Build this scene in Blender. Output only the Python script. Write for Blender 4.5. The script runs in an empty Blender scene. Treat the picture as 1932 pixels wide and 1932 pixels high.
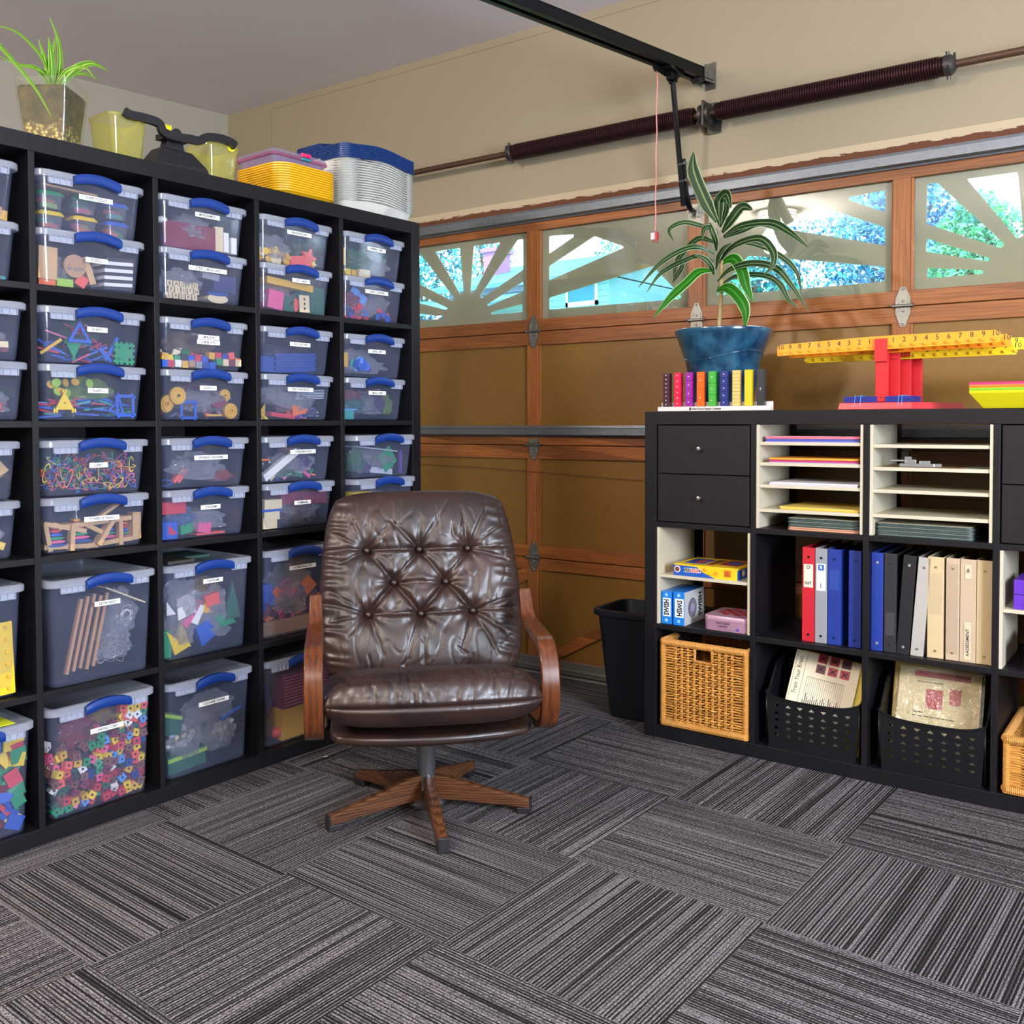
import bpy, bmesh, math, random
from math import pi, sin, cos, sqrt, radians as rad
from mathutils import Matrix, Vector, Euler, noise as mnoise
random.seed(7)
SC = bpy.context.scene
COL = SC.collection
# ------------------------------------------------------------------ camera
cam_d = bpy.data.cameras.new('camera'); cam = bpy.data.objects.new('camera', cam_d); COL.objects.link(cam)
cr = Vector((0.7797059, 0.6261371, -0.0033355)); cf = Vector((sin(-.676692)*cos(-.0294754), cos(-.676692)*cos(-.0294754), sin(-.0294754)))
cu = cr.cross(cf)
cam.matrix_world = Matrix(((cr.x, cu.x, -cf.x, 2.45480), (cr.y, cu.y, -cf.y, -2.63930), (cr.z, cu.z, -cf.z, 1.09399), (0, 0, 0, 1)))
cam_d.sensor_width = 36; cam_d.lens = 1816.497/1932*36
cam_d.shift_x = (966-925.68)/1932; cam_d.shift_y = -(966-849.78)/1932
cam_d.clip_start = .05; cam_d.clip_end = 200
SC.camera = cam
# ------------------------------------------------------------------ world, lights, exposure
W = bpy.data.worlds.new('sky'); SC.world = W; W.use_nodes = True
wn = W.node_tree; bg = wn.nodes['Background']
bg.inputs[0].default_value = (.62, .86, 1.0, 1); bg.inputs[1].default_value = 1.6
SC.view_settings.view_transform = 'Standard'; SC.view_settings.look = 'None'
SC.view_settings.gamma = 1; SC.view_settings.exposure = 1.9; SC.view_settings.use_curve_mapping = False
def light(name, kind, loc, energy, color, size=.3, rot=(0, 0, 0), sy=None):
    d = bpy.data.lights.new(name, kind); d.energy = energy; d.color = color
    if kind == 'AREA':
        d.shape = 'RECTANGLE' if sy else 'DISK'; d.size = size
        if sy: d.size_y = sy
    elif kind == 'SUN': d.angle = .02
    else: d.shadow_soft_size = size
    o = bpy.data.objects.new(name, d); COL.objects.link(o); o.location = loc; o.rotation_euler = rot
    return o
light('sun', 'SUN', (0, -8, 12), 1.7, (1, .97, .9), rot=(rad(38), 0, rad(-25)))
light('ceiling_lamp_light', 'POINT', (-.19, -3.43, 2.55), 56, (1, .90, .79), .12)
light('rear_ceiling_light', 'POINT', (2.3, -3.7, 2.45), 54, (1, .91, .82), .22)
light('cool_side_fill', 'AREA', (4.35, -1.6, 1.5), 75, (.74, .84, 1), 1.4, rot=(0, rad(90), 0), sy=1.1)  # added cool fill for the tall shelf; the right wall has no window
# ------------------------------------------------------------------ materials
def lin(h):
    h = h.lstrip('#'); v = [int(h[i:i+2], 16)/255 for i in (0, 2, 4)]
    return tuple((c/12.92 if c <= .04045 else ((c+.055)/1.055)**2.4) for c in v)+(1,)
MATS = {}
def newmat(name):
    m = bpy.data.materials.new(name); m.use_nodes = True
    nt = m.node_tree; b = nt.nodes['Principled BSDF']
    return m, nt, b
def nd(nt, t, **kw):
    n = nt.nodes.new(t)
    for k, v in kw.items():
        if k.startswith('i'):
            n.inputs[int(k[1:])].default_value = v
        else: setattr(n, k, v)
    return n
def coords(nt, scale=(1, 1, 1), kind='Object', rot=(0, 0, 0)):
    t = nd(nt, 'ShaderNodeTexCoord'); mp = nd(nt, 'ShaderNodeMapping')
    mp.inputs['Scale'].default_value = scale; mp.inputs['Rotation'].default_value = rot
    nt.links.new(t.outputs[kind], mp.inputs[0]); return mp.outputs[0]
def plain(hexc, rough=.5, metal=0, bump=0, bs=60, var=0, spec=.5, name=None):
    key = ('p', hexc, rough, metal, bump, bs, var, spec)
    if key in MATS: return MATS[key]
    m, nt, b = newmat(name or 'mat_'+hexc.strip('#')+('_m' if metal else ''))
    c = lin(hexc); b.inputs['Base Color'].default_value = c
    b.inputs['Roughness'].default_value = rough; b.inputs['Metallic'].default_value = metal
    b.inputs['Specular IOR Level'].default_value = spec
    n = nd(nt, 'ShaderNodeTexNoise'); n.inputs['Scale'].default_value = bs; n.inputs['Detail'].default_value = 4
    nt.links.new(coords(nt), n.inputs['Vector'])
    r = nd(nt, 'ShaderNodeMapRange'); r.inputs[3].default_value = 1-max(var, .04); r.inputs[4].default_value = 1+max(var, .04)
    nt.links.new(n.outputs[0], r.inputs[0])
    mx = nd(nt, 'ShaderNodeVectorMath', operation='SCALE'); mx.inputs[0].default_value = c[:3]
    nt.links.new(r.outputs[0], mx.inputs[3]); nt.links.new(mx.outputs[0], b.inputs['Base Color'])
    if bump:
        bp = nd(nt, 'ShaderNodeBump'); bp.inputs['Strength'].default_value = bump; bp.inputs['Distance'].default_value = .003
        nt.links.new(n.outputs[0], bp.inputs['Height']); nt.links.new(bp.outputs[0], b.inputs['Normal'])
    MATS[key] = m; return m
def wood(name, c1, c2, axis=0, scale=14, rough=.45, blocks=0, bump=.15, spec=.5, soft=0):
    """grain runs along the given axis"""
    key = ('w', name)
    if key in MATS: return MATS[key]
    m, nt, b = newmat(name)
    s = [scale]*3; s[axis] = scale*.07
    v = coords(nt, s)
    n = nd(nt, 'ShaderNodeTexNoise'); n.inputs['Scale'].default_value = 3; n.inputs['Detail'].default_value = 8; n.inputs['Roughness'].default_value = .65
    n.inputs['Distortion'].default_value = .6
    nt.links.new(v, n.inputs['Vector'])
    n2 = nd(nt, 'ShaderNodeTexWave', wave_type='BANDS'); n2.bands_direction = 'XYZ'[(axis+1) % 3] if (axis+1) % 3 != 1 else 'Z'
    n2.inputs['Scale'].default_value = 1.2; n2.inputs['Distortion'].default_value = 9; n2.inputs['Detail'].default_value = 3; n2.inputs['Detail Scale'].default_value = 1.2
    nt.links.new(v, n2.inputs['Vector'])
    mixf = nd(nt, 'ShaderNodeMath', operation='MULTIPLY_ADD'); mixf.inputs[1].default_value = .18 if soft else .35
    nt.links.new(n2.outputs['Fac'], mixf.inputs[0]); nt.links.new(n.outputs[0], mixf.inputs[2])
    cr_ = nd(nt, 'ShaderNodeValToRGB'); cr_.color_ramp.elements[0].position = .30 if soft else .42; cr_.color_ramp.elements[1].position = .98 if soft else .8
    cr_.color_ramp.elements[0].color = lin(c1); cr_.color_ramp.elements[1].color = lin(c2)
    nt.links.new(mixf.outputs[0], cr_.inputs[0])
    out = cr_.outputs[0]
    if blocks:
        # finger-jointed lengths of board with their own tone
        t = nd(nt, 'ShaderNodeTexCoord'); sp = nd(nt, 'ShaderNodeSeparateXYZ'); nt.links.new(t.outputs['Object'], sp.inputs[0])
        a = nd(nt, 'ShaderNodeMath', operation='MULTIPLY'); a.inputs[1].default_value = blocks; nt.links.new(sp.outputs[axis], a.inputs[0])
        z = nd(nt, 'ShaderNodeMath', operation='MULTIPLY_ADD'); z.inputs[1].default_value = 19.0
        nt.links.new(sp.outputs[2 if axis == 0 else 0], z.inputs[0]); nt.links.new(a.outputs[0], z.inputs[2])
        f = nd(nt, 'ShaderNodeMath', operation='FLOOR'); nt.links.new(z.outputs[0], f.inputs[0])
        wn_ = nd(nt, 'ShaderNodeTexWhiteNoise', noise_dimensions='1D'); nt.links.new(f.outputs[0], wn_.inputs['W'])
        mr = nd(nt, 'ShaderNodeMapRange'); mr.inputs[3].default_value = .7; mr.inputs[4].default_value = 1.25; nt.links.new(wn_.outputs[0], mr.inputs[0])
        sc_ = nd(nt, 'ShaderNodeVectorMath', operation='SCALE'); nt.links.new(out, sc_.inputs[0]); nt.links.new(mr.outputs[0], sc_.inputs[3]); out = sc_.outputs[0]
    nt.links.new(out, b.inputs['Base Color'])
    b.inputs['Roughness'].default_value = rough; b.inputs['Specular IOR Level'].default_value = spec
    if bump:
        bp = nd(nt, 'ShaderNodeBump'); bp.inputs['Strength'].default_value = bump; bp.inputs['Distance'].default_value = .001
        nt.links.new(mixf.outputs[0], bp.inputs['Height']); nt.links.new(bp.outputs[0], b.inputs['Normal'])
    MATS[key] = m; return m
def clearmat(name, tint, body, fac, rough=.12, glossf=.5, tr=None):
    """clear or milky plastic: light passes, a share is scattered by the plastic, the surface is glossy"""
    key = ('c', name)
    if key in MATS: return MATS[key]
    m = bpy.data.materials.new(name); m.use_nodes = True; nt = m.node_tree; nt.nodes.clear()
    o = nd(nt, 'ShaderNodeOutputMaterial'); t = nd(nt, 'ShaderNodeBsdfTransparent'); t.inputs[0].default_value = lin(tint)
    d = nd(nt, 'ShaderNodeBsdfDiffuse'); d.inputs[0].default_value = lin(body)
    tl = nd(nt, 'ShaderNodeBsdfTranslucent'); tl.inputs[0].default_value = lin(body)
    dm = nd(nt, 'ShaderNodeMixShader'); dm.inputs[0].default_value = .45
    nt.links.new(d.outputs[0], dm.inputs[1]); nt.links.new(tl.outputs[0], dm.inputs[2])
    n = nd(nt, 'ShaderNodeTexNoise'); n.inputs['Scale'].default_value = 9; n.inputs['Detail'].default_value = 3; nt.links.new(coords(nt), n.inputs['Vector'])
    mr = nd(nt, 'ShaderNodeMapRange'); mr.inputs[3].default_value = fac*.75; mr.inputs[4].default_value = fac*1.25; nt.links.new(n.outputs[0], mr.inputs[0])
    m1 = nd(nt, 'ShaderNodeMixShader'); nt.links.new(mr.outputs[0], m1.inputs[0])
    nt.links.new(t.outputs[0], m1.inputs[1]); nt.links.new(dm.outputs[0], m1.inputs[2])
    g = nd(nt, 'ShaderNodeBsdfGlossy'); g.inputs['Roughness'].default_value = rough
    if name.startswith('bag') or name.startswith('crink'):
        n7 = nd(nt, 'ShaderNodeTexNoise'); n7.inputs['Scale'].default_value = 38; n7.inputs['Detail'].default_value = 3; n7.inputs['Distortion'].default_value = 2.5
        nt.links.new(coords(nt, kind='Generated' if False else 'Object', scale=(.12, .12, .12) if name.startswith('bag') else (1, 1, 1)), n7.inputs['Vector'])
        b7 = nd(nt, 'ShaderNodeBump'); b7.inputs['Strength'].default_value = 1.0; b7.inputs['Distance'].default_value = .012 if name.startswith('crink') else .12
        nt.links.new(n7.outputs[0], b7.inputs['Height']); nt.links.new(b7.outputs[0], g.inputs['Normal'])
    fr = nd(nt, 'ShaderNodeLayerWeight'); fp = nd(nt, 'ShaderNodeMath', operation='POWER'); fp.inputs[1].default_value = 4.5; nt.links.new(fr.outputs['Facing'], fp.inputs[0])
    fa = nd(nt, 'ShaderNodeMath', operation='MULTIPLY_ADD', use_clamp=True); fa.inputs[1].default_value = .8; fa.inputs[2].default_value = .10 if name.startswith('bag') else .045; nt.links.new(fp.outputs[0], fa.inputs[0])
    fm = nd(nt, 'ShaderNodeMath', operation='MULTIPLY', use_clamp=True); fm.inputs[1].default_value = glossf; nt.links.new(fa.outputs[0], fm.inputs[0])
    m2 = nd(nt, 'ShaderNodeMixShader'); nt.links.new(fm.outputs[0], m2.inputs[0]); nt.links.new(m1.outputs[0], m2.inputs[1]); nt.links.new(g.outputs[0], m2.inputs[2])
    nt.links.new(m2.outputs[0], o.inputs[0]); MATS[key] = m; return m
# ------------------------------------------------------------------ mesh helpers
class MB:
    def __init__(s): s.v = []; s.f = []; s.m = Matrix(); s.uv = None
    def at(s, loc=(0, 0, 0), rot=(0, 0, 0), sc=(1, 1, 1)):
        s.m = Matrix.Translation(loc) @ Euler(rot).to_matrix().to_4x4() @ Matrix.Diagonal((*sc, 1)); return s
    def add(s, vs, fs):
        b = len(s.v); s.v += [tuple(s.m @ Vector(v)) for v in vs]; s.f += [tuple(b+i for i in f) for f in fs]; return s
    def box(s, x0, x1, y0, y1, z0, z1):
        return s.add([(x0, y0, z0), (x1, y0, z0), (x1, y1, z0), (x0, y1, z0), (x0, y0, z1), (x1, y0, z1), (x1, y1, z1), (x0, y1, z1)],
                     [(0, 3, 2, 1), (4, 5, 6, 7), (0, 1, 5, 4), (1, 2, 6, 5), (2, 3, 7, 6), (3, 0, 4, 7)])
    def prism(s, poly, h0, h1, ax='y'):
        """polygon in the xz plane (ax y) or xy plane (ax z), extruded"""
        n = len(poly)
        if ax == 'y': vs = [(x, h0, z) for x, z in poly]+[(x, h1, z) for x, z in poly]
        elif ax == 'z': vs = [(x, y, h0) for x, y in poly]+[(x, y, h1) for x, y in poly]
        else: vs = [(h0, x, z) for x, z in poly]+[(h1, x, z) for x, z in poly]
        a = sum(poly[i][0]*poly[(i+1) % n][1]-poly[(i+1) % n][0]*poly[i][1] for i in range(n))
        fl = (a < 0) != (ax == 'y')
        f = [tuple(range(n-1, -1, -1)), tuple(range(n, 2*n))]+[(i, (i+1) % n, n+(i+1) % n, n+i) for i in range(n)]
        if fl: f = [tuple(reversed(q)) for q in f]
        return s.add(vs, f)
    def loft(s, rings, cap=(True, True), close=True):
        n = len(rings[0]); vs = [p for r in rings for p in r]; fs = []
        for j in range(len(rings)-1):
            for i in range(n if close else n-1):
                fs.append((j*n+i, j*n+(i+1) % n, (j+1)*n+(i+1) % n, (j+1)*n+i))
        if cap[0]: fs.append(tuple(range(n-1, -1, -1)))
        if cap[1]: fs.append(tuple((len(rings)-1)*n+i for i in range(n)))
        return s.add(vs, fs)
    def lathe(s, prof, n=24, cap=(True, True), sq=None):
        rings = []
        for r, z in prof:
            rings.append([(r*cos(2*pi*i/n), r*sin(2*pi*i/n), z) for i in range(n)])
        return s.loft(rings, cap)
    def cyl(s, p0, p1, r0, r1=None, n=12):
        return s.tube([p0, p1], [r0, r0 if r1 is None else r1], n)
    def tube(s, pts, r, n=8, closed=False, flat=None):
        pts = [Vector(p) for p in pts]; N = len(pts); rs = r if isinstance(r, (list, tuple)) else [r]*N
        rings = []; up = None
        for i, p in enumerate(pts):
            a = pts[(i-1) % N] if (closed or i > 0) else p; b = pts[(i+1) % N] if (closed or i < N-1) else p
            t = (b-a); t = t.normalized() if t.length > 1e-9 else Vector((0, 0, 1))
            if up is None:
                up = Vector((0, 0, 1)) if abs(t.z) < .9 else Vector((1, 0, 0))
            u = (up-t*up.dot(t)); u = u.normalized() if u.length > 1e-6 else t.orthogonal().normalized(); up = u
            w = t.cross(u)
            rings.append([tuple(p+(u*cos(2*pi*k/n)+w*sin(2*pi*k/n))*rs[i]) for k in range(n)])
        if closed: rings.append(rings[0]); return s.loft(rings, (False, False))
        return s.loft(rings)
    def sweep(s, pts, side, w, t):
        """flat strip of width w along vector side and thickness t, following pts"""
        pts = [Vector(p) for p in pts]; sd = Vector(side).normalized(); N = len(pts); rings = []
        for i, p in enumerate(pts):
            d = (pts[min(i+1, N-1)]-pts[max(i-1, 0)]).normalized(); n = d.cross(sd).normalized()
            ww = w[i] if isinstance(w, (list, tuple)) else w
            rings.append([tuple(p+sd*a*ww/2+n*b*t/2) for a, b in ((-1, -1), (1, -1), (1, 1), (-1, 1))])
        return s.loft(rings)
def build(name, mb, mat, parent=None, smooth=0, bevel=0, seg=2, loc=None, rot=None):
    me = bpy.data.meshes.new(name); me.from_pydata(mb.v, [], mb.f)
    if mb.uv:
        uvl = me.uv_layers.new(name='UVMap'); vi = [0]*len(me.loops); me.loops.foreach_get('vertex_index', vi)
        for k, i in enumerate(vi): uvl.data[k].uv = mb.uv[i]
    me.validate(); me.update()
    o = obj(name, me, mat, parent, loc, rot)
    if smooth:
        me.polygons.foreach_set('use_smooth', [True]*len(me.polygons)); me.set_sharp_from_angle(angle=rad(smooth if smooth > 1 else 40))
    if bevel:
        b = o.modifiers.new('bevel', 'BEVEL'); b.width = bevel; b.segments = seg; b.limit_method = 'ANGLE'; b.angle_limit = rad(35)
    return o
def obj(name, me, mat, parent=None, loc=None, rot=None, scale=None, link='DATA'):
    o = bpy.data.objects.new(name, me); COL.objects.link(o)
    if mat is not None:
        if link == 'OBJECT':
            if not me.materials: me.materials.append(None)
            o.material_slots[0].link = 'OBJECT'; o.material_slots[0].material = mat
        elif not me.materials: me.materials.append(mat)
    if parent: o.parent = parent
    if loc is not None: o.location = loc
    if rot is not None: o.rotation_euler = rot
    if scale is not None: o.scale = scale
    return o
def tag(o, label, cat, group=None, kind=None):
    if label: o['label'] = label
    if cat: o['category'] = cat
    if group: o['group'] = group
    if kind: o['kind'] = kind
    return o
def thing(name, label, cat, loc=(0, 0, 0), rz=0, group=None, frame=None, rot=None):
    o = bpy.data.objects.new(name, None); COL.objects.link(o); o.empty_display_size = .05
    M = Matrix.Translation(loc) @ (Euler(rot) if rot else Euler((0, 0, rz))).to_matrix().to_4x4()
    o.matrix_world = (frame @ M) if frame else M
    return tag(o, label, cat, group)
def solo(name, mb, mat, label, cat, loc=(0, 0, 0), rot=(0, 0, 0), frame=None, group=None, **kw):
    o = build(name, mb, mat, **kw); M = Matrix.Translation(loc) @ Euler(rot).to_matrix().to_4x4()
    o.matrix_world = (frame @ M) if frame else M
    return tag(o, label, cat, group)
def struct(name, mb, mat, parent=None, **kw):
    o = build(name, mb, mat, parent, **kw)
    if not parent: o['kind'] = 'structure'
    return o
def textmesh(s, size, ext=.0003, align='CENTER', sx=1, bold=0):
    c = bpy.data.curves.new('lettering', 'FONT'); c.body = s; c.size = size; c.extrude = ext; c.align_x = align; c.align_y = 'CENTER'; c.resolution_u = 2
    c.offset = bold
    o = bpy.data.objects.new('lettering', c); me = bpy.data.meshes.new_from_object(o)
    bpy.data.objects.remove(o); bpy.data.curves.remove(c)
    if sx != 1:
        for v in me.vertices: v.co.x *= sx
    return me
def text(s, size, mat, parent, loc, rot=(pi/2, 0, 0), name='lettering', **kw):
    me = textmesh(s, size, **kw); me.name = name
    return obj(name, me, mat, parent, loc, rot)
def holed(outer, holes, th, rnd=0):
    """flat board with polygonal holes, in the xz plane, thickness th along +y"""
    c = bpy.data.curves.new('t', 'CURVE'); c.dimensions = '2D'; c.fill_mode = 'BOTH'; c.extrude = th/2
    for poly in [outer]+holes:
        sp = c.splines.new('POLY'); sp.points.add(len(poly)-1)
        for p, q in zip(sp.points, poly): p.co = (q[0], q[1], 0, 1)
        sp.use_cyclic_u = True
    o = bpy.data.objects.new('t', c); me = bpy.data.meshes.new_from_object(o)
    bpy.data.objects.remove(o); bpy.data.curves.remove(c)
    for v in me.vertices: v.co = Vector((v.co.x, -v.co.z+th/2, v.co.y))
    me.update(); return me
def rpoly(poly, r=.006, k=4):
    """round the corners of a polygon"""
    out = []; n = len(poly)
    for i in range(n):
        p = Vector(poly[i]); a = Vector(poly[i-1])-p; b = Vector(poly[(i+1) % n])-p
        d = min(r, a.length*.4, b.length*.4); A = p+a.normalized()*d; B = p+b.normalized()*d
        for j in range(k+1):
            t = j/k; q = A*(1-t)**2+p*2*t*(1-t)+B*t*t; out.append((q.x, q.y))
    return out
def rrect(w, d, r, k=4, cx=0, cy=0):
    pts = []
    for (sx, sy, a0) in ((1, 1, 0), (-1, 1, 90), (-1, -1, 180), (1, -1, 270)):
        for i in range(k+1):
            a = rad(a0+90*i/k); pts.append((cx+sx*(w/2-r)+r*cos(a), cy+sy*(d/2-r)+r*sin(a)))
    return pts
def smoothpath(pts, n=8):
    P = [Vector(p) for p in pts]; P = [P[0]*2-P[1]]+P+[P[-1]*2-P[-2]]; out = []
    for i in range(1, len(P)-2):
        a, b, c, d = P[i-1:i+3]
        for j in range(n):
            t = j/n; out.append(.5*((2*b)+(c-a)*t+(2*a-5*b+4*c-d)*t*t+(3*b-a-3*c+d)*t**3))
    out.append(P[-2]); return out
# reference frames: +x to the right, +y away from the viewer, z up
FL = Matrix.Rotation(pi/2, 4, 'Z')                                   # tall shelf, x = along the shelf, y = into it
FR = Matrix.Translation((.783817, .293920, 0)) @ Matrix.Rotation(.041805, 4, 'Z')   # low shelf
FD = Matrix.Translation((0, .75131, 0)) @ Matrix.Rotation(.054, 4, 'Z')             # garage door and back wall
TO, TI, CE = .04438, .01707, .335
# ------------------------------------------------------------------ floor
def carpet():
    m, nt, b = newmat('striped_carpet_tiles'); L = nt.links
    t = nd(nt, 'ShaderNodeTexCoord'); sp = nd(nt, 'ShaderNodeSeparateXYZ'); L.new(t.outputs['Object'], sp.inputs[0])
    def M(op, a, b_=None, c=None):
        n = nd(nt, 'ShaderNodeMath', operation=op)
        for i, v in enumerate((a, b_, c)):
            if v is None: continue
            if isinstance(v, (int, float)): n.inputs[i].default_value = v
            else: L.new(v, n.inputs[i])
        return n.outputs[0]
    tx = M('MULTIPLY', M('SUBTRACT', sp.outputs[0], .122), 2); ty = M('MULTIPLY', M('SUBTRACT', sp.outputs[1], .345), 2)
    ix = M('FLOOR', tx); iy = M('FLOOR', ty); fx = M('FRACT', tx); fy = M('FRACT', ty)
    par = M('FLOORED_MODULO', M('ADD', ix, iy), 2)      # 0: lines along x, 1: lines along y
    def mix(a, c): return M('ADD', M('MULTIPLY', a, M('SUBTRACT', 1, par)), M('MULTIPLY', c, par))
    across = mix(sp.outputs[1], sp.outputs[0]); along = mix(sp.outputs[0], sp.outputs[1])
    tid = M('ADD', M('MULTIPLY', ix, 7.13), M('MULTIPLY', iy, 3.71))
    def noise(sa, sl, det=2, rough=.5, off=0):
        cb = nd(nt, 'ShaderNodeCombineXYZ'); L.new(M('MULTIPLY', across, sa), cb.inputs[0]); L.new(M('MULTIPLY', along, sl), cb.inputs[1])
        L.new(M('ADD', tid, off), cb.inputs[2])
        n = nd(nt, 'ShaderNodeTexNoise'); n.inputs['Scale'].default_value = 1; n.inputs['Detail'].default_value = det; n.inputs['Roughness'].default_value = rough
        L.new(cb.outputs[0], n.inputs['Vector']); return n.outputs[0]
    def mr(v, a, b_, c, d):
        n = nd(nt, 'ShaderNodeMapRange'); L.new(v, n.inputs[0])
        for i, q in enumerate((a, b_, c, d)): n.inputs[i+1].default_value = q
        return n.outputs[0]
    broad = noise(38, .35, 3, .6); rows = M('SINE', M('MULTIPLY', M('ADD', across, M('MULTIPLY', noise(25, 1.2, 1, .5, 5), .004)), 2*pi/.0078))
    fine = noise(165, .9, 2, .6, 9); loops = noise(420, 260, 2, .7, 3); loops2 = noise(240, 150, 1, .5, 13)
    dark = mr(M('ADD', M('MULTIPLY', rows, .17), M('ADD', M('MULTIPLY', fine, 1.15), M('MULTIPLY', broad, .40))), .66, .90, 0, 1)
    sp_ = mr(loops, .38, .64, .10, 1.55)
    v = M('ADD', M('MULTIPLY', M('MULTIPLY', dark, sp_), .19), M('MULTIPLY', loops2, .016))
    v = M('MAXIMUM', v, .004)
    cb = nd(nt, 'ShaderNodeCombineColor'); L.new(M('MULTIPLY', v, 1.03), cb.inputs[0]); L.new(M('MULTIPLY', v, .94), cb.inputs[1]); L.new(M('MULTIPLY', v, .96), cb.inputs[2])
    L.new(cb.outputs[0], b.inputs['Base Color']); b.inputs['Roughness'].default_value = .95; b.inputs['Specular IOR Level'].default_value = .15
    bp = nd(nt, 'ShaderNodeBump'); bp.inputs['Strength'].default_value = .8; bp.inputs['Distance'].default_value = .003
    L.new(M('ADD', M('MULTIPLY', dark, .6), loops), bp.inputs['Height']); L.new(bp.outputs[0], b.inputs['Normal'])
    return m
mb = MB(); mb.box(-3.2, 4.4, -5.6, .80, -.06, 0); struct('floor', mb, carpet())
# ------------------------------------------------------------------ walls and ceiling
def paint(name, hexc, crack=False):
    m, nt, b = newmat(name); c = lin(hexc); b.inputs['Roughness'].default_value = .85; b.inputs['Specular IOR Level'].default_value = .25
    n = nd(nt, 'ShaderNodeTexNoise'); n.inputs['Scale'].default_value = 1.6; n.inputs['Detail'].default_value = 5; nt.links.new(coords(nt), n.inputs['Vector'])
    r = nd(nt, 'ShaderNodeMapRange'); r.inputs[3].default_value = .93; r.inputs[4].default_value = 1.05; nt.links.new(n.outputs[0], r.inputs[0])
    mx = nd(nt, 'ShaderNodeVectorMath', operation='SCALE'); mx.inputs[0].default_value = c[:3]; nt.links.new(r.outputs[0], mx.inputs[3]); nt.links.new(mx.outputs[0], b.inputs['Base Color'])
    n2 = nd(nt, 'ShaderNodeTexNoise'); n2.inputs['Scale'].default_value = 160; n2.inputs['Detail'].default_value = 3; nt.links.new(coords(nt), n2.inputs['Vector'])
    bp = nd(nt, 'ShaderNodeBump'); bp.inputs['Strength'].default_value = .12; bp.inputs['Distance'].default_value = .002
    nt.links.new(n2.outputs[0], bp.inputs['Height']); nt.links.new(bp.outputs[0], b.inputs['Normal']); return m
WALL = paint('cream_wall_paint', '#968a72'); CEIL = paint('ceiling_paint', '#dad0d0')
CH = 2.79
mb = MB(); mb.box(-3.3, 4.5, -5.7, .95, CH, CH+.1); struct('ceiling', mb, CEIL)
mb = MB(); mb.prism([(-2.0322, .6413), (-2.0322, .86), (-2.2, .95), (-3.0, -5.6), (-2.731, -5.6)], 0, CH, 'z'); struct('wall_left', mb, paint('left_wall_paint', '#9a9488'))
mb = MB(); mb.box(4.4, 4.5, -5.6, .98, 0, CH); struct('wall_right', mb, WALL)
mb = MB(); mb.box(-3.2, 4.5, -5.7, -5.6, 0, CH); struct('wall_front', mb, WALL)
def fd(o): o.matrix_world = FD.copy(); return o
O0, O1, OT = -.83, 2.29, 1.985       # door opening
mb = MB(); mb.box(-2.04, O0, .0, .11, 0, CH); mb.box(O1, 4.45, .0, .11, 0, CH); mb.box(O0, O1, .0, .11, OT+.045, CH)
fd(struct('wall_back', mb, WALL))
# thin seam where two drywall sheets meet high on the wall
mb = MB(); mb.tube([(-1.684, -.0005, 2.757), (-.9, -.0005, 2.755), (-.3255, -.0005, 2.754), (.5758, -.0005, 2.754), (2.4, -.0005, 2.754)], .0011, 5)
mb.tube([(-1.684, -.0005, 2.757), (-1.6845, -.0005, 2.566)], .0011, 5)
o = fd(struct('trim_1', mb, plain('#7d7258', .9)))
# peeling painted board over the door
def peeling():
    m, nt, b = newmat('peeling_paint_board'); L = nt.links
    t = nd(nt, 'ShaderNodeTexCoord'); sp = nd(nt, 'ShaderNodeSeparateXYZ'); L.new(t.outputs['Object'], sp.inputs[0])
    n = nd(nt, 'ShaderNodeTexNoise'); n.inputs['Scale'].default_value = 1; n.inputs['Detail'].default_value = 7; n.inputs['Roughness'].default_value = .7
    L.new(coords(nt, (22, 22, 120)), n.inputs['Vector'])
    a = nd(nt, 'ShaderNodeMapRange'); L.new(sp.outputs[2], a.inputs[0]); a.inputs[1].default_value = 2.010; a.inputs[2].default_value = 2.046; a.inputs[3].default_value = -.62; a.inputs[4].default_value = .28
    s = nd(nt, 'ShaderNodeMath', operation='ADD'); L.new(a.outputs[0], s.inputs[0]); L.new(n.outputs[0], s.inputs[1])
    r = nd(nt, 'ShaderNodeValToRGB'); e = r.color_ramp.elements; e[0].position = .40; e[0].color = lin('#5a3018'); e[1].position = .43; e[1].color = lin('#b19f82')
    L.new(s.outputs[0], r.inputs[0]); L.new(r.outputs[0], b.inputs['Base Color']); b.inputs['Roughness'].default_value = .8
    bp = nd(nt, 'ShaderNodeBump'); bp.inputs['Strength'].default_value = .5; bp.inputs['Distance'].default_value = .002; L.new(r.outputs[0], bp.inputs['Height']); L.new(bp.outputs[0], b.inputs['Normal'])
    return m
mb = MB(); mb.box(O0-.05, O1+.05, -.012, .03, OT, OT+.075); fd(struct('trim_2', mb, peeling(), bevel=.002))
mb = MB(); mb.box(O0-.02, O1+.02, .03, .11, OT-.02, OT+.05); mb.box(O0-.02, O0, .0, .11, 0, OT); mb.box(O1, O1+.02, .0, .11, 0, OT); fd(struct('trim_3', mb, wood('frame_wood', '#4a2410', '#7a4522', 0)))
# carpet edge strip and garage slab at the door
mb = MB(); mb.box(O0, O1, -.02, .0, 0, .006); fd(struct('trim_4', mb, plain('#a7a39b', .4, .6)))
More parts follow.
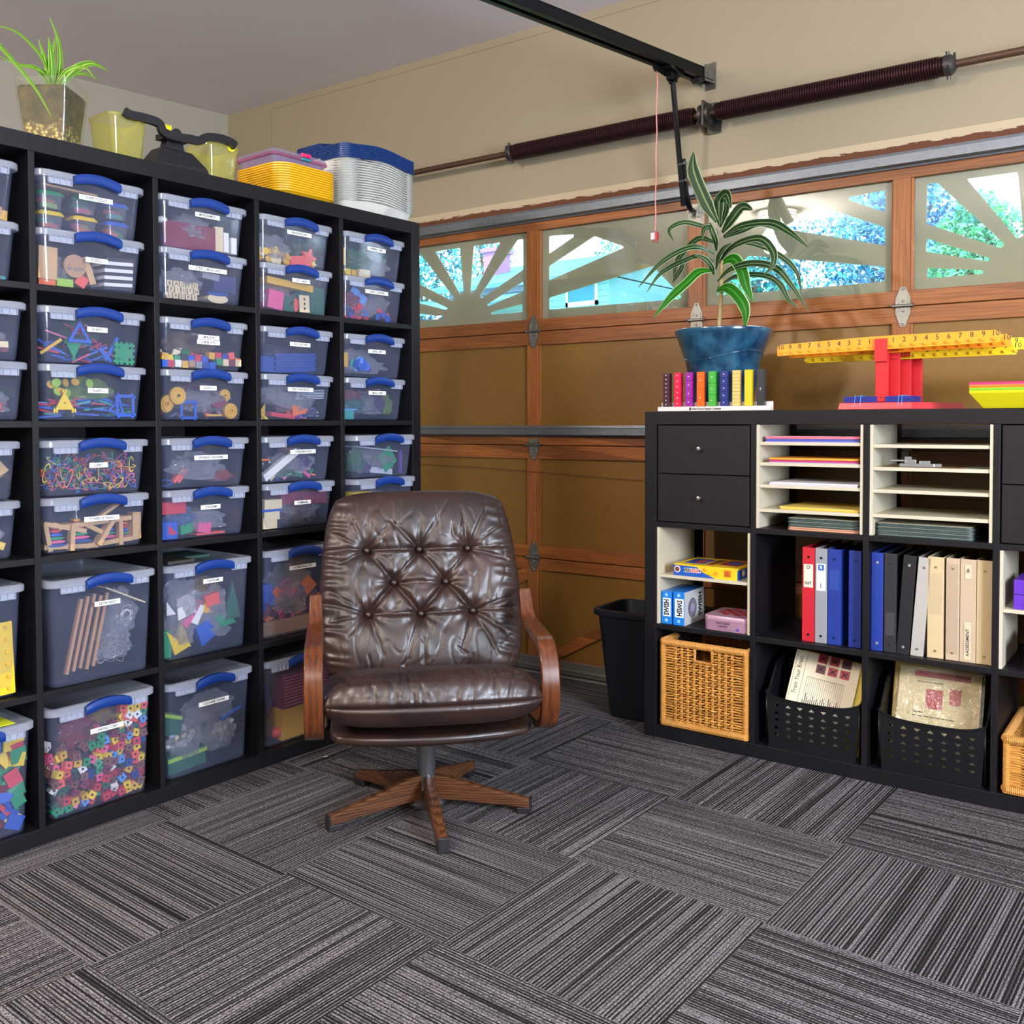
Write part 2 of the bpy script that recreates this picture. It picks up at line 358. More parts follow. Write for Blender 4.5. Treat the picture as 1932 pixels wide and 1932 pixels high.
# ------------------------------------------------------------------ garage door
RAILW = wood('door_rail_wood', '#683514', '#a4632b', 0, 24, .42, 2.3, soft=1); STILEW = wood('door_stile_wood', '#6e3b17', '#a8662e', 2, 24, .42, soft=1)
PANEL = plain('#76531f', .38, 0, .06, 46, .16, name='hardboard_panel')
door = bpy.data.objects.new('door_1', None); COL.objects.link(door); door.matrix_world = FD.copy(); door['kind'] = 'structure'
SEAM = [.0, .503, .994, 1.487, 1.976]
MUL = [-.032, .7235, 1.478]; S0, S1 = -.80, 2.255
def part(name, mb, mat, parent, label=None, **kw):
    o = build(name, mb, mat, parent, **kw)
    if label: o['label'] = label
    return o
cols = [S0]+MUL+[S1]
for k in range(4):
    z0, z1 = SEAM[k], SEAM[k+1]-.004
    lo, hi = (.07, .05) if k == 0 else (.052, .056)
    if k == 3: hi = .050
    mb = MB(); mb.box(S0, S1, .0, .034, z0, z0+lo); part('rail', mb, RAILW, door, bevel=.0015)
    mb = MB(); mb.box(S0, S1, .0, .034, z1-hi, z1); mb.box(S0, S1, .020, .034, z1-.002, z1+.0036); part('rail', mb, RAILW, door)
    for c in cols:
        c_ = min(max(c, S0+.035), S1-.035); w = .0285 if c in MUL else .035
        mb = MB(); mb.box(c_-w, c_+w, .0, .034, z0+lo, z1-hi)
        mb.box(c_+w, c_+w+.009, .006, .030, z0+lo, z1-hi); mb.box(c_-w-.006, c_-w, .008, .030, z0+lo, z1-hi)
        part('stile', mb, STILEW, door, bevel=.0012)
    if k < 3:
        for i in range(4):
            mb = MB(); mb.box(cols[i]+.02, cols[i+1]-.02, .014, .020, z0+lo-.008, z1-hi+.008); part('panel', mb, PANEL, door)
# diagonal braces of the bottom section
for i in range(4):
    x0 = cols[i]+.03; x1 = cols[i+1]-.03
    mb = MB(); mb.prism([(x0+.02, .0705), (x0+.10, .0705), (x1, .40), (x1, .452), (x1-.02, .452)], -.001, .0135); part('brace', mb, RAILW, door, bevel=.001)
# aluminium bottom rail and rubber seal
ALU = plain('#8d8a82', .42, .85, .2, 90, .12, name='weathered_aluminium')
mb = MB(); mb.box(S0, S1, -.012, .036, .012, .034); mb.box(S0, S1, -.006, .036, .034, .068); mb.box(S0, S1, -.016, .0, .028, .036); part('bottom_channel', mb, ALU, door, bevel=.002)
mb = MB(); mb.box(S0, S1, -.004, .036, -.001, .0118); part('rubber_seal', mb, plain('#0c0c0d', .8), door)
# galvanised struts across the door
GAL = plain('#7a8088', .45, .9, .15, 60, .22, name='galvanised_steel')
def strut(z, h, d, ups=1):
    mb = MB(); t = .0025
    pr = [(0, z+h), (-.012, z+h), (-.014, z+h*.80), (-d, z+h*.72), (-d, z+h*.18), (-.014, z+h*.10), (-.012, z), (0, z)]
    out = pr; inn = [(0, z+t), (-.010, z+t), (-.012, z+h*.12+t), (-d+t, z+h*.2), (-d+t, z+h*.70), (-.012, z+h*.76), (-.010, z+h-t), (0, z+h-t)]
    mb.prism(out+inn, S0+.01, S1-.01, 'x'); return part('strut', mb, GAL, door, smooth=30)
strut(1.955, .055, .036); strut(1.030, .048, .040)
# windows: glass in front of a white painted sunburst board
GLASS = bpy.data.materials.new('window_glass'); GLASS.use_nodes = True; g = GLASS.node_tree; g.nodes.clear()
go = nd(g, 'ShaderNodeOutputMaterial'); gt = nd(g, 'ShaderNodeBsdfTransparent'); gt.inputs[0].default_value = (.93, .97, .96, 1); gg = nd(g, 'ShaderNodeBsdfGlossy'); gg.inputs['Roughness'].default_value = .01
gl_ = nd(g, 'ShaderNodeLayerWeight'); gp = nd(g, 'ShaderNodeMath', operation='POWER'); gp.inputs[1].default_value = 4.5; g.links.new(gl_.outputs['Facing'], gp.inputs[0]); gf = nd(g, 'ShaderNodeMath', operation='MULTIPLY_ADD'); gf.inputs[1].default_value = .85; gf.inputs[2].default_value = .05; g.links.new(gp.outputs[0], gf.inputs[0]); gm = nd(g, 'ShaderNodeMixShader')
gx = nd(g, 'ShaderNodeMath', operation='MULTIPLY'); gx.inputs[1].default_value = 1.7; g.links.new(gf.outputs[0], gx.inputs[0])
g.links.new(gx.outputs[0], gm.inputs[0]); g.links.new(gt.outputs[0], gm.inputs[1]); g.links.new(gg.outputs[0], gm.inputs[2]); g.links.new(gm.outputs[0], go.inputs[0])
SUNB = plain('#978c75', .6, 0, .05, 30, .06, name='sunburst_board_paint')
A1 = [[(-.5956, 1.897), (-.4454, 1.897), (-.4263, 1.689), (-.4444, 1.681)], [(-.1269, 1.899), (-.0968, 1.897), (-.0968, 1.763), (-.3242, 1.656), (-.3342, 1.669)],
      [(-.2942, 1.626), (-.0968, 1.714), (-.0949, 1.669), (-.2871, 1.617)], [(-.2721, 1.590), (-.1018, 1.614), (-.0998, 1.578), (-.2701, 1.578)]]
cx1 = -.4074
def mir(ps, c): return [[(2*c-x, z) for x, z in reversed(q)] for q in ps]
B2 = [[(.0373, 1.896), (.1605, 1.889), (.1605, 1.878), (.0373, 1.819)], [(.0373, 1.767), (.2597, 1.870), (.3949, 1.813), (.3979, 1.806), (.0373, 1.705)], [(.0373, 1.631), (.5291, 1.720), (.6563, 1.586), (.6422, 1.578), (.0373, 1.579)]]
WIN = [A1+mir(A1, cx1), B2, mir(B2, .7278), None]
A4 = mir(A1, (cx1+1.8630)/2)
WIN[3] = A4+mir(A4, 1.8630)
for i in range(4):
    x0 = cols[i]+.02; x1 = cols[i+1]-.02
    z0, z1 = 1.487+.045, 1.972-.045
    holes = [rpoly(q, .007) for q in WIN[i]]
    me = holed([(x0, z0), (x1, z0), (x1, z1), (x0, z1)], holes, .005)
    for v in me.vertices: v.co.y += .026
    sb = obj('sunburst_board', me, SUNB, door); sb['label'] = 'pale board with sunburst rays cut out'
    mb = MB(); mb.box(x0, x1, .015, .018, z0, z1); part('window_pane', mb, GLASS, door)
# hinges on the stiles
HNG = plain('#8a8983', .40, .9, .25, 120, .3, name='hinge_steel')
for c in MUL:
    for k in (1, 2, 3):
        zc = SEAM[k]
        if k == 3: up, dn = .066, .072
        elif k == 2: up, dn = .028, .066
        else: up, dn = .066, .062
        h = bpy.data.objects.new('hinge', None); COL.objects.link(h); h.parent = door; h.location = (c+.008, -.0035, zc)
        pl = [(-.024, -.004), (-.024, -.026), (-.008, -dn), (.008, -dn), (.024, -.026), (.024, -.004)]
        pu = [(-.024, .004), (-.024, .026), (-.008, up), (.008, up), (.024, .026), (.024, .004)] if up > .04 else [(-.024, .004), (-.024, up), (.024, up), (.024, .004)]
        mb = MB(); mb.prism(rpoly(pl, .005), -.002, .0025); mb.prism(rpoly(pu, .005), -.002, .0025)
        for sx in (-1, 1):
            mb.box(sx*.014-.002, sx*.014+.002, -.0045, -.001, .008, min(.03, up)); mb.box(sx*.014-.002, sx*.014+.002, -.0045, -.001, -.03, -.008)
        for q in ([up-.008, .017] if up > .04 else [.018])+[-.018, -dn+.008]:
            mb.at((0, -.002, q), (pi/2, 0, 0)); mb.lathe([(.0048, 0), (.0048, .003), (.003, .0042)], 6); mb.at()
        mb.tube([(-.032, -.007, 0), (.032, -.007, 0)], .0055, 10); mb.tube([(-.035, -.007, 0), (-.031, -.007, 0)], .008, 8); mb.tube([(.031, -.007, 0), (.035, -.007, 0)], .008, 8)
        o = build('hinge_plate', mb, HNG, h, smooth=35)
# ------------------------------------------------------------------ torsion springs and shaft
SPR = plain('#3a2022', .42, .75, .1, 200, .2, name='dark_spring_steel'); RST = plain('#5b4336', .55, .7, .2, 80, .25, name='rusty_shaft_steel'); DGR = plain('#4d4a47', .45, .8, .3, 70, .2, name='cast_grey_metal')
ts = thing('torsion_spring_shaft', 'long rusty shaft with two dark coil springs mounted on the wall above the garage door', 'garage door spring', (0, -.085, 2.245), frame=FD)
mb = MB(); mb.tube([(-.95, 0, 0), (2.45, 0, 0)], .0125, 14); part('shaft', mb, RST, ts, smooth=50)
def coil(x0, x1, r=.031, wr=.0042, pitch=.0086):
    mb = MB(); turns = (x1-x0)/pitch; n = int(turns*14); pts = []
    for i in range(n+1):
        a = i/14*2*pi; rr = r*(.93 if i < 28 or i > n-28 else 1); pts.append((x0+(x1-x0)*i/n, rr*cos(a), rr*sin(a)))
    mb.tube(pts, wr, 5); mb.tube([(x0, 0, 0), (x1, 0, 0)], r*.86, 14); return mb
part('spring', coil(-.075, .755), SPR, ts, smooth=60); part('spring', coil(.845, 1.625), SPR, ts, smooth=60)
for xc, sg in ((-.085, -1), (1.635, 1)):
    mb = MB(); mb.at((xc, 0, 0), (0, pi/2, 0)); mb.lathe([(.018, -.024*1), (.026, -.016), (.033, -.010), (.033, .010), (.026, .018), (.018, .024)], 16)
    mb.at(); 
    for a in (20, 110, 200, 290): mb.tube([(xc, .024*cos(rad(a)), .024*sin(rad(a))), (xc, .044*cos(rad(a)), .044*sin(rad(a)))], .0055, 8)
    mb.tube([(xc+sg*.02, .0, .012), (xc+sg*.02, -.01, .034)], .004, 6)
    part('winding_cone', mb, DGR, ts, smooth=40)
mb = MB(); mb.prism(rpoly([(-.03, -.055), (.03, -.055), (.036, .01), (.02, .062), (-.02, .062), (-.036, .01)], .008), .072, .078)
mb.box(-.004, .004, -.030, .074, -.045, .045); mb.at((.0, 0, 0), (0, pi/2, 0)); mb.lathe([(.036, -.02), (.036, -.008), (.028, -.006), (.028, .006), (.036, .008), (.036, .02)], 18)
mb.at((0, .070, .048), (pi/2, 0, 0)); mb.lathe([(.006, 0), (.006, .006)], 6); mb.at((0, .070, -.044), (pi/2, 0, 0)); mb.lathe([(.006, 0), (.006, .006)], 6); mb.at()
o = part('center_bracket', mb, DGR, ts, smooth=35); o.location = (.80, 0, 0)
# ------------------------------------------------------------------ opener rail, arm, release rope
BLK = plain('#1b1d20', .35, .75, .05, 60, .15, name='black_painted_steel')
rl = thing('garage_door_opener_rail', 'black steel opener rail running from the wall above the door towards the ceiling', 'rail', (.775, 0, 2.41), rz=-.222, frame=FD)
RS = .0
def rp(d, up=0): return (0, -d, d*RS+up)
mb = MB()
def rbar(d0, d1, x0, x1, u0, u1):
    vs = []
    for d in (d0, d1):
        for x in (x0, x1):
            for u in (u0, u1): vs.append((x, -d, d*RS+u))
    mb.add(vs, [(0, 1, 3, 2), (4, 6, 7, 5), (0, 4, 5, 1), (2, 3, 7, 6), (0, 2, 6, 4), (1, 5, 7, 3)])
rbar(.008, 3.2, -.022, -.018, -.018, .022); rbar(.008, 3.2, .018, .022, -.018, .022); rbar(.008, 3.2, -.022, .022, .018, .022)
rbar(.008, 3.2, -.028, -.010, -.022, -.018); rbar(.008, 3.2, .010, .028, -.022, -.018); rbar(.008, 3.2, -.006, .006, -.006, .004)
part('rail_channel', mb, BLK, rl)
mb = MB(); mb.box(-.034, .034, -.003, -.0005, -.05, .05); mb.box(.024, .028, -.06, -.003, -.03, .03); mb.box(-.028, -.024, -.06, -.003, -.03, .03)
mb.tube([(-.032, -.04, .0), (.032, -.04, .0)], .006, 8); part('wall_bracket', mb, plain('#85837c', .4, .85, .2, 80, .3), rl, 'grey steel wall bracket')
mb = MB(); mb.tube([(-.018, -.07, -.024), (.018, -.07, -.024)], .013, 14); mb.tube([(-.024, -.07, -.024), (.024, -.07, -.024)], .005, 8); mb.box(-.02, .02, -.085, -.05, -.03, -.02); part('pulley', mb, DGR, rl, smooth=40)
tr = thing('opener_trolley_arm', 'black trolley with long arm bolted to the top middle of the garage door', 'door opener arm', (.722, -.216, 2.41), frame=FD)
mb = MB(); mb.box(-.026, .026, -.055, .06, -.034, -.023); mb.box(-.012, .012, -.02, .03, -.062, -.034); mb.box(-.016, -.011, -.11, -.02, -.050, -.030); mb.tube([(-.02, .01, -.052), (.02, .01, -.052)], .006, 8)
mb.tube([(-.013, -.11, -.028), (-.013, -.12, -.045), (-.013, -.105, -.055)], .004, 6); mb.tube([(.0, .05, -.036), (.0, .05, -.012)], .012, 8)
part('trolley', mb, BLK, tr, bevel=.0015)
mb = MB(); mb.sweep([(0, .01, -.052), (-.002, .07, -.30), (-.002, .115, -.50)], (1, 0, 0), .020, .006); mb.box(-.012, -.002, .0, .012, -.07, -.05)
part('upper_arm', mb, BLK, tr, bevel=.001)
arm = smoothpath([(.008, .085, -.33), (.008, .108, -.43), (.010, .122, -.475), (.010, .150, -.505), (.010, .185, -.512)], 5)
mb = MB(); mb.sweep(arm, (1, 0, 0), .020, .006); part('curved_arm', mb, plain('#2c2e31', .35, .8), tr, bevel=.001)
for q in ((.0, .082, -.35), (.0, .096, -.41)):
    mb = MB(); mb.tube([(q[0]-.012, q[1], q[2]), (q[0]+.024, q[1]-.006, q[2])], .0045, 8); mb.tube([(q[0]+.018, q[1]-.005, q[2]), (q[0]+.024, q[1]-.006, q[2])], .008, 6); part('bolt', mb, GAL, tr)
mb = MB(); mb.box(-.028, .040, .209, .2155, -.555, -.475); mb.box(-.004, .000, .178, .211, -.530, -.492); mb.box(.022, .026, .178, .211, -.530, -.492); mb.tube([(-.010, .187, -.512), (.034, .187, -.512)], .005, 8)
part('door_bracket', mb, plain('#a9a496', .5, .5, .4, 90, .4), tr, 'paint flecked bracket plate')
rope = thing('release_rope', 'thin red and white rope hanging from the opener trolley', 'rope', (.694, -.276, 2.405), frame=FD)
pts = [(0, 0, -.03)]+[(.0015*sin(i*1.3)-.0004*i, .0008*cos(i*.9), -.05-i*.033) for i in range(18)]
m, nt, b = newmat('red_white_rope'); wv = nd(nt, 'ShaderNodeTexWave'); wv.bands_direction = 'Z'; wv.inputs['Scale'].default_value = 55; wv.inputs['Distortion'].default_value = 1
nt.links.new(coords(nt), wv.inputs['Vector']); rr = nd(nt, 'ShaderNodeValToRGB'); rr.color_ramp.elements[0].color = lin('#c23038'); rr.color_ramp.elements[1].color = lin('#eab3ad'); nt.links.new(wv.outputs[0], rr.inputs[0]); nt.links.new(rr.outputs[0], b.inputs['Base Color'])
mb = MB(); mb.tube(pts, .0024, 8); mb.tube([(0, 0, -.03), (-.008, 0, -.012), (-.012, 0, -.02), (-.006, 0, -.034)], .0024, 6); part('cord', mb, m, rope, smooth=60)
mb = MB(); mb.at((-.008, 0, -.632)); mb.prism(rrect(.026, .020, .005), -.014, .014, 'z'); mb.at(); mb.tube([(-.016, 0, -.648), (-.006, 0, -.653), (.004, 0, -.650), (.006, 0, -.658)], .0022, 6)
hd = part('pull_handle', mb, plain('#b3202c', .4), rope, 'red plastic handle')
mb = MB(); mb.box(-.019, -.004, -.0115, -.0102, -.644, -.620); part('tag', mb, plain('#ecdfe4', .6), hd, 'white printed tag')
for k in range(3): text('= = =', .006, plain('#8e3040', .6), hd, (-.0115, -.0118, -.626-.006*k))
thin_line = solo('thin_line', MB().tube([(-.79, -.003, .897), (-.3195, -.003, .888), (.5098, -.003, .855), (2.2, -.003, .82)], .0011, 5), plain('#4a2a12', .6), 'thin brown line running across the lower door panels', 'thin_line', frame=FD)  # thin brown tube laid across panels and stiles
# ceiling lamps behind the viewer
lm = thing('ceiling_lamp', 'round white ceiling lamp with ringed shade, reflected in the window behind the plant', 'lamp', (-.19, -3.43, CH))
m, nt, b = newmat('lit_lamp_glass'); b.inputs['Base Color'].default_value = (1, .97, .92, 1); b.inputs['Emission Color'].default_value = (1, .93, .82, 1); b.inputs['Emission Strength'].default_value = 9
mb = MB(); mb.lathe([(.13, -.105), (.150, -.09), (.150, -.02), (.14, -.01)], 40); part('lamp_shade', mb, m, lm, smooth=40)
mb = MB()
for z in (-.03, -.055, -.085): mb.lathe([(.150, z-.004), (.158, z-.004), (.158, z+.004), (.150, z+.004)], 40, (False, False))
mb.lathe([(.165, -.012), (.165, 0)], 40); part('ring', mb, plain('#77736c', .5), lm, smooth=40)
# ------------------------------------------------------------------ outside
GRS = plain('#6fae7a', .9, 0, .3, 6, .3); mb = MB(); mb.box(-40, 30, 1.1, 60, -.2, -.1); struct('ground', mb, GRS)
def foliage(name, c1, c2, s=2.2):
    m, nt, b = newmat(name); n = nd(nt, 'ShaderNodeTexNoise'); n.inputs['Scale'].default_value = s; n.inputs['Detail'].default_value = 5; nt.links.new(coords(nt, kind='Object'), n.inputs['Vector'])
    r = nd(nt, 'ShaderNodeValToRGB'); r.color_ramp.elements[0].position = .38; r.color_ramp.elements[1].position = .62; r.color_ramp.elements[0].color = lin(c1); r.color_ramp.elements[1].color = lin(c2)
    nt.links.new(n.outputs[0], r.inputs[0]); nt.links.new(r.outputs[0], b.inputs['Base Color']); b.inputs['Roughness'].default_value = .7; return m
FOL = [foliage('teal_leaves', '#125f8a', '#55bdb4'), foliage('green_leaves', '#1c7f78', '#7fd09a'), foliage('blue_leaves', '#1d5fa0', '#5cb4cc')]
BRK = plain('#6d5148', .8)
def tree(loc, h, r, n, fm, label, seed, group=None):
    rnd = random.Random(seed); t = thing('tree', label, 'tree', loc, group=group)
    mb = MB(); mb.tube([(0, 0, 0), (.1, 0, h*.4), (0, .1, h*.8)], [.16, .12, .04], 8)
    for k in range(5): a = rnd.random()*6.3; mb.tube([(.05, .05, h*(.4+.08*k)), (r*.6*cos(a), r*.6*sin(a), h*(.6+.07*k))], [.06, .02], 6)
    part('trunk', mb, BRK, t)
    mb = MB()
    for k in range(int(n*2.2)):
        a = rnd.random()*2*pi; q = rnd.random()**.45; zz = rnd.uniform(-1, 1); rr = sqrt(max(0, 1-zz*zz))*q*r
        p = Vector((rr*cos(a), rr*sin(a), h*.62+zz*h*.42*(.6+.4*q))); s = rnd.uniform(.03, .075)
        u = Vector((rnd.gauss(0, 1), rnd.gauss(0, 1), rnd.gauss(0, 1))).normalized(); v = u.orthogonal().normalized(); w = u.cross(v)*.25
        mb.add([tuple(p-u*s), tuple(p+v*s*.5+w*s), tuple(p+u*s), tuple(p-v*s*.5+w*s)], [(0, 1, 2), (0, 2, 3)])
    part('foliage', mb, fm, t); return t
SID = plain('#8fbccd', .7); ROOF = plain('#3f86a6', .8, 0, .4, 25, .25); HW = plain('#2b86ae', .3)
hs = thing('neighbour_house', 'pale blue neighbour house with shingle roof seen through the left door windows', 'house', (-7.4, 11.6, -.1))
mb = MB(); mb.box(-2.6, 1.05, 0, 6, 0, 3.72)
for k in range(34): mb.box(-2.6, 1.05, -.015, 0, .02+k*.108, .11+k*.108)
mb.prism([(0, 3.70), (6, 3.70), (5.4, 3.72), (2.4, 4.44), (-.1, 3.72)], .95, 1.05, 'x'); part('wall', mb, SID, hs)
mb = MB(); mb.prism([(-.35, 3.66), (-.35, 3.74), (2.4, 4.55), (5.4, 3.74), (5.4, 3.66), (2.4, 4.45)], -3.0, 1.35, 'x'); part('roof', mb, ROOF, hs)
mb = MB(); mb.prism([(-1.8, 3.05), (-1.8, 3.13), (0, 3.60), (0, 3.50)], -3.9, -.4, 'x'); part('porch_roof', mb, ROOF, hs)
wf = None
mb = MB(); mb.box(.17, .83, -.05, .0, 3.22, 3.30); mb.box(.17, .83, -.05, .0, 3.60, 3.66); mb.box(.17, .22, -.05, 0, 3.22, 3.66); mb.box(.78, .83, -.05, 0, 3.22, 3.66); wf = part('window', mb, plain('#e9f6fa', .6), hs)
mb = MB(); mb.box(.22, .78, -.035, -.025, 3.30, 3.60); part('pane', mb, HW, wf)
mb = MB(); mb.box(-2.55, -2.25, 1.0, 1.5, 3.6, 4.62); mb.box(-2.6, -2.2, .95, 1.55, 4.62, 4.70); part('chimney', mb, plain('#a8709a', .8, 0, .3, 12, .2), hs, 'pink brick chimney')
TG = 'trees behind the garage windows'
for k, (x, y, h, r, n, f, sd) in enumerate([(-11.8, 12.6, 5.6, 1.35, 3000, 0, 1), (-14.9, 18.6, 7.2, 1.15, 2200, 0, 2), (-11.2, 19.4, 5.9, .75, 900, 1, 3), (-5.2, 13.4, 4.1, .95, 2800, 1, 4),
        (-3.7, 11.0, 4.4, .95, 3200, 0, 5), (-1.95, 12.6, 5.1, 1.0, 3400, 2, 6), (-.45, 11.2, 4.0, .8, 2800, 1, 7), (-3.2, 16.2, 5.6, 2.1, 3600, 2, 8), (1.2, 12, 3.8, .9, 1600, 0, 9), (-9.6, 9.2, 3.0, .9, 1500, 2, 10), (.7, 16, 4.8, 1.7, 2600, 0, 11)]):
    d = ['tall tree at the far left beyond the house roof', 'leafy tree close behind the pink chimney', 'small tree rising over the middle of the house roof', 'low bushy tree right of the neighbour house window',
         'broad tree seen through the window behind the potted plant', 'dense bluish tree seen left of the fourth door window', 'green tree seen through the fourth door window', 'bluish tree standing farther back behind the broad tree', 'tree at the far right edge beyond the fourth window', 'low bluish bush in front of the house at the left', 'tree standing far back at the right edge'][k]
    tree((x, y, -.1), h, r, n, FOL[f], d, sd, TG)
# ------------------------------------------------------------------ tall shelf
def woodblack(name='black_brown_board', c1='#0b0a0d', c2='#17151a'):
    return wood(name, c1, c2, 2, 26, .48, 0, .03, spec=.28, soft=1)
BB = woodblack()
def cube_shelf(label, ncol, nrow, frame, back=False, dep=.39):
    Wd = 2*TO+ncol*CE+(ncol-1)*TI; H = 2*TO+nrow*CE+(nrow-1)*TI
    t = thing('cube_shelf', label, 'shelf', frame=frame)
    for x in (0, Wd-TO):
        mb = MB(); mb.box(x, x+TO, 0, dep, 0, H); part('side_panel', mb, BB, t, bevel=.0012)
    for nm, z in (('base_board', 0), ('top_board', H-TO)):
        mb = MB(); mb.box(TO+.0002, Wd-TO-.0002, .0006, dep, z, z+TO); part(nm, mb, BB, t, bevel=.001)
    for c in range(1, ncol):
        x = TO+c*CE+(c-1)*TI; mb = MB(); mb.box(x, x+TI, .001, dep, TO, H-TO); part('divider', mb, BB, t, bevel=.001)
    for r in range(1, nrow):
        z = TO+r*CE+(r-1)*TI
        for c in range(ncol):
            x = TO+c*(CE+TI); mb = MB(); mb.box(x+.0002, x+CE-.0002, .0016, dep, z, z+TI); part('shelf_board', mb, BB, t, bevel=.001)
    if back:
        mb = MB(); mb.box(.004, Wd-.004, dep, dep+.004, .004, H-.004); part('back_panel', mb, plain('#131019', .7), t)
    return t
W5 = 2*TO+5*CE+4*TI; H5 = W5; H3 = 2*TO+3*CE+2*TI
FLS = FL @ Matrix.Translation((-W5, 0, 0))       # x=0 at the near end of the tall shelf
cube_shelf('tall black-brown cube shelf of five by five filled with clear bins', 5, 5, FLS, True)
cube_shelf('low black-brown cube shelf standing in front of the garage door', 4, 3, FR)
# ------------------------------------------------------------------ clear bins
CLR = clearmat('clear_bin_plastic', '#f8f9fd', '#b4c2e6', .085, .09, .9); LIDM = clearmat('milky_lid_plastic', '#f6f8fd', '#e2e8f6', .46, .18, 1.0)
BLU = plain('#11347c', .36, 0, .04, 80, .06, name='blue_handle_plastic'); WHT = plain('#f1f0ea', .6, name='white_label_paper'); INK = plain('#22242c', .7, name='black_ink')
def shell(h, wt, dt, wb, db, r=.022, t=.0018, y0=0):
    mb = MB(); cy = dt/2+y0
    prof = [(0, -.006, .010), (.004, -.001, .006), (.012, 0, 0)]
    def ring(z, dw, inset):
        f = z/h; w = wb+(wt-wb)*f-inset*2; d = db+(dt-db)*f-inset*2
        return [(x, y, z+dw) for x, y in rrect(w, d, max(r-inset, .004), 5, 0, cy)]
    R = [ring(0, 0, .008), ring(0.003, 0, .002), ring(.010, 0, 0), ring(h, 0, 0), ring(h, 0, t), ring(.012, 0, t), ring(.004, 0, t+.006)]
    mb.loft(R); return mb
BIN_CACHE = {}
def bin_meshes(h):
    if h in BIN_CACHE: return BIN_CACHE[h]
    o1 = build('bin_body', shell(h-.014, .297, .366, .276, .34, y0=.012), CLR, smooth=30)
    mb = MB()
    R = []
    for z, ins in ((h-.020, .002), (h-.018, 0), (h-.004, 0), (h-.001, .003), (h, .008), (h, .016), (h-.003, .020)):
        R.append([(x, y, z) for x, y in rrect(.316-2*ins, .388-2*ins, .030-ins*.5, 5, 0, .194)])
    mb.loft(R)
    for a, b_ in ((-.125, -.062), (.072, .125)):
        mb.box(a, b_, .006, .0075, h-.034, h-.019)
        n = 5 if a < 0 else 4
        for k in range(n): x = a+(b_-a)*k/(n-1); mb.box(x-.0009, x+.0009, -.0005, .0075, h-.034, h-.019)
        mb.box(a, b_, -.0005, .0075, h-.0355, h-.0338)
    o2 = build('lid', mb, LIDM, smooth=35)
    mb = MB(); pts = []; N = 14
    for i in range(N+1):
        u = -1+2*i/N; pts.append((.005+u*.066, -.004, h-.019+.0115*(1-u*u)))
    rings = []
    for i, (x, y, z) in enumerate(pts):
        hh = .0128 if 0 < i < N else .0108
        rings.append([(x, y-.010*a, z+hh*b_) for a, b_ in ((-.7, -1), (.6, -1), (1, -.55), (1, .55), (.6, 1), (-.7, 1))])
    mb.loft(rings); o3 = build('handle', mb, BLU, smooth=45)
    BIN_CACHE[h] = [o.data for o in (o1, o2, o3)]
    for o in (o1, o2, o3): bpy.data.objects.remove(o)
    return BIN_CACHE[h]
BINS = {}
def bin_(key, col, row, level, h, mark, desc, fwd=.0, dx=0, lx=.012, lz=None, lw=None, rot=0):
    """col, row from 1 (near end, top); level 1 = upper of two"""
    x = TO+(col-1)*(CE+TI)+CE/2+dx-.003; z = TO+(5-row)*(CE+TI)+(.1515 if level == 1 else 0)+.0003
    t = thing('storage_bin', desc, 'storage bin', (x, -fwd+.006, z), rot, 'clear storage bins in the tall shelf', FLS)
    b, l, hd = bin_meshes(h)
    obj('bin_body', b, CLR, t); obj('lid', l, LIDM, t); o = obj('handle', hd, BLU, t); o['label'] = 'blue latch handle'
    for j, mk in enumerate(mark if isinstance(mark, (list, tuple)) else ([mark] if mark else [])):
        w = lw or (.026+.0054*len(mk)); lz_ = (lz if lz is not None else h*.64)-j*.0145
        mb = MB(); mb.box(lx-w/2, lx+w/2, -.0006, .0, lz_-.0066, lz_+.0066)
        lb = part('paper_label', mb, WHT, t, 'white paper label'); f = (lz_)/(h-.014); yy = .0115+(.366-(.34+.026*f))/2*1.0
        lb.location = (0, yy, 0)
        text(mk, .0102, INK, lb, (lx, -.0008, lz_), sx=.84, bold=.00012)
    BINS[key] = (FLS @ Matrix.Translation((x, -fwd+.006, z)) @ Matrix.Rotation(rot, 4, 'Z'), h)
    return t
S_, L_ = .1495, .288
D1 = 'clear storage bin marked '
bin_('c1r1a', 1, 1, 1, S_, None, 'clear bin of orange blocks at the left edge, top of its column')
bin_('c1r1b', 1, 1, 0, S_, None, 'clear bin at the left edge below the bin of orange blocks')
bin_('c1r2a', 1, 2, 1, S_, None, 'clear bin at the left edge with bags of small red and cream pieces', .012, dx=.01)
bin_('c1r2b', 1, 2, 0, S_, None, 'clear bin at the left edge with coral red star pieces', .012, dx=.01)
bin_('c1r3a', 1, 3, 1, S_, None, 'clear bin at the left edge filled with bare wooden blocks', dx=-.006)
bin_('c1r3b', 1, 3, 0, S_, None, 'clear bin at the left edge holding red and yellow pieces under the wooden block bin', dx=-.008)
bin_('c1r4', 1, 4, 0, L_, None, 'large clear bin at the left edge with a yellow peg board', dx=-.002)
bin_('c1r5', 1, 5, 0, L_, None, 'large clear bin at the left edge full of coloured square tiles', .02, dx=.006)
bin_('shape', 2, 1, 1, S_, 'SHAPE PUZZLES', D1+'SHAPE PUZZLES holding six small lidded tubs')
bin_('puzz', 2, 1, 0, S_, 'PUZZLES', D1+'PUZZLES with wooden pieces and striped board', lz=.082)
bin_('kl1', 2, 2, 1, S_, 'KLIKKO', D1+'KLIKKO with blue triangle frames and green squares', lx=.010)
bin_('kl2', 2, 2, 0, S_, 'KLIKKO', D1+'KLIKKO with a yellow triangle and blue square frame', lx=.010, lz=.082)
bin_('links', 2, 3, 1, S_, 'LINKS', D1+'LINKS full of coloured plastic chain links', .006, lz=.080, lx=.005)
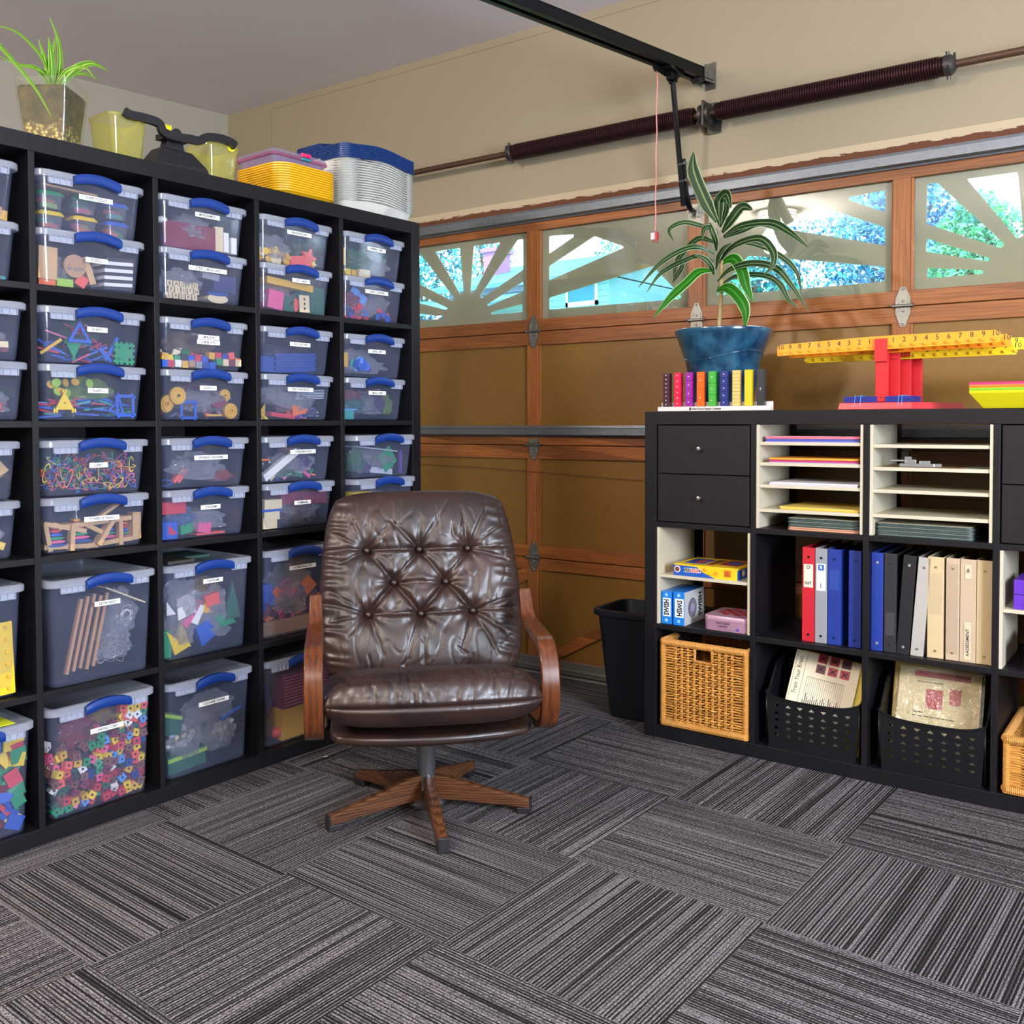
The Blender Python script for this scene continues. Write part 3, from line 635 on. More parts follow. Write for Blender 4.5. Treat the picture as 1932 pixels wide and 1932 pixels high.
bin_('hanoi', 2, 3, 0, S_, 'TOWER OF HANOI', D1+'TOWER OF HANOI with wooden stands and stacked rings', .006, lz=.086)
bin_('geo', 2, 4, 0, L_, 'GEOBOARDS', 'large '+D1+'GEOBOARDS with leaning wooden boards and bag of rubber bands', .03, lz=.210, lx=.010)
bin_('cubes', 2, 5, 0, L_+.012, 'LINKING CUBES', 'large '+D1+'LINKING CUBES full of coloured snap cubes', .015, lz=.215)
bin_('meas', 3, 1, 1, S_, 'MEASUREMENT', D1+'MEASUREMENT with a maroon case inside', lz=.108)
bin_('lett', 3, 1, 0, S_, 'LETTER CUBES & CARDS', D1+'LETTER CUBES & CARDS', lz=.100)
bin_('cm', 3, 2, 1, S_, ['CM BLOCKS', '2CM BLOCKS'], D1+'CM BLOCKS and 2CM BLOCKS', lz=.098)
bin_('kl3', 3, 2, 0, S_, 'KLIKKO', D1+'KLIKKO with yellow gears and maroon pieces', lz=.098, lx=.008)
bin_('jtan', 3, 3, 1, S_, 'JAPANESE TANGRAMS', D1+'JAPANESE TANGRAMS', lz=.090, lx=.016)
bin_('tan', 3, 3, 0, S_, 'TANGRAMS', D1+'TANGRAMS, the small bin with pink and green blocks', lz=.092, lx=.012)
bin_('tanl', 3, 4, 0, L_-.006, 'TANGRAMS', 'large '+D1+'TANGRAMS full of bags of flat shapes', .006, lz=.222, lx=.012)
bin_('ston', 3, 5, 0, L_, 'COLOURED STONES', 'large '+D1+'COLOURED STONES with bags of white pebbles', .004, lz=.205, lx=.012)
bin_('brain', 4, 1, 1, S_, 'BRAIN BUILDERS', D1+'BRAIN BUILDERS with yellow discs and orange pieces', lz=.108)
bin_('dot', 4, 1, 0, S_, 'DOT CARDS', D1+'DOT CARDS', lz=.106, lx=.018)
bin_('calc', 4, 2, 1, S_, 'CALCULATORS', D1+'CALCULATORS', lz=.098)
bin_('frac', 4, 2, 0, S_, 'FRACTION PIECES', D1+'FRACTION PIECES', lz=.102)
bin_('rods', 4, 3, 1, S_, 'CUISENAIRE RODS', D1+'CUISENAIRE RODS', lz=.098, lx=.020)
bin_('domi', 4, 3, 0, S_, 'DOMINOES', D1+'DOMINOES', .004, lz=.082, lx=.014)
bin_('attr', 4, 4, 0, L_, 'ATTRIBUTE BLOCKS', 'large '+D1+'ATTRIBUTE BLOCKS half hidden by the armchair', .004, lz=.222, lx=.010)
bin_('c4r5', 4, 5, 0, L_-.004, None, 'large clear bin with pink and yellow blocks beside the left arm of the chair')
bin_('numb', 5, 1, 1, S_, 'NUMBER CUBES', D1+'NUMBER CUBES', lz=.104)
bin_('coun', 5, 1, 0, S_, '2 SIDED COUNTERS', D1+'2 SIDED COUNTERS', lz=.104)
bin_('chip', 5, 2, 1, S_, 'LARGE CHIPS', D1+'LARGE CHIPS', lz=.094)
bin_('bing', 5, 2, 0, S_, 'BINGO CHIPS', D1+'BINGO CHIPS', lz=.098)
bin_('c5r3a', 5, 3, 1, S_, None, 'unmarked clear bin with green bags and paper, upper right of the chair back', .045)
bin_('c5r3b', 5, 3, 0, S_, None, 'unmarked clear bin with a yellow and red box, just over the chair back', .045, dx=.002)
# ------------------------------------------------------------------ things inside the bins
CC = dict(red='#c8323f', blue='#1f57b8', green='#1f8d58', yellow='#e8c21d', orange='#e8702a', pink='#dd5a86', purple='#6b3f9a', brown='#7a4a3e', white='#e9e4d8', black='#22212a', cream='#dcc79a',
          wooden='#c99a62', maroon='#7c2338', teal='#2a9a8f', coral='#e65a4c', navy='#1c2f66', grey='#8b8d95', lightblue='#5f97d6', lime='#9fc43c', darkgreen='#235c44', gold='#d9a72e', darkblue='#19418f', tan='#b58a63', silver='#b9bcc4', dark='#2a2d3c')
def cmat(c):
    if c == 'wooden': return wood('pale_block_wood', '#a87842', '#deb67c', 0, 30, .5)
    return plain(CC[c], .42, 0, 0, 40, .08)
KM = {}
def gon(n, r=.5, a0=0): return [(r*cos(2*pi*i/n+a0), r*sin(2*pi*i/n+a0)) for i in range(n)]
def kmesh(kind):
    if kind in KM: return KM[kind]
    mb = MB(); sm = 0
    if kind in ('box', 'sheet', 'stick', 'card'): mb.box(-.5, .5, -.5, .5, -.5, .5)
    elif kind == 'disc': mb.prism(gon(20), -.5, .5); sm = 35
    elif kind == 'tri': mb.prism([(-.5, -.5), (.5, -.5), (0, .5)], -.5, .5)
    elif kind == 'rtri': mb.prism([(-.5, -.5), (.5, -.5), (-.5, .5)], -.5, .5)
    elif kind == 'dia': mb.prism([(-.5, 0), (0, -.5), (.5, 0), (0, .5)], -.5, .5)
    elif kind == 'hex': mb.prism(gon(6), -.5, .5)
    elif kind == 'star': mb.prism([(r*cos(pi*i/5), r*sin(pi*i/5)) for i, r in enumerate([.5, .22]*5)], -.5, .5)
    elif kind == 'trif':
        for a in range(3):
            t0, t1 = rad(90+120*a), rad(210+120*a); p = (.5*cos(t0), .5*sin(t0)); q = (.5*cos(t1), .5*sin(t1))
            d = Vector((q[0]-p[0], q[1]-p[1])).normalized()*.06; n = Vector((-d.y, d.x))
            mb.prism([(p[0]+n.x, p[1]+n.y), (p[0]-n.x, p[1]-n.y), (q[0]-n.x, q[1]-n.y), (q[0]+n.x, q[1]+n.y)], -.5, .5)
            mb.prism([(p[0]+x*.1, p[1]+y*.1) for x, y in gon(4, 1, pi/4)], -.7, .7)
    elif kind == 'trip':
        mb.prism([(-.42, -.36), (.42, -.36), (0, .42)], -.4, .4)
        for x, z in ((-.40, -.40), (.40, -.40), (0, .44)): mb.box(x-.09, x-.02, -.6, .6, z-.08, z+.08); mb.box(x+.02, x+.09, -.6, .6, z-.08, z+.08)
        mb.at((0, -.42, -.08), (pi/2, 0, 0)); mb.lathe([(.07, 0), (.07, .12), (.035, .12), (.035, 0)], 12); mb.at()
    elif kind == 'sqf':
        for a in range(4):
            mb.at((0, 0, 0), (0, pi/2*a, 0)); mb.box(-.5, .5, -.5, .5, .36, .5); mb.box(-.44, -.34, -.8, .8, .44, .56); mb.box(.34, .44, -.8, .8, .44, .56)
        mb.at()
    elif kind == 'sqp':
        mb.box(-.42, .42, -.4, .4, -.42, .42)
        for a in range(4):
            mb.at((0, 0, 0), (0, pi/2*a, 0))
            for x in (-.36, -.14, .14, .36): mb.box(x-.08, x+.04, -.5, .5, .40, .5)
            for x in (-.26, .26): mb.at((0, 0, 0), (0, pi/2*a, 0)); mb.tube([(x, -.55, .26), (x, -.40, .26)], .06, 8)
        mb.at()
    elif kind == 'link':
        pts = []
        for i in range(20):
            a = 2*pi*i/20*.93+.25; x = .36*cos(a); z = .5*sin(a); z = z*.62+(.19 if z > 0 else -.19); pts.append((x*.62, .02*sin(a*2), z))
        mb.tube(pts, .058, 6); sm = 60
    elif kind == 'cube':
        t = .5
        for s in (-1, 1):
            for ax in range(3): pass
        mb.box(-.5, .5, -.5, .5, -.5, .5)
        n_hole = len(mb.f); mb.at((0, -.5, 0), (pi/2, 0, 0)); mb.lathe([(.17, -.002), (.17, .012)], 10); n_hole = (n_hole, len(mb.f))
        for x0, x1, z0, z1 in ((-.5, .5, .42, .5), (-.5, .5, -.5, -.42), (-.5, -.42, -.42, .42), (.42, .5, -.42, .42)): mb.at(); mb.box(x0, x1, -.53, -.5, z0, z1)
    elif kind == 'gear':
        prof = []
        for i in range(48): r = .5 if i % 2 else .44; prof.append((r*cos(2*pi*i/48), r*sin(2*pi*i/48)))
        mb.prism(prof, -.5, .5); mb.at((0, -.5, 0), (pi/2, 0, 0)); mb.lathe([(.36, 0), (.36, .3), (.30, .3), (.30, .05), (.16, .05), (.16, .4), (.10, .4), (.10, 0)], 18); mb.at(); sm = 30
    elif kind == 'ring': mb.tube([(.42*cos(2*pi*i/20), 0, .42*sin(2*pi*i/20)) for i in range(20)], .075, 6, closed=True); sm = 60
    elif kind == 'band':
        rnd = random.Random(3); mb.tube([((.42+.06*sin(3*a))*cos(a), .05*sin(2*a), .42*sin(a)) for a in [2*pi*i/22 for i in range(22)]], .016, 5, closed=True); sm = 60
    elif kind in ('pebble',):
        R = []
        for i in range(1, 8): a = -pi/2+pi*i/8; R.append([(.5*cos(a)*cos(2*pi*k/10), .5*cos(a)*sin(2*pi*k/10), .36*sin(a)) for k in range(10)])
        mb.loft(R); sm = 80
    elif kind.startswith('bag'):
        sd = int(kind[3:] or 0); bm = bmesh.new(); bmesh.ops.create_icosphere(bm, subdivisions=4, radius=.5); o3 = Vector((sd*5.1, sd*2.3, 0))
        def surf(d):
            f = .68+mnoise.noise(d*1.6+o3)*.30+abs(mnoise.noise(d*3.2+o3))*.34+abs(mnoise.noise(d*7+o3))*.22
            q = d*.5*f
            if q.z < -.30: q.z = -.30+(q.z+.30)*.25
            return q
        vs = [tuple(surf(v.co.normalized())) for v in bm.verts]; fs = [tuple(v.index for v in f.verts) for f in bm.faces]; bm.free()
        mb.add(vs, fs); rb = random.Random(sd+20)
        for k in range(20):      # folds of the film
            d = Vector((rb.gauss(0, 1), -abs(rb.gauss(0, 1)), rb.gauss(0, 1))).normalized(); t = d.orthogonal().normalized(); t.rotate(Matrix.Rotation(rb.random()*6.3, 3, d)); pts = []
            for i in range(rb.randint(5, 13)):
                pts.append(surf(d)*1.01); d = (d+t*.11).normalized(); t = (t-d*t.dot(d)+d.cross(t)*rb.uniform(-.35, .35)).normalized()
            mb.tube(pts, [.007*(1-abs(2*i/(len(pts)-1)-1)**2)+.001 for i in range(len(pts))], 4)
        me = bpy.data.meshes.new(kind); me.from_pydata(mb.v, [], mb.f); me.update(); KM[kind] = me; me.materials.append(None)
        me.polygons.foreach_set('use_smooth', [True]*len(me.polygons)); me.set_sharp_from_angle(angle=rad(14)); return me
    elif kind == 'mould': 
        for k in range(7): r = .5-.05*k; mb.at((0, 0, -.5+k/7)); mb.lathe([(r*.8, 0), (r, .03), (r, .11), (r*.8, .14)], 18)
        mb.at(); mb.tube([(0, 0, .45), (0, 0, .6)], .04, 8); sm = 40
    me = bpy.data.meshes.new(kind); me.from_pydata(mb.v, [], mb.f); me.materials.append(None); me.update()
    if kind == 'cube':
        me.materials.append(plain('#141318', .8))
        for q in range(*n_hole): me.polygons[q].material_index = 1
    if sm: me.polygons.foreach_set('use_smooth', [True]*len(me.polygons)); me.set_sharp_from_angle(angle=rad(sm))
    KM[kind] = me; return me
BAGM = {}
def bagmat(tint, body, fac):
    return clearmat('bag_film_'+body.strip('#'), tint, body, fac, .20, 3.0)
NAMES = dict(box='block', sheet='paper_sheet', stick='stick', card='card', disc='disc', tri='triangle_piece', rtri='triangle_piece', dia='diamond_piece', hex='hexagon_piece', star='star_piece', trif='hollow_triangle', trip='triangle_tile', sqf='hollow_square', sqp='square_tile',
             link='chain_link', cube='linking_cube', gear='gear', ring='ring', band='rubber_band', pebble='pebble', mould='ring_stack')
DEEP = {'tanl', 'ston', 'attr', 'frac', 'jtan', 'rods', 'coun', 'bing', 'brain', 'kl3', 'c5r3a'}; WHERE = {}; LAST = [None]
def item(key, kind, color, u, v, w, h, rot=0, dep=.012, th=None, noun=None, tilt=(0, 0), label=None, mat=None, par=0):
    F, H = BINS[key]; Wd = .286; x = (u-.5)*Wd; z = .006+v*(H-.040)
    f = z/(H-.014); front = .0135+.013*(1-f)+.0025
    if kind.startswith('bag'): h = min(h, H-.045)
    th = th if th is not None else min(w, h)
    if key in DEEP and not kind.startswith('bag') and dep < .03: dep += .016
    W_, H_ = abs(w), abs(h); ca, sa = abs(cos(rad(rot))), abs(sin(rad(rot))); hx, hz = (W_*ca+H_*sa)/2, (H_*ca+W_*sa)/2
    z = max(hz+.0045, min(z+0, H-.020-hz)); lim = .1365+.0095*z/H-min(hx, .13); x = max(-lim, min(lim, x)); f = z/(H-.014)
    front = .0135+.013*(1-f)+.002+(0 if kind.startswith('bag') else (W_*abs(sin(rad(tilt[1])))+H_*abs(sin(rad(tilt[0]))))*.5)
    if kind.startswith('bag'):
        nm = 'plastic_bag'; m = mat or bagmat('#fafbfc', {'silver': '#f2f3f8'}.get(color, CC.get(color, color)), .30 if color in ('silver', 'white') else .62)
    else: nm = noun or NAMES[kind]; m = mat or cmat(color)
    o = obj(nm, kmesh(kind), m, link='OBJECT')
    y = front+dep+th/2*(1.06 if kind in('cube', 'gear', 'trip', 'sqp', 'sqf', 'trif') else 1)
    S = Matrix.Diagonal((w, th, h, 1))
    o.matrix_world = F @ Matrix.Translation((x, y, z)) @ Matrix.Rotation(rad(rot), 4, 'Y') @ Matrix.Rotation(rad(tilt[0]), 4, 'X') @ Matrix.Rotation(rad(tilt[1]), 4, 'Z') @ S
    if par: o.parent = LAST[0]; o.matrix_parent_inverse = LAST[0].matrix_world.inverted(); return o
    LAST[0] = o
    nn = nm.replace('_', ' '); mk = WHERE[key]
    lab = label or f"{color if color in CC else 'clear'} {nn} inside {mk}"
    if color in ('silver', 'white') and kind.startswith('bag'): lab = f"crumpled clear plastic bag inside {mk}"
    elif kind.startswith('bag'): lab = f"crumpled plastic bag of {color} pieces inside {mk}"
    tag(o, lab.replace('lightblue', 'light blue').replace('darkgreen', 'dark green').replace('darkblue', 'dark blue'), nn.split()[-1] if nm != 'plastic_bag' else 'bag', lab.replace(' inside', 's inside', 1))
    return o
WHERE.update({'c1r1a': 'the top left-edge bin', 'c1r1b': 'the second left-edge bin from the top', 'c1r2a': 'the third left-edge bin from the top', 'c1r2b': 'the fourth left-edge bin from the top', 'c1r3a': 'the left-edge bin of wooden blocks',
  'c1r3b': 'the sixth left-edge bin from the top', 'c1r4': 'the large left-edge bin with the peg board', 'c1r5': 'the bottom left-edge bin of tiles', 'shape': 'the SHAPE PUZZLES bin', 'puzz': 'the PUZZLES bin', 'kl1': 'the upper KLIKKO bin of the pair',
  'kl2': 'the KLIKKO bin above LINKS', 'links': 'the LINKS bin', 'hanoi': 'the TOWER OF HANOI bin', 'geo': 'the GEOBOARDS bin', 'cubes': 'the LINKING CUBES bin', 'meas': 'the MEASUREMENT bin', 'lett': 'the LETTER CUBES bin', 'cm': 'the CM BLOCKS bin',
  'kl3': 'the KLIKKO bin under CM BLOCKS', 'jtan': 'the JAPANESE TANGRAMS bin', 'tan': 'the small TANGRAMS bin', 'tanl': 'the large TANGRAMS bin', 'ston': 'the COLOURED STONES bin', 'brain': 'the BRAIN BUILDERS bin', 'dot': 'the DOT CARDS bin',
  'calc': 'the CALCULATORS bin', 'frac': 'the FRACTION PIECES bin', 'rods': 'the CUISENAIRE RODS bin', 'domi': 'the DOMINOES bin', 'attr': 'the ATTRIBUTE BLOCKS bin', 'c4r5': 'the unmarked bin beside the chair arm', 'numb': 'the NUMBER CUBES bin',
  'coun': 'the 2 SIDED COUNTERS bin', 'chip': 'the LARGE CHIPS bin', 'bing': 'the BINGO CHIPS bin', 'c5r3a': 'the unmarked bin above the chair back', 'c5r3b': 'the unmarked bin touching the chair back line'})
def items(key, *L):
    for q in L: item(key, *q[:7], **(q[7] if len(q) > 7 else {}))
R_ = random.Random(11)
def scatter(key, kinds, colors, n, u, v, s, jit=.3, dep=(.0, .05), th=None, rots=180, noun=None, asp=1, tilt=25):
    for _ in range(n):
        k = R_.choice(kinds); c = R_.choice(colors); w = s*R_.uniform(1-jit, 1+jit)
        item(key, k, c, R_.uniform(*u), R_.uniform(*v), w, w*asp, R_.uniform(-rots, rots), dep=R_.uniform(*dep), th=th, noun=noun, tilt=(R_.uniform(-tilt, tilt), R_.uniform(-tilt, tilt)))
# small lidded tubs
def tub(key, u, v, lid, blocks, w=.072, h=.048, dep=.01):
    F, H = BINS[key]; x = (u-.5)*.286; z = .0045+v*(H-.035); vis = {'green': 'green', 'blue': 'blue', 'yellow': 'yellow'}[lid]
    tubn.append(1); pos = ['upper left', 'upper middle', 'upper right', 'lower left', 'lower middle', 'lower right'][len(tubn)-1]
    t = thing('plastic_tub', f'{pos} small clear tub with {vis} lid in the SHAPE PUZZLES bin', 'tub', (x, .034+dep, z), group='lidded tubs in the SHAPE PUZZLES bin', frame=F)
    mb = MB(); cy = w*.5
    ri = lambda q, zz: [(a, b, zz) for a, b in rrect(q, q, .010, 3, 0, cy)]
    mb.loft([ri(w*.80, 0), ri(w*.92, h*.74), ri(w*.88, h*.74), ri(w*.78, .002)]); part('tub_body', mb, clearmat('tub_plastic', '#f4f6f8', '#d8dce4', .12, .1, .8), t, smooth=30)
    mb = MB(); mb.loft([ri(w*1.0, h*.74), ri(w*1.0, h*.79), ri(w*.84, h*.98), ri(w*.74, h*1.0)]); part('lid', mb, cmat(lid), t, f'{lid} lid', smooth=30)
    for j, c in enumerate(blocks):
        o = obj('puzzle_block', kmesh('box'), cmat(c), link='OBJECT')
        o.matrix_world = F @ Matrix.Translation((x-.010+.019*(j % 2), .034+dep+.022+.006*j, z+.011+.0125*(j//2))) @ Matrix.Rotation(.15*j, 4, 'Z') @ Matrix.Diagonal((.026, .018, .012, 1))
        tag(o, f'{c} puzzle block in the {pos} small tub of the SHAPE PUZZLES bin', 'block', f'puzzle blocks in the {pos} tub')
tubn = []
for u, v, l, bl in ((.17, .46, 'green', ['lime', 'lime', 'coral', 'orange']), (.50, .46, 'green', ['pink', 'coral', 'green', 'green']), (.83, .46, 'blue', ['teal', 'green', 'coral', 'coral']),
                    (.17, 0, 'yellow', ['orange', 'coral', 'green', 'green']), (.50, 0, 'yellow', ['orange', 'coral', 'pink', 'lime']), (.83, 0, 'blue', ['orange', 'green', 'coral', 'green'])): tub('shape', u, v, l, bl)
item('shape', 'sheet', 'tan', .32, .97, .15, .006, 2, th=.2, noun='booklet')
items('puzz', ('box', 'wooden', .10, .52, .05, .085, 2, dict(th=.05)), ('disc', 'tan', .36, .52, .062, .062, 0, dict(th=.03, noun='wooden_disc')), ('ring', 'black', .36, .52, .07, .07, 0, dict(dep=.005, th=.03)),
      ('box', 'orange', .10, .07, .045, .022, 0, dict(th=.03)), ('box', 'lime', .27, .07, .045, .022, 0, dict(th=.03)), ('box', 'coral', .43, .10, .03, .03, 30, dict(th=.03)), ('bag1', 'silver', .34, .3, .17, .10, 0, dict(th=.10, dep=.005)),
      ('box', 'wooden', .50, .45, .018, .075, -18, dict(th=.02, noun='wooden_peg')))
for k in range(9): item('puzz', 'stick', 'white' if k % 2 else 'black', .80, .10+k*.088, .085, .010, -3, th=.07, dep=.01, noun='striped_slat')
WHERE['kl1'] = 'the KLIKKO bin topmost in its cell'
items('kl1', ('trif', 'blue', .37, .66, .062, .062, 0, dict(th=.004, dep=0)), ('trip', 'green', .34, .30, .05, -.055, 0, dict(th=.004)), ('sqp', 'green', .83, .25, .062, .062, 2, dict(th=.004, dep=0)),
      ('stick', 'blue', .72, .38, .075, .010, -60, dict(th=.004)), ('stick', 'blue', .66, .22, .05, .010, 45, dict(th=.004)), ('stick', 'gold', .12, .36, .07, .008, -35, dict(th=.006)), ('bag2', 'green', .5, .78, .13, .09, 0, dict(th=.1, dep=.04)))
scatter('kl1', ['stick'], ['blue', 'blue', 'red'], 34, (.12, .9), (.02, .5), .045, .4, (.004, .05), .004, 30, asp=.09)
scatter('kl1', ['stick'], ['pink', 'red'], 9, (.2, .6), (.5, .95), .06, .3, (.02, .06), .004, 30, asp=.07)
items('kl2', ('trip', 'yellow', .22, .42, .062, .062, 0, dict(th=.004, dep=0)), ('sqf', 'blue', .83, .33, .056, .062, 0, dict(th=.004, dep=0)), ('trif', 'blue', .76, .25, .05, .05, 15, dict(th=.004, dep=.006)), ('bag3', 'lime', .52, .80, .2, .10, 0, dict(th=.10, dep=.02)))
scatter('kl2', ['stick'], ['blue', 'blue', 'red', 'teal'], 44, (.08, .92), (.02, .5), .05, .4, (.006, .05), .004, 16, asp=.09)
scatter('kl2', ['disc'], ['lime', 'gold'], 9, (.1, .55), (.6, .9), .022, .15, (.01, .03), .004, 90)
scatter('links', ['link'], ['red', 'blue', 'green', 'yellow', 'pink', 'orange', 'teal', 'blue', 'yellow', 'pink'], 120, (.04, .97), (.02, .86), .026, .12, (.0, .03), .020, 180, asp=1.75, tilt=45)
for u, v, s, d in ((.14, .28, .052, .01), (.35, .34, .064, .004), (.70, .26, .05, .03), (.90, .22, .05, .03)):
    for k, c in enumerate(['darkblue', 'pink', 'green', 'blue', 'red', 'orange', 'gold']):
        item('hanoi', 'disc', c, u, v-.14+k*.085, s*(1-.11*k), .008, 0, th=s*(1-.11*k), dep=d+s*.055*k, noun='stacking_ring', mat=None)
def discflat(): pass
items('hanoi', ('stick', 'wooden', .52, .62, .21, .012, -3, dict(th=.05, noun='wooden_board')), ('stick', 'wooden', .18, .56, .12, .012, 14, dict(th=.04, noun='wooden_board')), ('stick', 'wooden', .05, .32, .012, .07, -10, dict(th=.02, noun='wooden_rod')), ('stick', 'wooden', .27, .30, .012, .07, 4, dict(th=.02, dep=.0, noun='wooden_rod')),
      ('stick', 'wooden', .60, .34, .012, .075, 35, dict(th=.03, dep=.0, noun='wooden_rod')), ('stick', 'wooden', .78, .30, .012, .08, 0, dict(th=.02, noun='wooden_rod')), ('stick', 'wooden', .70, .04, .16, .012, -4, dict(th=.05, noun='wooden_board')), ('stick', 'wooden', .24, .01, .15, .012, 3, dict(th=.05, noun='wooden_board')),
      ('stick', 'wooden', .95, .45, .025, .075, 0, dict(th=.03, noun='wooden_rod')), ('stick', 'wooden', .65, .9, .07, .008, -30, dict(th=.02, noun='wooden_board')), ('stick', 'wooden', .52, .45, .08, .012, 28, dict(th=.02, noun='wooden_board')))
for k in range(5):
    item('geo', 'box', 'tan', .23+.072*k, .50+.015*(k % 3), .0085, .200, 13, th=.012, dep=.006+.004*k, noun='wooden_board'); item('geo', 'box', 'dark', .23+.072*k, .50+.015*(k % 3), .0082, .199, 13, th=.19, dep=.0185+.004*k, noun='board_face', par=1)
items('geo', ('bag4', 'silver', .68, .30, .18, .22, 0, dict(th=.12)), ('bag5', 'silver', .86, .62, .10, .16, 0, dict(th=.1, dep=.03)), ('sheet', 'cream', .76, .86, .13, .004, 26, dict(th=.1, noun='cardboard_sheet')))
for k in range(26): item('geo', 'band', R_.choice(['white', 'cream', 'pink']), R_.uniform(.55, .83), R_.uniform(.08, .36), R_.uniform(.03, .055), R_.uniform(.02, .04), R_.uniform(0, 180), dep=R_.uniform(.02, .06), th=.03, tilt=(R_.uniform(-50, 50), 0))
for k in range(5): item('geo', 'band', 'white', .80+.03*R_.random(), .55+.1*R_.random(), .036, .05, R_.uniform(0, 60), dep=.03, th=.02)
# linking cubes: packed against the clear front
cols_ = ['red', 'red', 'green', 'darkgreen', 'darkgreen', 'yellow', 'yellow', 'gold', 'lightblue', 'darkblue', 'brown', 'brown', 'brown', 'pink', 'coral', 'white', 'maroon', 'maroon', 'green', 'black']
for j in range(13):
    for i in range(13):
        u = (i+.5+R_.uniform(-.2, .2))/13; v = (j+.4+R_.uniform(-.2, .2))/13
        if v > .62-.25*(u < .3)*(1-u/.3)+(.30 if .72 < u else 0)+(.2*(u > .35)) : continue
        if R_.random() < .07: continue
        item('cubes', 'cube', R_.choice(cols_), u, v*.98, .0205, .0205, R_.uniform(-90, 90), dep=R_.uniform(.0, .012)+.004, th=.0205, tilt=(R_.choice([0, 0, 10, 30])*R_.uniform(-1, 1), R_.uniform(-15, 15)))
for k in range(120):
    item('cubes', 'cube', R_.choice(cols_), R_.random(), R_.uniform(0, .70), .0200, .0200, R_.uniform(-90, 90), dep=R_.uniform(.032, .05), th=.0178, tilt=(R_.uniform(-40, 40), R_.uniform(-40, 40)))
items('cubes', ('bag6', 'red', .40, .76, .13, .10, 0, dict(th=.12, dep=.02)), ('bag1', 'gold', .66, .84, .10, .07, 0, dict(th=.1, dep=.03)), ('box', 'coral', .83, .86, .05, .036, 25, dict(th=.03)), ('box', 'green', .93, .92, .022, .022, 10, dict(th=.02)))
items('meas', ('box', 'maroon', .40, .34, .19, .075, 0, dict(th=.16, noun='case')), ('card', 'cream', .74, .40, .028, .075, 0, dict(th=.01)), ('card', 'white', .83, .34, .018, .06, 0, dict(th=.02)), ('card', 'white', .93, .28, .020, .05, 0, dict(th=.02)),
      ('pebble', 'white', .08, .68, .035, .03, 0, dict(th=.03, noun='dice')), ('bag2', 'silver', .45, .6, .16, .09, 0, dict(th=.1, dep=.0)), ('bag5', 'silver', .72, .28, .05, .07, 0, dict(th=.03)))
for j in range(3):
    for i in range(5):
        o = item('lett', 'box', 'cream', .12+.075*i+.02*(j % 2), .08+j*.155, .017, .017, R_.uniform(-6, 6), th=.017, dep=.006, noun='letter_cube', label=f'cream letter cube with black capital inside the LETTER CUBES bin')
        me = textmesh('LADRSEIOTHBAQED'[(j*5+i) % 15], .017, .01); q = obj('letter', me, INK, o); q.matrix_parent_inverse = Matrix(); q.location = (0, -.53, 0); q.rotation_euler = (pi/2, 0, 0); q.scale = (1/.017*.9, 1/.017*.9, 1)
items('lett', ('bag3', 'silver', .28, .28, .17, .11, 0, dict(th=.09, dep=.0)), ('disc', 'cream', .72, .13, .074, .028, 0, dict(th=.074, noun='jar')), ('disc', 'darkblue', .72, .26, .08, .012, 0, dict(th=.08, noun='lid', par=1)), ('card', 'navy', .80, .55, .08, .05, 0, dict(th=.1, noun='card_pack')), ('card', 'grey', .62, .72, .06, .02, 5, dict(th=.08, noun='card_pack')))
rr = ['gold', 'yellow', 'green', 'black', 'blue', 'red', 'blue', 'gold', 'red', 'darkblue', 'coral', 'orange']
for i in range(12): item('cm', 'box', rr[i], .03+.083*i, .245+R_.uniform(-.02, .03)+(.12 if i in (7, 8, 9, 10) else 0), .0205, .0205, R_.uniform(-12, 12), th=.0205, dep=.004, noun='centimetre_block')
rr = ['blue', 'red', 'white', 'gold', 'tan', 'grey', 'darkblue', 'blue', 'green', 'cream', 'maroon', 'cream']
for i in range(12): item('cm', 'box', rr[i], .04+.083*i, .09+R_.uniform(-.01, .02)+(.1 if i > 7 else 0), .0205, .0205, R_.uniform(-4, 4), th=.0205, dep=.002, noun='centimetre_block')
scatter('cm', ['box'], ['red', 'blue', 'green', 'gold', 'brown', 'cream'], 22, (.05, .95), (.05, .42), .0205, .02, (.028, .05), .0205, 40, noun='centimetre_block')
item('cm', 'bag4', 'tan', .55, .62, .2, .10, 0, th=.1, dep=.05)
items('kl3', ('gear', 'gold', .22, .62, .055, .055, 0, dict(th=.010, dep=0)), ('gear', 'gold', .10, .40, .045, .055, 20, dict(th=.012, dep=.01)), ('gear', 'gold', .88, .22, .05, .05, 0, dict(th=.012, dep=0)), ('gear', 'gold', .97, .15, .04, .045, 0, dict(th=.012, dep=.012)),
      ('gear', 'gold', .83, .66, .04, .04, 0, dict(th=.01, dep=.03)), ('sqf', 'blue', .35, .18, .055, .055, 0, dict(th=.004, dep=0)), ('bag5', 'maroon', .55, .6, .15, .11, 0, dict(th=.10, dep=.02)), ('disc', 'maroon', .72, .46, .05, .035, -20, dict(th=.03, dep=.0, noun='spool')),
      ('stick', 'gold', .70, .10, .055, .006, 0, dict(th=.01)), ('bag1', 'silver', .6, .5, .22, .13, 0, dict(th=.12, dep=.0)))
scatter('kl3', ['stick', 'tri'], ['red', 'maroon', 'navy'], 16, (.1, .9), (.02, .3), .03, .3, (.01, .05), .004, 40, asp=.3)
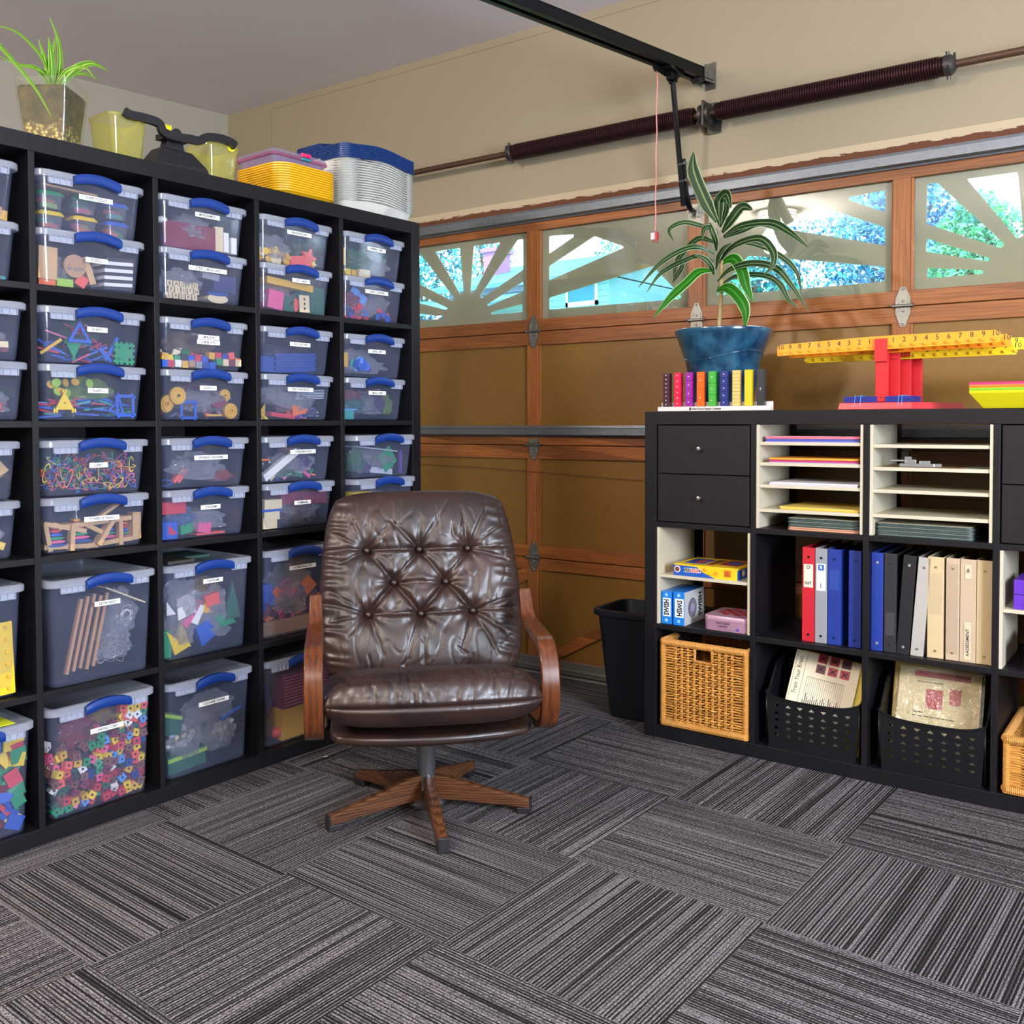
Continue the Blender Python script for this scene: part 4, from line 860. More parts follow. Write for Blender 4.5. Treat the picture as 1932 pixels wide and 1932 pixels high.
items('jtan', ('bag6', 'purple', .55, .38, .13, .12, 0, dict(th=.1, dep=.01)), ('bag2', 'silver', .50, .45, .22, .15, 0, dict(th=.11, dep=.0)), ('stick', 'coral', .25, .28, .05, .010, -50, dict(th=.02, noun='tangram_piece')), ('stick', 'coral', .30, .28, .05, .010, -50, dict(th=.02, noun='tangram_piece')), ('bag3', 'coral', .80, .18, .09, .05, 0, dict(th=.08, dep=.01)), ('ring', 'blue', .12, .10, .05, .02, 0, dict(th=.02)))
items('tan', ('box', 'red', .12, .82, .08, .035, 0, dict(th=.12)), ('bag4', 'lightblue', .28, .50, .15, .08, 0, dict(th=.10, dep=.0)), ('box', 'blue', .05, .18, .05, .05, 0, dict(th=.1)), ('box', 'green', .30, .22, .04, .028, -8, dict(th=.03)), ('box', 'pink', .52, .22, .045, .034, 10, dict(th=.03)), ('rtri', 'red', .14, .24, .03, .03, 0, dict(th=.03)), ('bag1', 'silver', .5, .16, .22, .09, 0, dict(th=.11, dep=.0)), ('stick', 'coral', .6, .03, .1, .006, 0, dict(th=.05, noun='tangram_piece')))
items('tanl', ('box', 'coral', .62, .62, .05, .036, -10, dict(th=.03, noun='tangram_piece')), ('rtri', 'gold', .58, .52, .04, .03, 10, dict(th=.01)), ('rtri', 'yellow', .30, .26, .05, .08, 12, dict(th=.012)), ('rtri', 'yellow', .20, .20, .05, .08, -20, dict(th=.012)), ('dia', 'blue', .55, .18, .075, .09, 20, dict(th=.02)), ('dia', 'green', .78, .34, .09, .05, 20, dict(th=.02)),
      ('box', 'green', .04, .16, .03, .08, 0, dict(th=.05)), ('tri', 'darkgreen', .88, .58, .06, .12, 0, dict(th=.01)), ('dia', 'white', .30, .60, .08, .10, 35, dict(th=.004)), ('card', 'white', .42, .48, .04, .06, 28, dict(th=.003)), ('card', 'pink', .36, .50, .03, .09, 35, dict(th=.003)), ('rtri', 'white', .12, .60, .03, .04, 0, dict(th=.004)),
      ('bag2', 'silver', .28, .25, .14, .18, 0, dict(th=.10)), ('bag3', 'silver', .72, .34, .15, .19, 20, dict(th=.1)), ('bag4', 'silver', .32, .64, .15, .15, 0, dict(th=.1, dep=.01)), ('bag5', 'gold', .62, .72, .12, .09, 0, dict(th=.1, dep=.04)), ('bag6', 'silver', .7, .10, .15, .07, 20, dict(th=.1)))
for k in range(2): 
    F, H = BINS['tanl']; solo('book', MB().box(-.045, .045, 0, .13, 0, .010), plain(['#35322c', '#2c4a44'][k], .5), ['dark book with yellow spine lying on the large TANGRAMS bin, at the left', 'thin dark green book lying on the large TANGRAMS bin, at the right'][k], 'book', (-.085+.095*k, .03+.06*k, H+.0005), frame=F, bevel=.001)
items('ston', ('box', 'darkgreen', .30, .05, .13, .055, -3, dict(th=.09, noun='box')), ('box', 'lime', .31, .175, .135, .012, -3, dict(th=.095, noun='lid', par=1)), ('box', 'darkgreen', .10, .58, .06, .05, 12, dict(th=.06, dep=.03, noun='box')), ('box', 'lime', .10, .70, .07, .010, 20, dict(th=.06, dep=.03, noun='lid', par=1)),
      ('stick', 'blue', .85, .55, .08, .006, -18, dict(th=.01, noun='blue_strip')), ('bag1', 'silver', .62, .66, .20, .12, 0, dict(th=.1)), ('bag2', 'silver', .32, .34, .16, .14, 0, dict(th=.1)), ('bag3', 'silver', .80, .34, .15, .17, 0, dict(th=.1)), ('bag5', 'darkgreen', .80, .24, .13, .13, 0, dict(th=.08, dep=.03)))
scatter('ston', ['pebble'], ['white', 'white', 'cream', 'silver'], 26, (.12, .40), (.28, .50), .020, .3, (.008, .03), .014, 90)
scatter('ston', ['pebble'], ['white', 'cream', 'silver'], 22, (.66, .94), (.22, .44), .022, .3, (.008, .03), .014, 90)
items('brain', ('bag4', 'silver', .30, .45, .18, .15, 0, dict(th=.1)), ('box', 'coral', .68, .14, .09, .035, -8, dict(th=.06)), ('star', 'coral', .80, .34, .07, .07, 0, dict(th=.01)), ('bag5', 'darkgreen', .75, .62, .12, .09, 0, dict(th=.1, dep=.04)), ('bag3', 'gold', .2, .18, .1, .06, 0, dict(th=.06, dep=.03)))
scatter('brain', ['disc'], ['gold', 'gold', 'yellow', 'cream'], 48, (.03, .52), (.02, .40), .022, .15, (.002, .03), .005, 90)
scatter('brain', ['tri', 'star'], ['gold', 'yellow', 'coral'], 10, (.6, .95), (.1, .6), .028, .2, (.01, .04), .004, 90)
items('dot', ('box', 'pink', .26, .26, .06, .06, 8, dict(th=.05)), ('box', 'gold', .46, .80, .19, .022, 4, dict(th=.1)), ('box', 'darkgreen', .85, .30, .07, .09, 0, dict(th=.07)), ('box', 'darkgreen', .45, .20, .045, .05, 0, dict(th=.04)), ('bag2', 'silver', .30, .38, .18, .12, 0, dict(th=.1)), ('bag6', 'teal', .83, .36, .12, .15, 0, dict(th=.1, dep=.0)), ('dia', 'coral', .55, .14, .05, .05, 0, dict(th=.003)))
o = item('dot', 'card', 'cream', .64, .26, .042, .056, -2, th=.002, dep=.0, label='cream card with three black dots inside the DOT CARDS bin')
for q in (.28, 0, -.28):
    me = MB(); me.at((0, -.6, q), (pi/2, 0, 0)); me.lathe([(.09, 0), (.09, .2)], 10); b = build('dot', me, INK, o)
for k in range(7): item('calc', 'box', 'darkblue', .55+.02*(k % 2), .04+k*.085, .17, .0085, -3, th=.12, dep=.02, noun='calculator')
item('calc', 'box', 'darkblue', .12, .2, .06, .05, 0, th=.1, noun='calculator'); item('calc', 'bag3', 'navy', .3, .5, .2, .09, 0, th=.1, dep=.03)
items('frac', ('rtri', 'yellow', .10, .13, .05, .038, 0, dict(th=.004)), ('rtri', 'gold', .12, .13, .03, .04, 40, dict(th=.004, dep=.006)), ('bag2', 'silver', .32, .34, .2, .09, 15, dict(th=.08)), ('bag4', 'silver', .70, .52, .2, .12, 0, dict(th=.1)), ('rtri', 'orange', .70, .34, .10, .04, -10, dict(th=.004)), ('stick', 'red', .40, .09, .10, .014, 6, dict(th=.05)), ('bag1', 'blue', .85, .12, .1, .05, 0, dict(th=.08)))
for k in range(6): item('frac', 'sheet', 'silver', .8, .62+k*.05, .12, .003, -2, th=.1, noun='plastic_sleeve')
scatter('frac', ['tri', 'stick'], ['gold', 'orange', 'red', 'blue'], 14, (.5, .95), (.02, .3), .035, .3, (.01, .04), .004, 40, asp=.4)
items('rods', ('card', 'white', .32, .36, .024, .16, 58, dict(th=.02, dep=0, noun='paper_roll')), ('stick', 'cream', .30, .22, .07, .010, -38, dict(th=.01)), ('bag3', 'purple', .68, .52, .09, .08, 0, dict(th=.08)), ('bag6', 'silver', .62, .45, .22, .16, 0, dict(th=.11)), ('bag1', 'green', .40, .12, .15, .05, 0, dict(th=.08)), ('stick', 'orange', .10, .62, .05, .006, 0, dict(th=.05)), ('box', 'brown', .52, .85, .06, .02, 0, dict(th=.05)))
scatter('rods', ['stick'], ['orange', 'coral', 'pink', 'green', 'blue'], 18, (.3, .9), (.03, .3), .03, .4, (.005, .04), .008, 40, asp=.28, noun='counting_rod')
items('domi', ('box', 'maroon', .62, .82, .20, .04, 2, dict(th=.10, noun='game_box')), ('box', 'cream', .15, .70, .070, .030, 0, dict(th=.06, dep=.004, noun='domino_tub')), ('box', 'blue', .15, .52, .078, .012, 0, dict(th=.07, noun='lid', par=1)), ('box', 'cream', .14, .36, .062, .026, 0, dict(th=.06, dep=.004, noun='domino_tub')), ('box', 'cream', .12, .12, .055, .035, 0, dict(th=.06, dep=.004, noun='domino_tub')),
      ('bag5', 'silver', .62, .36, .22, .16, 0, dict(th=.11)), ('bag4', 'navy', .55, .12, .18, .07, 0, dict(th=.09, dep=.02)))
scatter('domi', ['box'], ['black'], 16, (.35, .95), (.03, .35), .026, .05, (.02, .05), .006, 60, noun='domino', asp=.5)
items('attr', ('box', 'tan', .5, .08, .26, .045, 0, dict(th=.2, noun='block')), ('bag1', 'coral', .45, .42, .24, .14, 0, dict(th=.1, dep=.03)), ('box', 'blue', .10, .55, .06, .06, 0, dict(th=.05, dep=.02)), ('bag2', 'silver', .5, .5, .26, .2, 0, dict(th=.12)))
scatter('attr', ['rtri', 'box', 'tri'], ['orange', 'gold', 'orange', 'maroon', 'pink', 'blue'], 34, (.05, .95), (.2, .6), .042, .25, (.004, .05), .006, 60)
items('c4r5', ('box', 'gold', .62, .21, .19, .105, 0, dict(th=.12, noun='block')), ('pebble', 'coral', .28, .08, .05, .05, 0, dict(th=.04)), ('bag3', 'purple', .15, .5, .08, .15, 0, dict(th=.1, dep=.03)), ('box', 'maroon', .62, .66, .19, .115, 0, dict(th=.12, noun='stack_of_plates')))
for k in range(10): item('c4r5', 'stick', 'pink', .62, .47+k*.043, .192, .0014, 0, th=.003, dep=.0005, noun='ridge', par=1)
items('numb', ('bag4', 'green', .42, .50, .18, .10, 0, dict(th=.08)), ('bag2', 'silver', .72, .34, .17, .14, 0, dict(th=.1)), ('box', 'yellow', .14, .08, .024, .022, 0, dict(th=.02, noun='number_cube')), ('box', 'gold', .24, .07, .020, .020, 4, dict(th=.02, noun='number_cube')), ('box', 'cream', .42, .16, .05, .016, 0, dict(th=.03, noun='number_cube')), ('box', 'cream', .42, .05, .055, .016, 0, dict(th=.03, noun='number_cube')), ('box', 'gold', .05, .55, .02, .06, 0, dict(th=.03)))
F, H = BINS['numb']
items('coun', ('bag1', 'red', .25, .62, .12, .08, 0, dict(th=.08)), ('bag3', 'silver', .72, .4, .14, .15, -10, dict(th=.1)), ('bag5', 'blue', .15, .12, .09, .05, 0, dict(th=.08)), ('bag6', 'silver', .45, .15, .2, .08, 0, dict(th=.08)), ('card', 'lightblue', .36, .72, .08, .05, 30, dict(th=.004, dep=.02)))
scatter('coun', ['disc'], ['maroon', 'red', 'red', 'blue'], 46, (.15, .92), (.02, .42), .024, .1, (.0, .04), .003, 90, noun='counter')
items('chip', ('bag2', 'silver', .5, .12, .26, .07, 0, dict(th=.1)), ('bag4', 'silver', .45, .42, .2, .12, 0, dict(th=.1)), ('hex', 'blue', .36, .38, .05, .05, 0, dict(th=.02)), ('box', 'gold', .06, .5, .03, .05, 0, dict(th=.03)))
scatter('chip', ['disc'], ['blue', 'purple', 'teal', 'lightblue'], 10, (.25, .5), (.25, .5), .03, .1, (.005, .03), .003, 90, noun='chip')
items('bing', ('bag1', 'red', .16, .74, .13, .06, 0, dict(th=.09)), ('bag3', 'teal', .33, .38, .17, .07, 12, dict(th=.08)), ('bag5', 'purple', .68, .48, .07, .09, 0, dict(th=.06)), ('bag6', 'lime', .84, .38, .07, .10, 0, dict(th=.06)), ('box', 'teal', .12, .14, .06, .035, 0, dict(th=.06, dep=0, noun='tub')), ('box', 'lightblue', .14, .30, .075, .006, 0, dict(th=.07, dep=0, noun='lid', par=1)), ('bag2', 'silver', .62, .3, .24, .17, 0, dict(th=.11)), ('bag4', 'red', .75, .8, .09, .05, 0, dict(th=.08, dep=.03)))
items('c5r3a', ('bag2', 'green', .14, .35, .09, .11, 0, dict(th=.06)), ('dia', 'green', .68, .26, .10, .10, 10, dict(th=.003)), ('card', 'silver', .55, .05, .13, .02, 6, dict(th=.1, noun='paper')), ('bag4', 'silver', .6, .45, .24, .17, 0, dict(th=.11)), ('bag5', 'purple', .28, .16, .08, .06, 0, dict(th=.06)), ('card', 'silver', .5, .85, .2, .004, 6, dict(th=.12, noun='paper')), ('stick', 'purple', .93, .4, .01, .08, 0, dict(th=.01)))
items('c5r3b', ('box', 'yellow', .18, .72, .085, .036, 0, dict(th=.06, noun='game_box')), ('box', 'red', .18, .38, .085, .045, 0, dict(th=.06, noun='game_box')), ('bag3', 'silver', .5, .5, .15, .15, 0, dict(th=.1)), ('bag6', 'navy', .78, .5, .12, .13, 0, dict(th=.1)))
items('c1r1a', ('box', 'gold', .86, .05, .07, .025, 4, dict(th=.05)), ('box', 'tan', .84, .22, .05, .022, 10, dict(th=.05)), ('box', 'orange', .6, .1, .05, .03, 0, dict(th=.05)), ('box', 'coral', .7, .3, .05, .03, 30, dict(th=.03)))
items('c1r1b', ('stick', 'teal', .85, .06, .06, .008, 4, dict(th=.04)), ('stick', 'brown', .82, .16, .06, .008, 30, dict(th=.02)), ('bag2', 'silver', .7, .4, .12, .1, 0, dict(th=.08, dep=.04)))
items('c1r2a', ('bag3', 'silver', .75, .5, .18, .14, 0, dict(th=.1)), ('box', 'maroon', .80, .25, .06, .02, 0, dict(th=.03)), ('box', 'cream', .82, .32, .04, .015, 0, dict(th=.02, dep=.0)))
scatter('c1r2a', ['box'], ['red', 'cream', 'pink', 'maroon'], 16, (.5, .9), (.2, .38), .018, .3, (.006, .03), .01, 60, asp=.6)
items('c1r2b', ('bag1', 'silver', .80, .2, .14, .09, 0, dict(th=.1)), ('star', 'green', .7, .1, .05, .05, 0, dict(th=.01)))
scatter('c1r2b', ['star', 'tri'], ['coral', 'red', 'coral', 'pink'], 16, (.5, .86), (.15, .65), .04, .2, (.004, .04), .008, 90)
scatter('c1r3a', ['box'], ['wooden'], 12, (.45, .92), (.3, .9), .035, .2, (.004, .05), .02, 60, noun='wooden_block', asp=2.0)
item('c1r3a', 'box', 'wooden', .75, .08, .07, .022, 0, th=.03, noun='wooden_block')
items('c1r3b', ('bag5', 'silver', .78, .45, .15, .12, 0, dict(th=.1)), ('box', 'red', .7, .95, .1, .01, 0, dict(th=.1)))
scatter('c1r3b', ['tri', 'stick'], ['red', 'gold', 'yellow', 'pink'], 14, (.55, .9), (.02, .3), .04, .3, (.004, .04), .006, 40, asp=.5)
o = item('c1r4', 'box', 'yellow', .72, .36, .13, .185, -2, th=.006, dep=.0, noun='peg_board', label='yellow peg board standing in the large left-edge bin')
for i in range(4):
    for j in range(6):
        me = MB(); me.at((-.38+i*.25, -.5, -.42+j*.17), (pi/2, 0, 0), (.005/.13, .005/.185, 1)); me.lathe([(1, 0), (.8, .9)], 8); build('peg', me, cmat('gold'), o)
item('c1r4', 'box', 'green', .6, .75, .1, .04, 0, th=.02, dep=.01)
scatter('c1r5', ['box'], ['red', 'green', 'green', 'yellow', 'blue', 'blue', 'maroon', 'green'], 100, (.35, .97), (.02, .95), .036, .12, (.0, .045), .004, 60, noun='square_tile', tilt=20)
F, H = BINS['c1r5']
solo('paper_sheet', MB().box(-.02, .11, .02, .15, 0, .0015), plain('#d8e02a', .6), 'bright yellow paper lying on the bottom left-edge bin', 'paper', (0, 0, H+.0006), frame=F)
# ------------------------------------------------------------------ leather armchair
def leather():
    m, nt, b = newmat('dark_brown_leather'); L = nt.links
    v = coords(nt)
    n = nd(nt, 'ShaderNodeTexNoise'); n.inputs['Scale'].default_value = 7; n.inputs['Detail'].default_value = 5; L.new(v, n.inputs['Vector'])
    r = nd(nt, 'ShaderNodeValToRGB'); r.color_ramp.elements[0].position = .3; r.color_ramp.elements[1].position = .75; r.color_ramp.elements[0].color = lin('#1e120f'); r.color_ramp.elements[1].color = lin('#352019')
    L.new(n.outputs[0], r.inputs[0]); L.new(r.outputs[0], b.inputs['Base Color'])
    n2 = nd(nt, 'ShaderNodeTexNoise'); n2.inputs['Scale'].default_value = 26; n2.inputs['Detail'].default_value = 3; L.new(v, n2.inputs['Vector'])
    rg = nd(nt, 'ShaderNodeMapRange'); rg.inputs[3].default_value = .30; rg.inputs[4].default_value = .50; L.new(n2.outputs[0], rg.inputs[0]); L.new(rg.outputs[0], b.inputs['Roughness'])
    b.inputs['Specular IOR Level'].default_value = .55; b.inputs['Coat Weight'].default_value = .06; b.inputs['Coat Roughness'].default_value = .25
    vo = nd(nt, 'ShaderNodeTexVoronoi'); vo.inputs['Scale'].default_value = 420; L.new(v, vo.inputs['Vector'])
    n3 = nd(nt, 'ShaderNodeTexNoise'); n3.inputs['Scale'].default_value = 60; n3.inputs['Detail'].default_value = 4; n3.inputs['Distortion'].default_value = 1.5; L.new(v, n3.inputs['Vector'])
    ad = nd(nt, 'ShaderNodeMath', operation='MULTIPLY_ADD'); ad.inputs[1].default_value = .10; L.new(vo.outputs['Distance'], ad.inputs[0]); L.new(n3.outputs[0], ad.inputs[2])
    bp = nd(nt, 'ShaderNodeBump'); bp.inputs['Strength'].default_value = .22; bp.inputs['Distance'].default_value = .002; L.new(ad.outputs[0], bp.inputs['Height']); L.new(bp.outputs[0], b.inputs['Normal'])
    return m
LEA = leather()
ARMW = wood('bentwood_arm_wood', '#36180a', '#6c3a1a', 2, 14, .25, 0, .04, soft=1); LEGW = wood('chair_leg_wood', '#2e1a0f', '#5f3a22', 0, 34, .36, 0, .06)
chair = thing('swivel_armchair', 'dark brown tufted leather swivel armchair with bentwood arms and five-legged base', 'armchair', (.621, -.651, 0), rad(47.757))
def segd(px, pz, a, b):
    ax, az = a; bx, bz = b; dx, dz = bx-ax, bz-az; l = dx*dx+dz*dz
    t = max(0, min(1, ((px-ax)*dx+(pz-az)*dz)/l)); return sqrt((px-ax-t*dx)**2+(pz-az-t*dz)**2), t
def cushion(name, W_, H_, T_, buttons, creases, nx=150, ny=170, top=.0, rnd_=.12, edgew=.004, seed=1, corner=0.35, belly=0, extra=None, taper=0):
    """pillow in the xz plane, front towards -y"""
    mb = MB(); idx = {}; vs = []; fs = []
    def P(i, j, side):
        u = -1+2*i/nx; v = -1+2*j/ny
        eu = (1-abs(u)**4.5); ev = (1-abs(v)**4.5); prof = max(0, eu*ev)**.42
        x = u*sqrt(1-corner*.5*v*v*v*v*abs(v)); z = v*sqrt(1-corner*.5*u*u*u*u*abs(u))
        x *= W_/2*(1-taper*max(0, z)); z *= H_/2
        y = T_*prof
        if side == 0:
            y += belly*prof*(1-v*v)*(1-u*u)
            d = 0
            for bx, bz in buttons:
                q = sqrt((x-bx)**2+(z-bz)**2); d += .020*math.exp(-(q/.024)**2)+.017*math.exp(-(q/.075)**1.5)
                an = math.atan2(z-bz, x-bx); d += .0030*math.exp(-q/.07)*(1-math.exp(-(q/.015)**2))*sin(an*9+bx*40)
            for a, b, wd, dp in creases:
                q, t = segd(x+.003*mnoise.noise(Vector((x*30, z*30, 7))), z+.003*mnoise.noise(Vector((x*30, z*30, 17))), a, b)
                k = min(1, 4*t*(1-t)+.45); d += dp*k*(math.exp(-(q/wd)**1.3)-.12*math.exp(-((q-wd*2.4)/(wd*1.3))**2))
            ed = max(abs(u), 0)
            d += edgew*max(0, abs(u)-.70)/.3*(1+sin(z*190+6*mnoise.noise(Vector((z*14, u*2, seed)))+x*20))*.9
            d += .0028*(abs(mnoise.noise(Vector((x*9, z*6, seed))))*1.3+max(0, .12-abs(mnoise.noise(Vector((x*20, z*11, seed+4)))))*5)
            if extra: d += extra(x, z, u, v)
            y -= d*min(1, prof*1.3)
            return (x, -max(y, .0), z)
        return (x, y*.55, z)
    for side in (0, 1):
        for j in range(ny+1):
            for i in range(nx+1):
                edge = i in (0, nx) or j in (0, ny)
                if side == 1 and edge: idx[(1, i, j)] = idx[(0, i, j)]; continue
                idx[(side, i, j)] = len(vs); vs.append(P(i, j, side))
        for j in range(ny):
            for i in range(nx):
                q = [idx[(side, i, j)], idx[(side, i+1, j)], idx[(side, i+1, j+1)], idx[(side, i, j+1)]]
                fs.append(tuple(q if side == 0 else reversed(q)))
    mb.add(vs, fs); return mb
# back cushion, leaning back
BX = [(-.162, .094), (-.004, .094), (.143, .094)], [(-.083, -.005), (.072, -.006)], [(-.161, -.098), (-.005, -.100), (.150, -.096)]
bt = BX[0]+BX[1]+BX[2]; e = .0055
cr_l = [(BX[0][0], BX[0][1], e, .007), (BX[0][1], BX[0][2], e, .007), (BX[2][0], BX[2][1], e, .007), (BX[2][1], BX[2][2], e, .007)]
for a, b_ in ((BX[0][0], BX[1][0]), (BX[0][1], BX[1][0]), (BX[0][1], BX[1][1]), (BX[0][2], BX[1][1]), (BX[1][0], BX[2][0]), (BX[1][0], BX[2][1]), (BX[1][1], BX[2][1]), (BX[1][1], BX[2][2])): cr_l.append((a, b_, e, .010))
cr_l += [(BX[1][0], BX[1][1], e, .004)]
for a, b_ in ((BX[0][0], (-.29, .10)), (BX[0][0], (-.28, .16)), (BX[0][0], (-.25, .05)), (BX[0][0], (-.21, .20)), (BX[0][2], (.28, .10)), (BX[0][2], (.26, .17)), (BX[0][2], (.21, .22)), (BX[0][2], (.28, .05)), (BX[2][0], (-.29, -.06)), (BX[2][0], (-.28, -.02)), (BX[2][0], (-.29, -.12)), (BX[2][0], (-.22, -.16)),
              (BX[2][2], (.29, -.05)), (BX[2][2], (.29, -.09)), (BX[2][2], (.27, -.18)), (BX[2][2], (.22, -.23)), (BX[2][1], (.0, -.27)), (BX[0][1], (.05, .18)), (BX[0][1], (-.08, .17)), (BX[0][2], (.13, .22)), (BX[0][0], (-.10, .16)), (BX[2][2], (.11, -.22)), (BX[2][0], (-.12, -.22)), (BX[2][1], (-.06, -.25))):
    cr_l.append((a, b_, .0045, .0042))
rq = random.Random(5)
for k in range(13): x = -.15+.32*rq.random(); z = .16+.09*rq.random(); cr_l.append(((x, z), (x+rq.uniform(-.035, .02), z-rq.uniform(.04, .09)), .003, .0030))
for k in range(10): x = -.2+.42*rq.random(); z = -.20-.05*rq.random(); cr_l.append(((x, z), (x+rq.uniform(-.02, .03), z-rq.uniform(.02, .05)), .003, .0035))
bc = build('back_cushion', cushion('back', .605, .572, .060, bt, cr_l, edgew=.0045, belly=.008, taper=.09), LEA, chair, smooth=179, loc=(.004, .205, .610), rot=(rad(-20), 0, 0))
lean = Matrix.Translation((.004, .205, .610)) @ Matrix.Rotation(rad(-20), 4, 'X')
mb = MB()
for x, z in bt:
    mb.at((x, -.030, z), (pi/2, 0, 0)); mb.lathe([(.0085, 0), (.0085, .0035), (.0055, .0062), (.001, .0068)], 14)
mb.at()
# each button its own piece
for x, z in bt:
    q = MB(); q.at((x, -.036, z), (pi/2, 0, 0)); q.lathe([(.0085, -.008), (.0085, .001), (.0060, .0042), (.001, .0052)], 14); build('button', q, LEA, bc, smooth=60)
# seat cushion: same pillow lying down, thick front roll
def seat():
    mb = MB(); nu, nv = 170, 90; vs = []; fs = []
    # u across (x), v around the section from the back top over the front to the bottom back
    sec = []
    def S(t):     # section path (y, z): top flat then front roll
        if t < .50: f = t/.50; return (.22-.45*f, .058-.014*(1-f)*1.2+.026*sin(pi*f*.55))
        if t < .80: f = (t-.50)/.30; a = pi/2-f*pi; return (-.23-.062*cos(a)**.8 if cos(a) > 0 else -.23, .012+.066*sin(a))
        f = (t-.80)/.20; return (-.23+.45*f, -.052)
    for j in range(nv+1):
        t = j/nv; y0, z0 = S(t)
        for i in range(nu+1):
            u = -1+2*i/nu; e_ = (1-abs(u)**5)**.45
            x = u*.288*(1-.05*max(0, (y0+.0)/.22)); bow = -.030*(1-u*u)*(1 if y0 < 0 else max(0, 1-y0/.2))
            z = (z0-.004)*e_+.004; y = y0+bow+(.035*(1-e_) if y0 < -.1 else 0)
            d = 0
            if t < .56:
                d += .004*abs(mnoise.noise(Vector((x*16, y*16, 3))))+.0022*abs(mnoise.noise(Vector((x*50, y*40, 8))))
                for bx in (-.15, 0, .15): q = sqrt((x-bx)**2+(y-.05)**2); d += .014*math.exp(-(q/.03)**2)+.008*math.exp(-q/.06)
            if .36 < t < .70:
                w = sin(pi*(t-.36)/.34); k = mnoise.noise(Vector((x*11, y*3+z*6, 2)))
                d += w*(.0040*max(0, sin(x*105+k*9+z*30))**3+.0026*max(0, sin(x*190-z*60+k*14))**2)
                d += w*.003*abs(mnoise.noise(Vector((x*30, (y+z)*30, 5))))
            dse = abs(t-.665); d += .0060*math.exp(-(dse/.007)**2)-.0035*math.exp(-((dse-.016)/.008)**2)
            nrm = Vector((0, y0+.05, z0)).normalized() if t > .48 else Vector((0, 0, 1))
            if t < .56: z -= d*e_
            else: y += d*e_*(1 if t < .80 else 0)
            vs.append((x, y, z))
    for j in range(nv):
        for i in range(nu): a = j*(nu+1)+i; fs.append((a, a+nu+1, a+nu+2, a+1))
    mb.add(vs, fs)
    # close the back
    b0 = [i for i in range(nu+1)]; b1 = [nv*(nu+1)+i for i in range(nu+1)]
    mb.f += [(b0[i], b0[i+1], b1[i+1], b1[i]) for i in range(nu)]
    for i0 in (0, nu):
        loop = [j*(nu+1)+i0 for j in range(nv+1)]; mb.f.append(tuple(loop if i0 == 0 else reversed(loop)))
    return mb
sc_ = build('seat_cushion', seat(), LEA, chair, smooth=75, loc=(0, -.004, .344), rot=(rad(-7), 0, 0))
mb = MB()
pth = [( .272, -.16, .001), (.262, -.235, .001), (.20, -.268, .001), (.1, -.285, .001), (0, -.291, .001), (-.1, -.285, .001), (-.20, -.268, .001), (-.262, -.235, .001), (-.272, -.16, .001)]
# leather covered seat frame below
mb = MB(); rings = []
for k, (ins, z) in enumerate(((.012, .262), (0, .270), (0, .284), (.010, .291))):
    rings.append([(x, y, z) for x, y in [(-.262+ins, .20), (-.268+ins, -.17), (-.250+ins, -.215+ins), (-.18, -.240+ins), (-.09, -.255+ins), (0, -.260+ins), (.09, -.255+ins), (.18, -.240+ins), (.250-ins, -.215+ins), (.268-ins, -.17), (.262-ins, .20)]])
mb.loft(rings); part('seat_frame', mb, LEA, chair, smooth=50, bevel=.004)
# shell behind the back cushion
mb = MB(); mb.at((.004, .245, .600), (rad(-20), 0, 0)); mb.prism(rrect(.535, .50, .09, 6), -.012, .012, 'z') if False else mb.prism(rpoly([(-.265, -.27), (.265, -.27), (.25, .25), (-.25, .25)], .08, 6), -.002, .016); mb.at()
part('back_shell', mb, LEA, chair, bevel=.004, smooth=40)
mb = MB()
for s in (-1, 1): mb.sweep([(s*.18, -.10, .268), (s*.18, .17, .276), (s*.18, .235, .33), (s*.18, .33, .62)], (1, 0, 0), .03, .012)
part('back_bracket', mb, plain('#26262a', .4, .7), chair)
# bentwood arms
for s, xo in ((-1, -.306), (1, .300)):
    pts = smoothpath([(xo, .085, .600), (xo, .060, .560), (xo, .030, .527), (xo, -.02, .519), (xo, -.14, .513), (xo, -.205, .505), (xo, -.248, .470), (xo, -.268, .41), (xo, -.262, .35), (xo, -.235, .305), (xo, -.17, .282), (xo, -.05, .276), (xo, .10, .276)], 6)
    mb = MB(); n = len(pts); mb.sweep(pts, (1, 0, 0), [.034+.014*min(1, i/(n*.35)) for i in range(n)], .020)
    part('armrest', mb, ARMW, chair, bevel=.003, smooth=40)
    mb = MB(); mb.tube([(xo-s*.0, .04, .284), (xo-s*.06, .04, .284)], .008, 10); part('arm_bolt', mb, DGR, chair)
# column and star base
STL = plain('#8d8f92', .28, .9, .05, 30, .12, name='brushed_steel_column')
mb = MB(); mb.lathe([(.030, .195), (.0285, .19), (.0245, .10), (.0245, .066), (.026, .060), (.0, .058)], 28, (True, False)); part('column', mb, STL, chair, smooth=50)
mb = MB(); mb.lathe([(.034, .196), (.035, .206), (.035, .213), (.031, .217)], 28); part('collar', mb, plain('#cfc5a3', .5), chair, 'cream plastic collar', smooth=40)
mb = MB(); mb.box(-.09, .09, -.10, .12, .255, .274); mb.lathe([(.045, .215), (.05, .255)], 24); mb.tube([(-.062, -.235, .266), (-.062, -.235, .274)], .006, 8); mb.tube([(.085, -.235, .268), (.085, -.235, .276)], .006, 8); part('swivel_plate', mb, plain('#3a3a3e', .4, .7), chair)
mb = MB(); mb.lathe([(.052, .018), (.054, .026), (.045, .034), (.030, .038)], 24); part('hub_plate', mb, STL, chair, smooth=40)
RZ = rad(47.757)
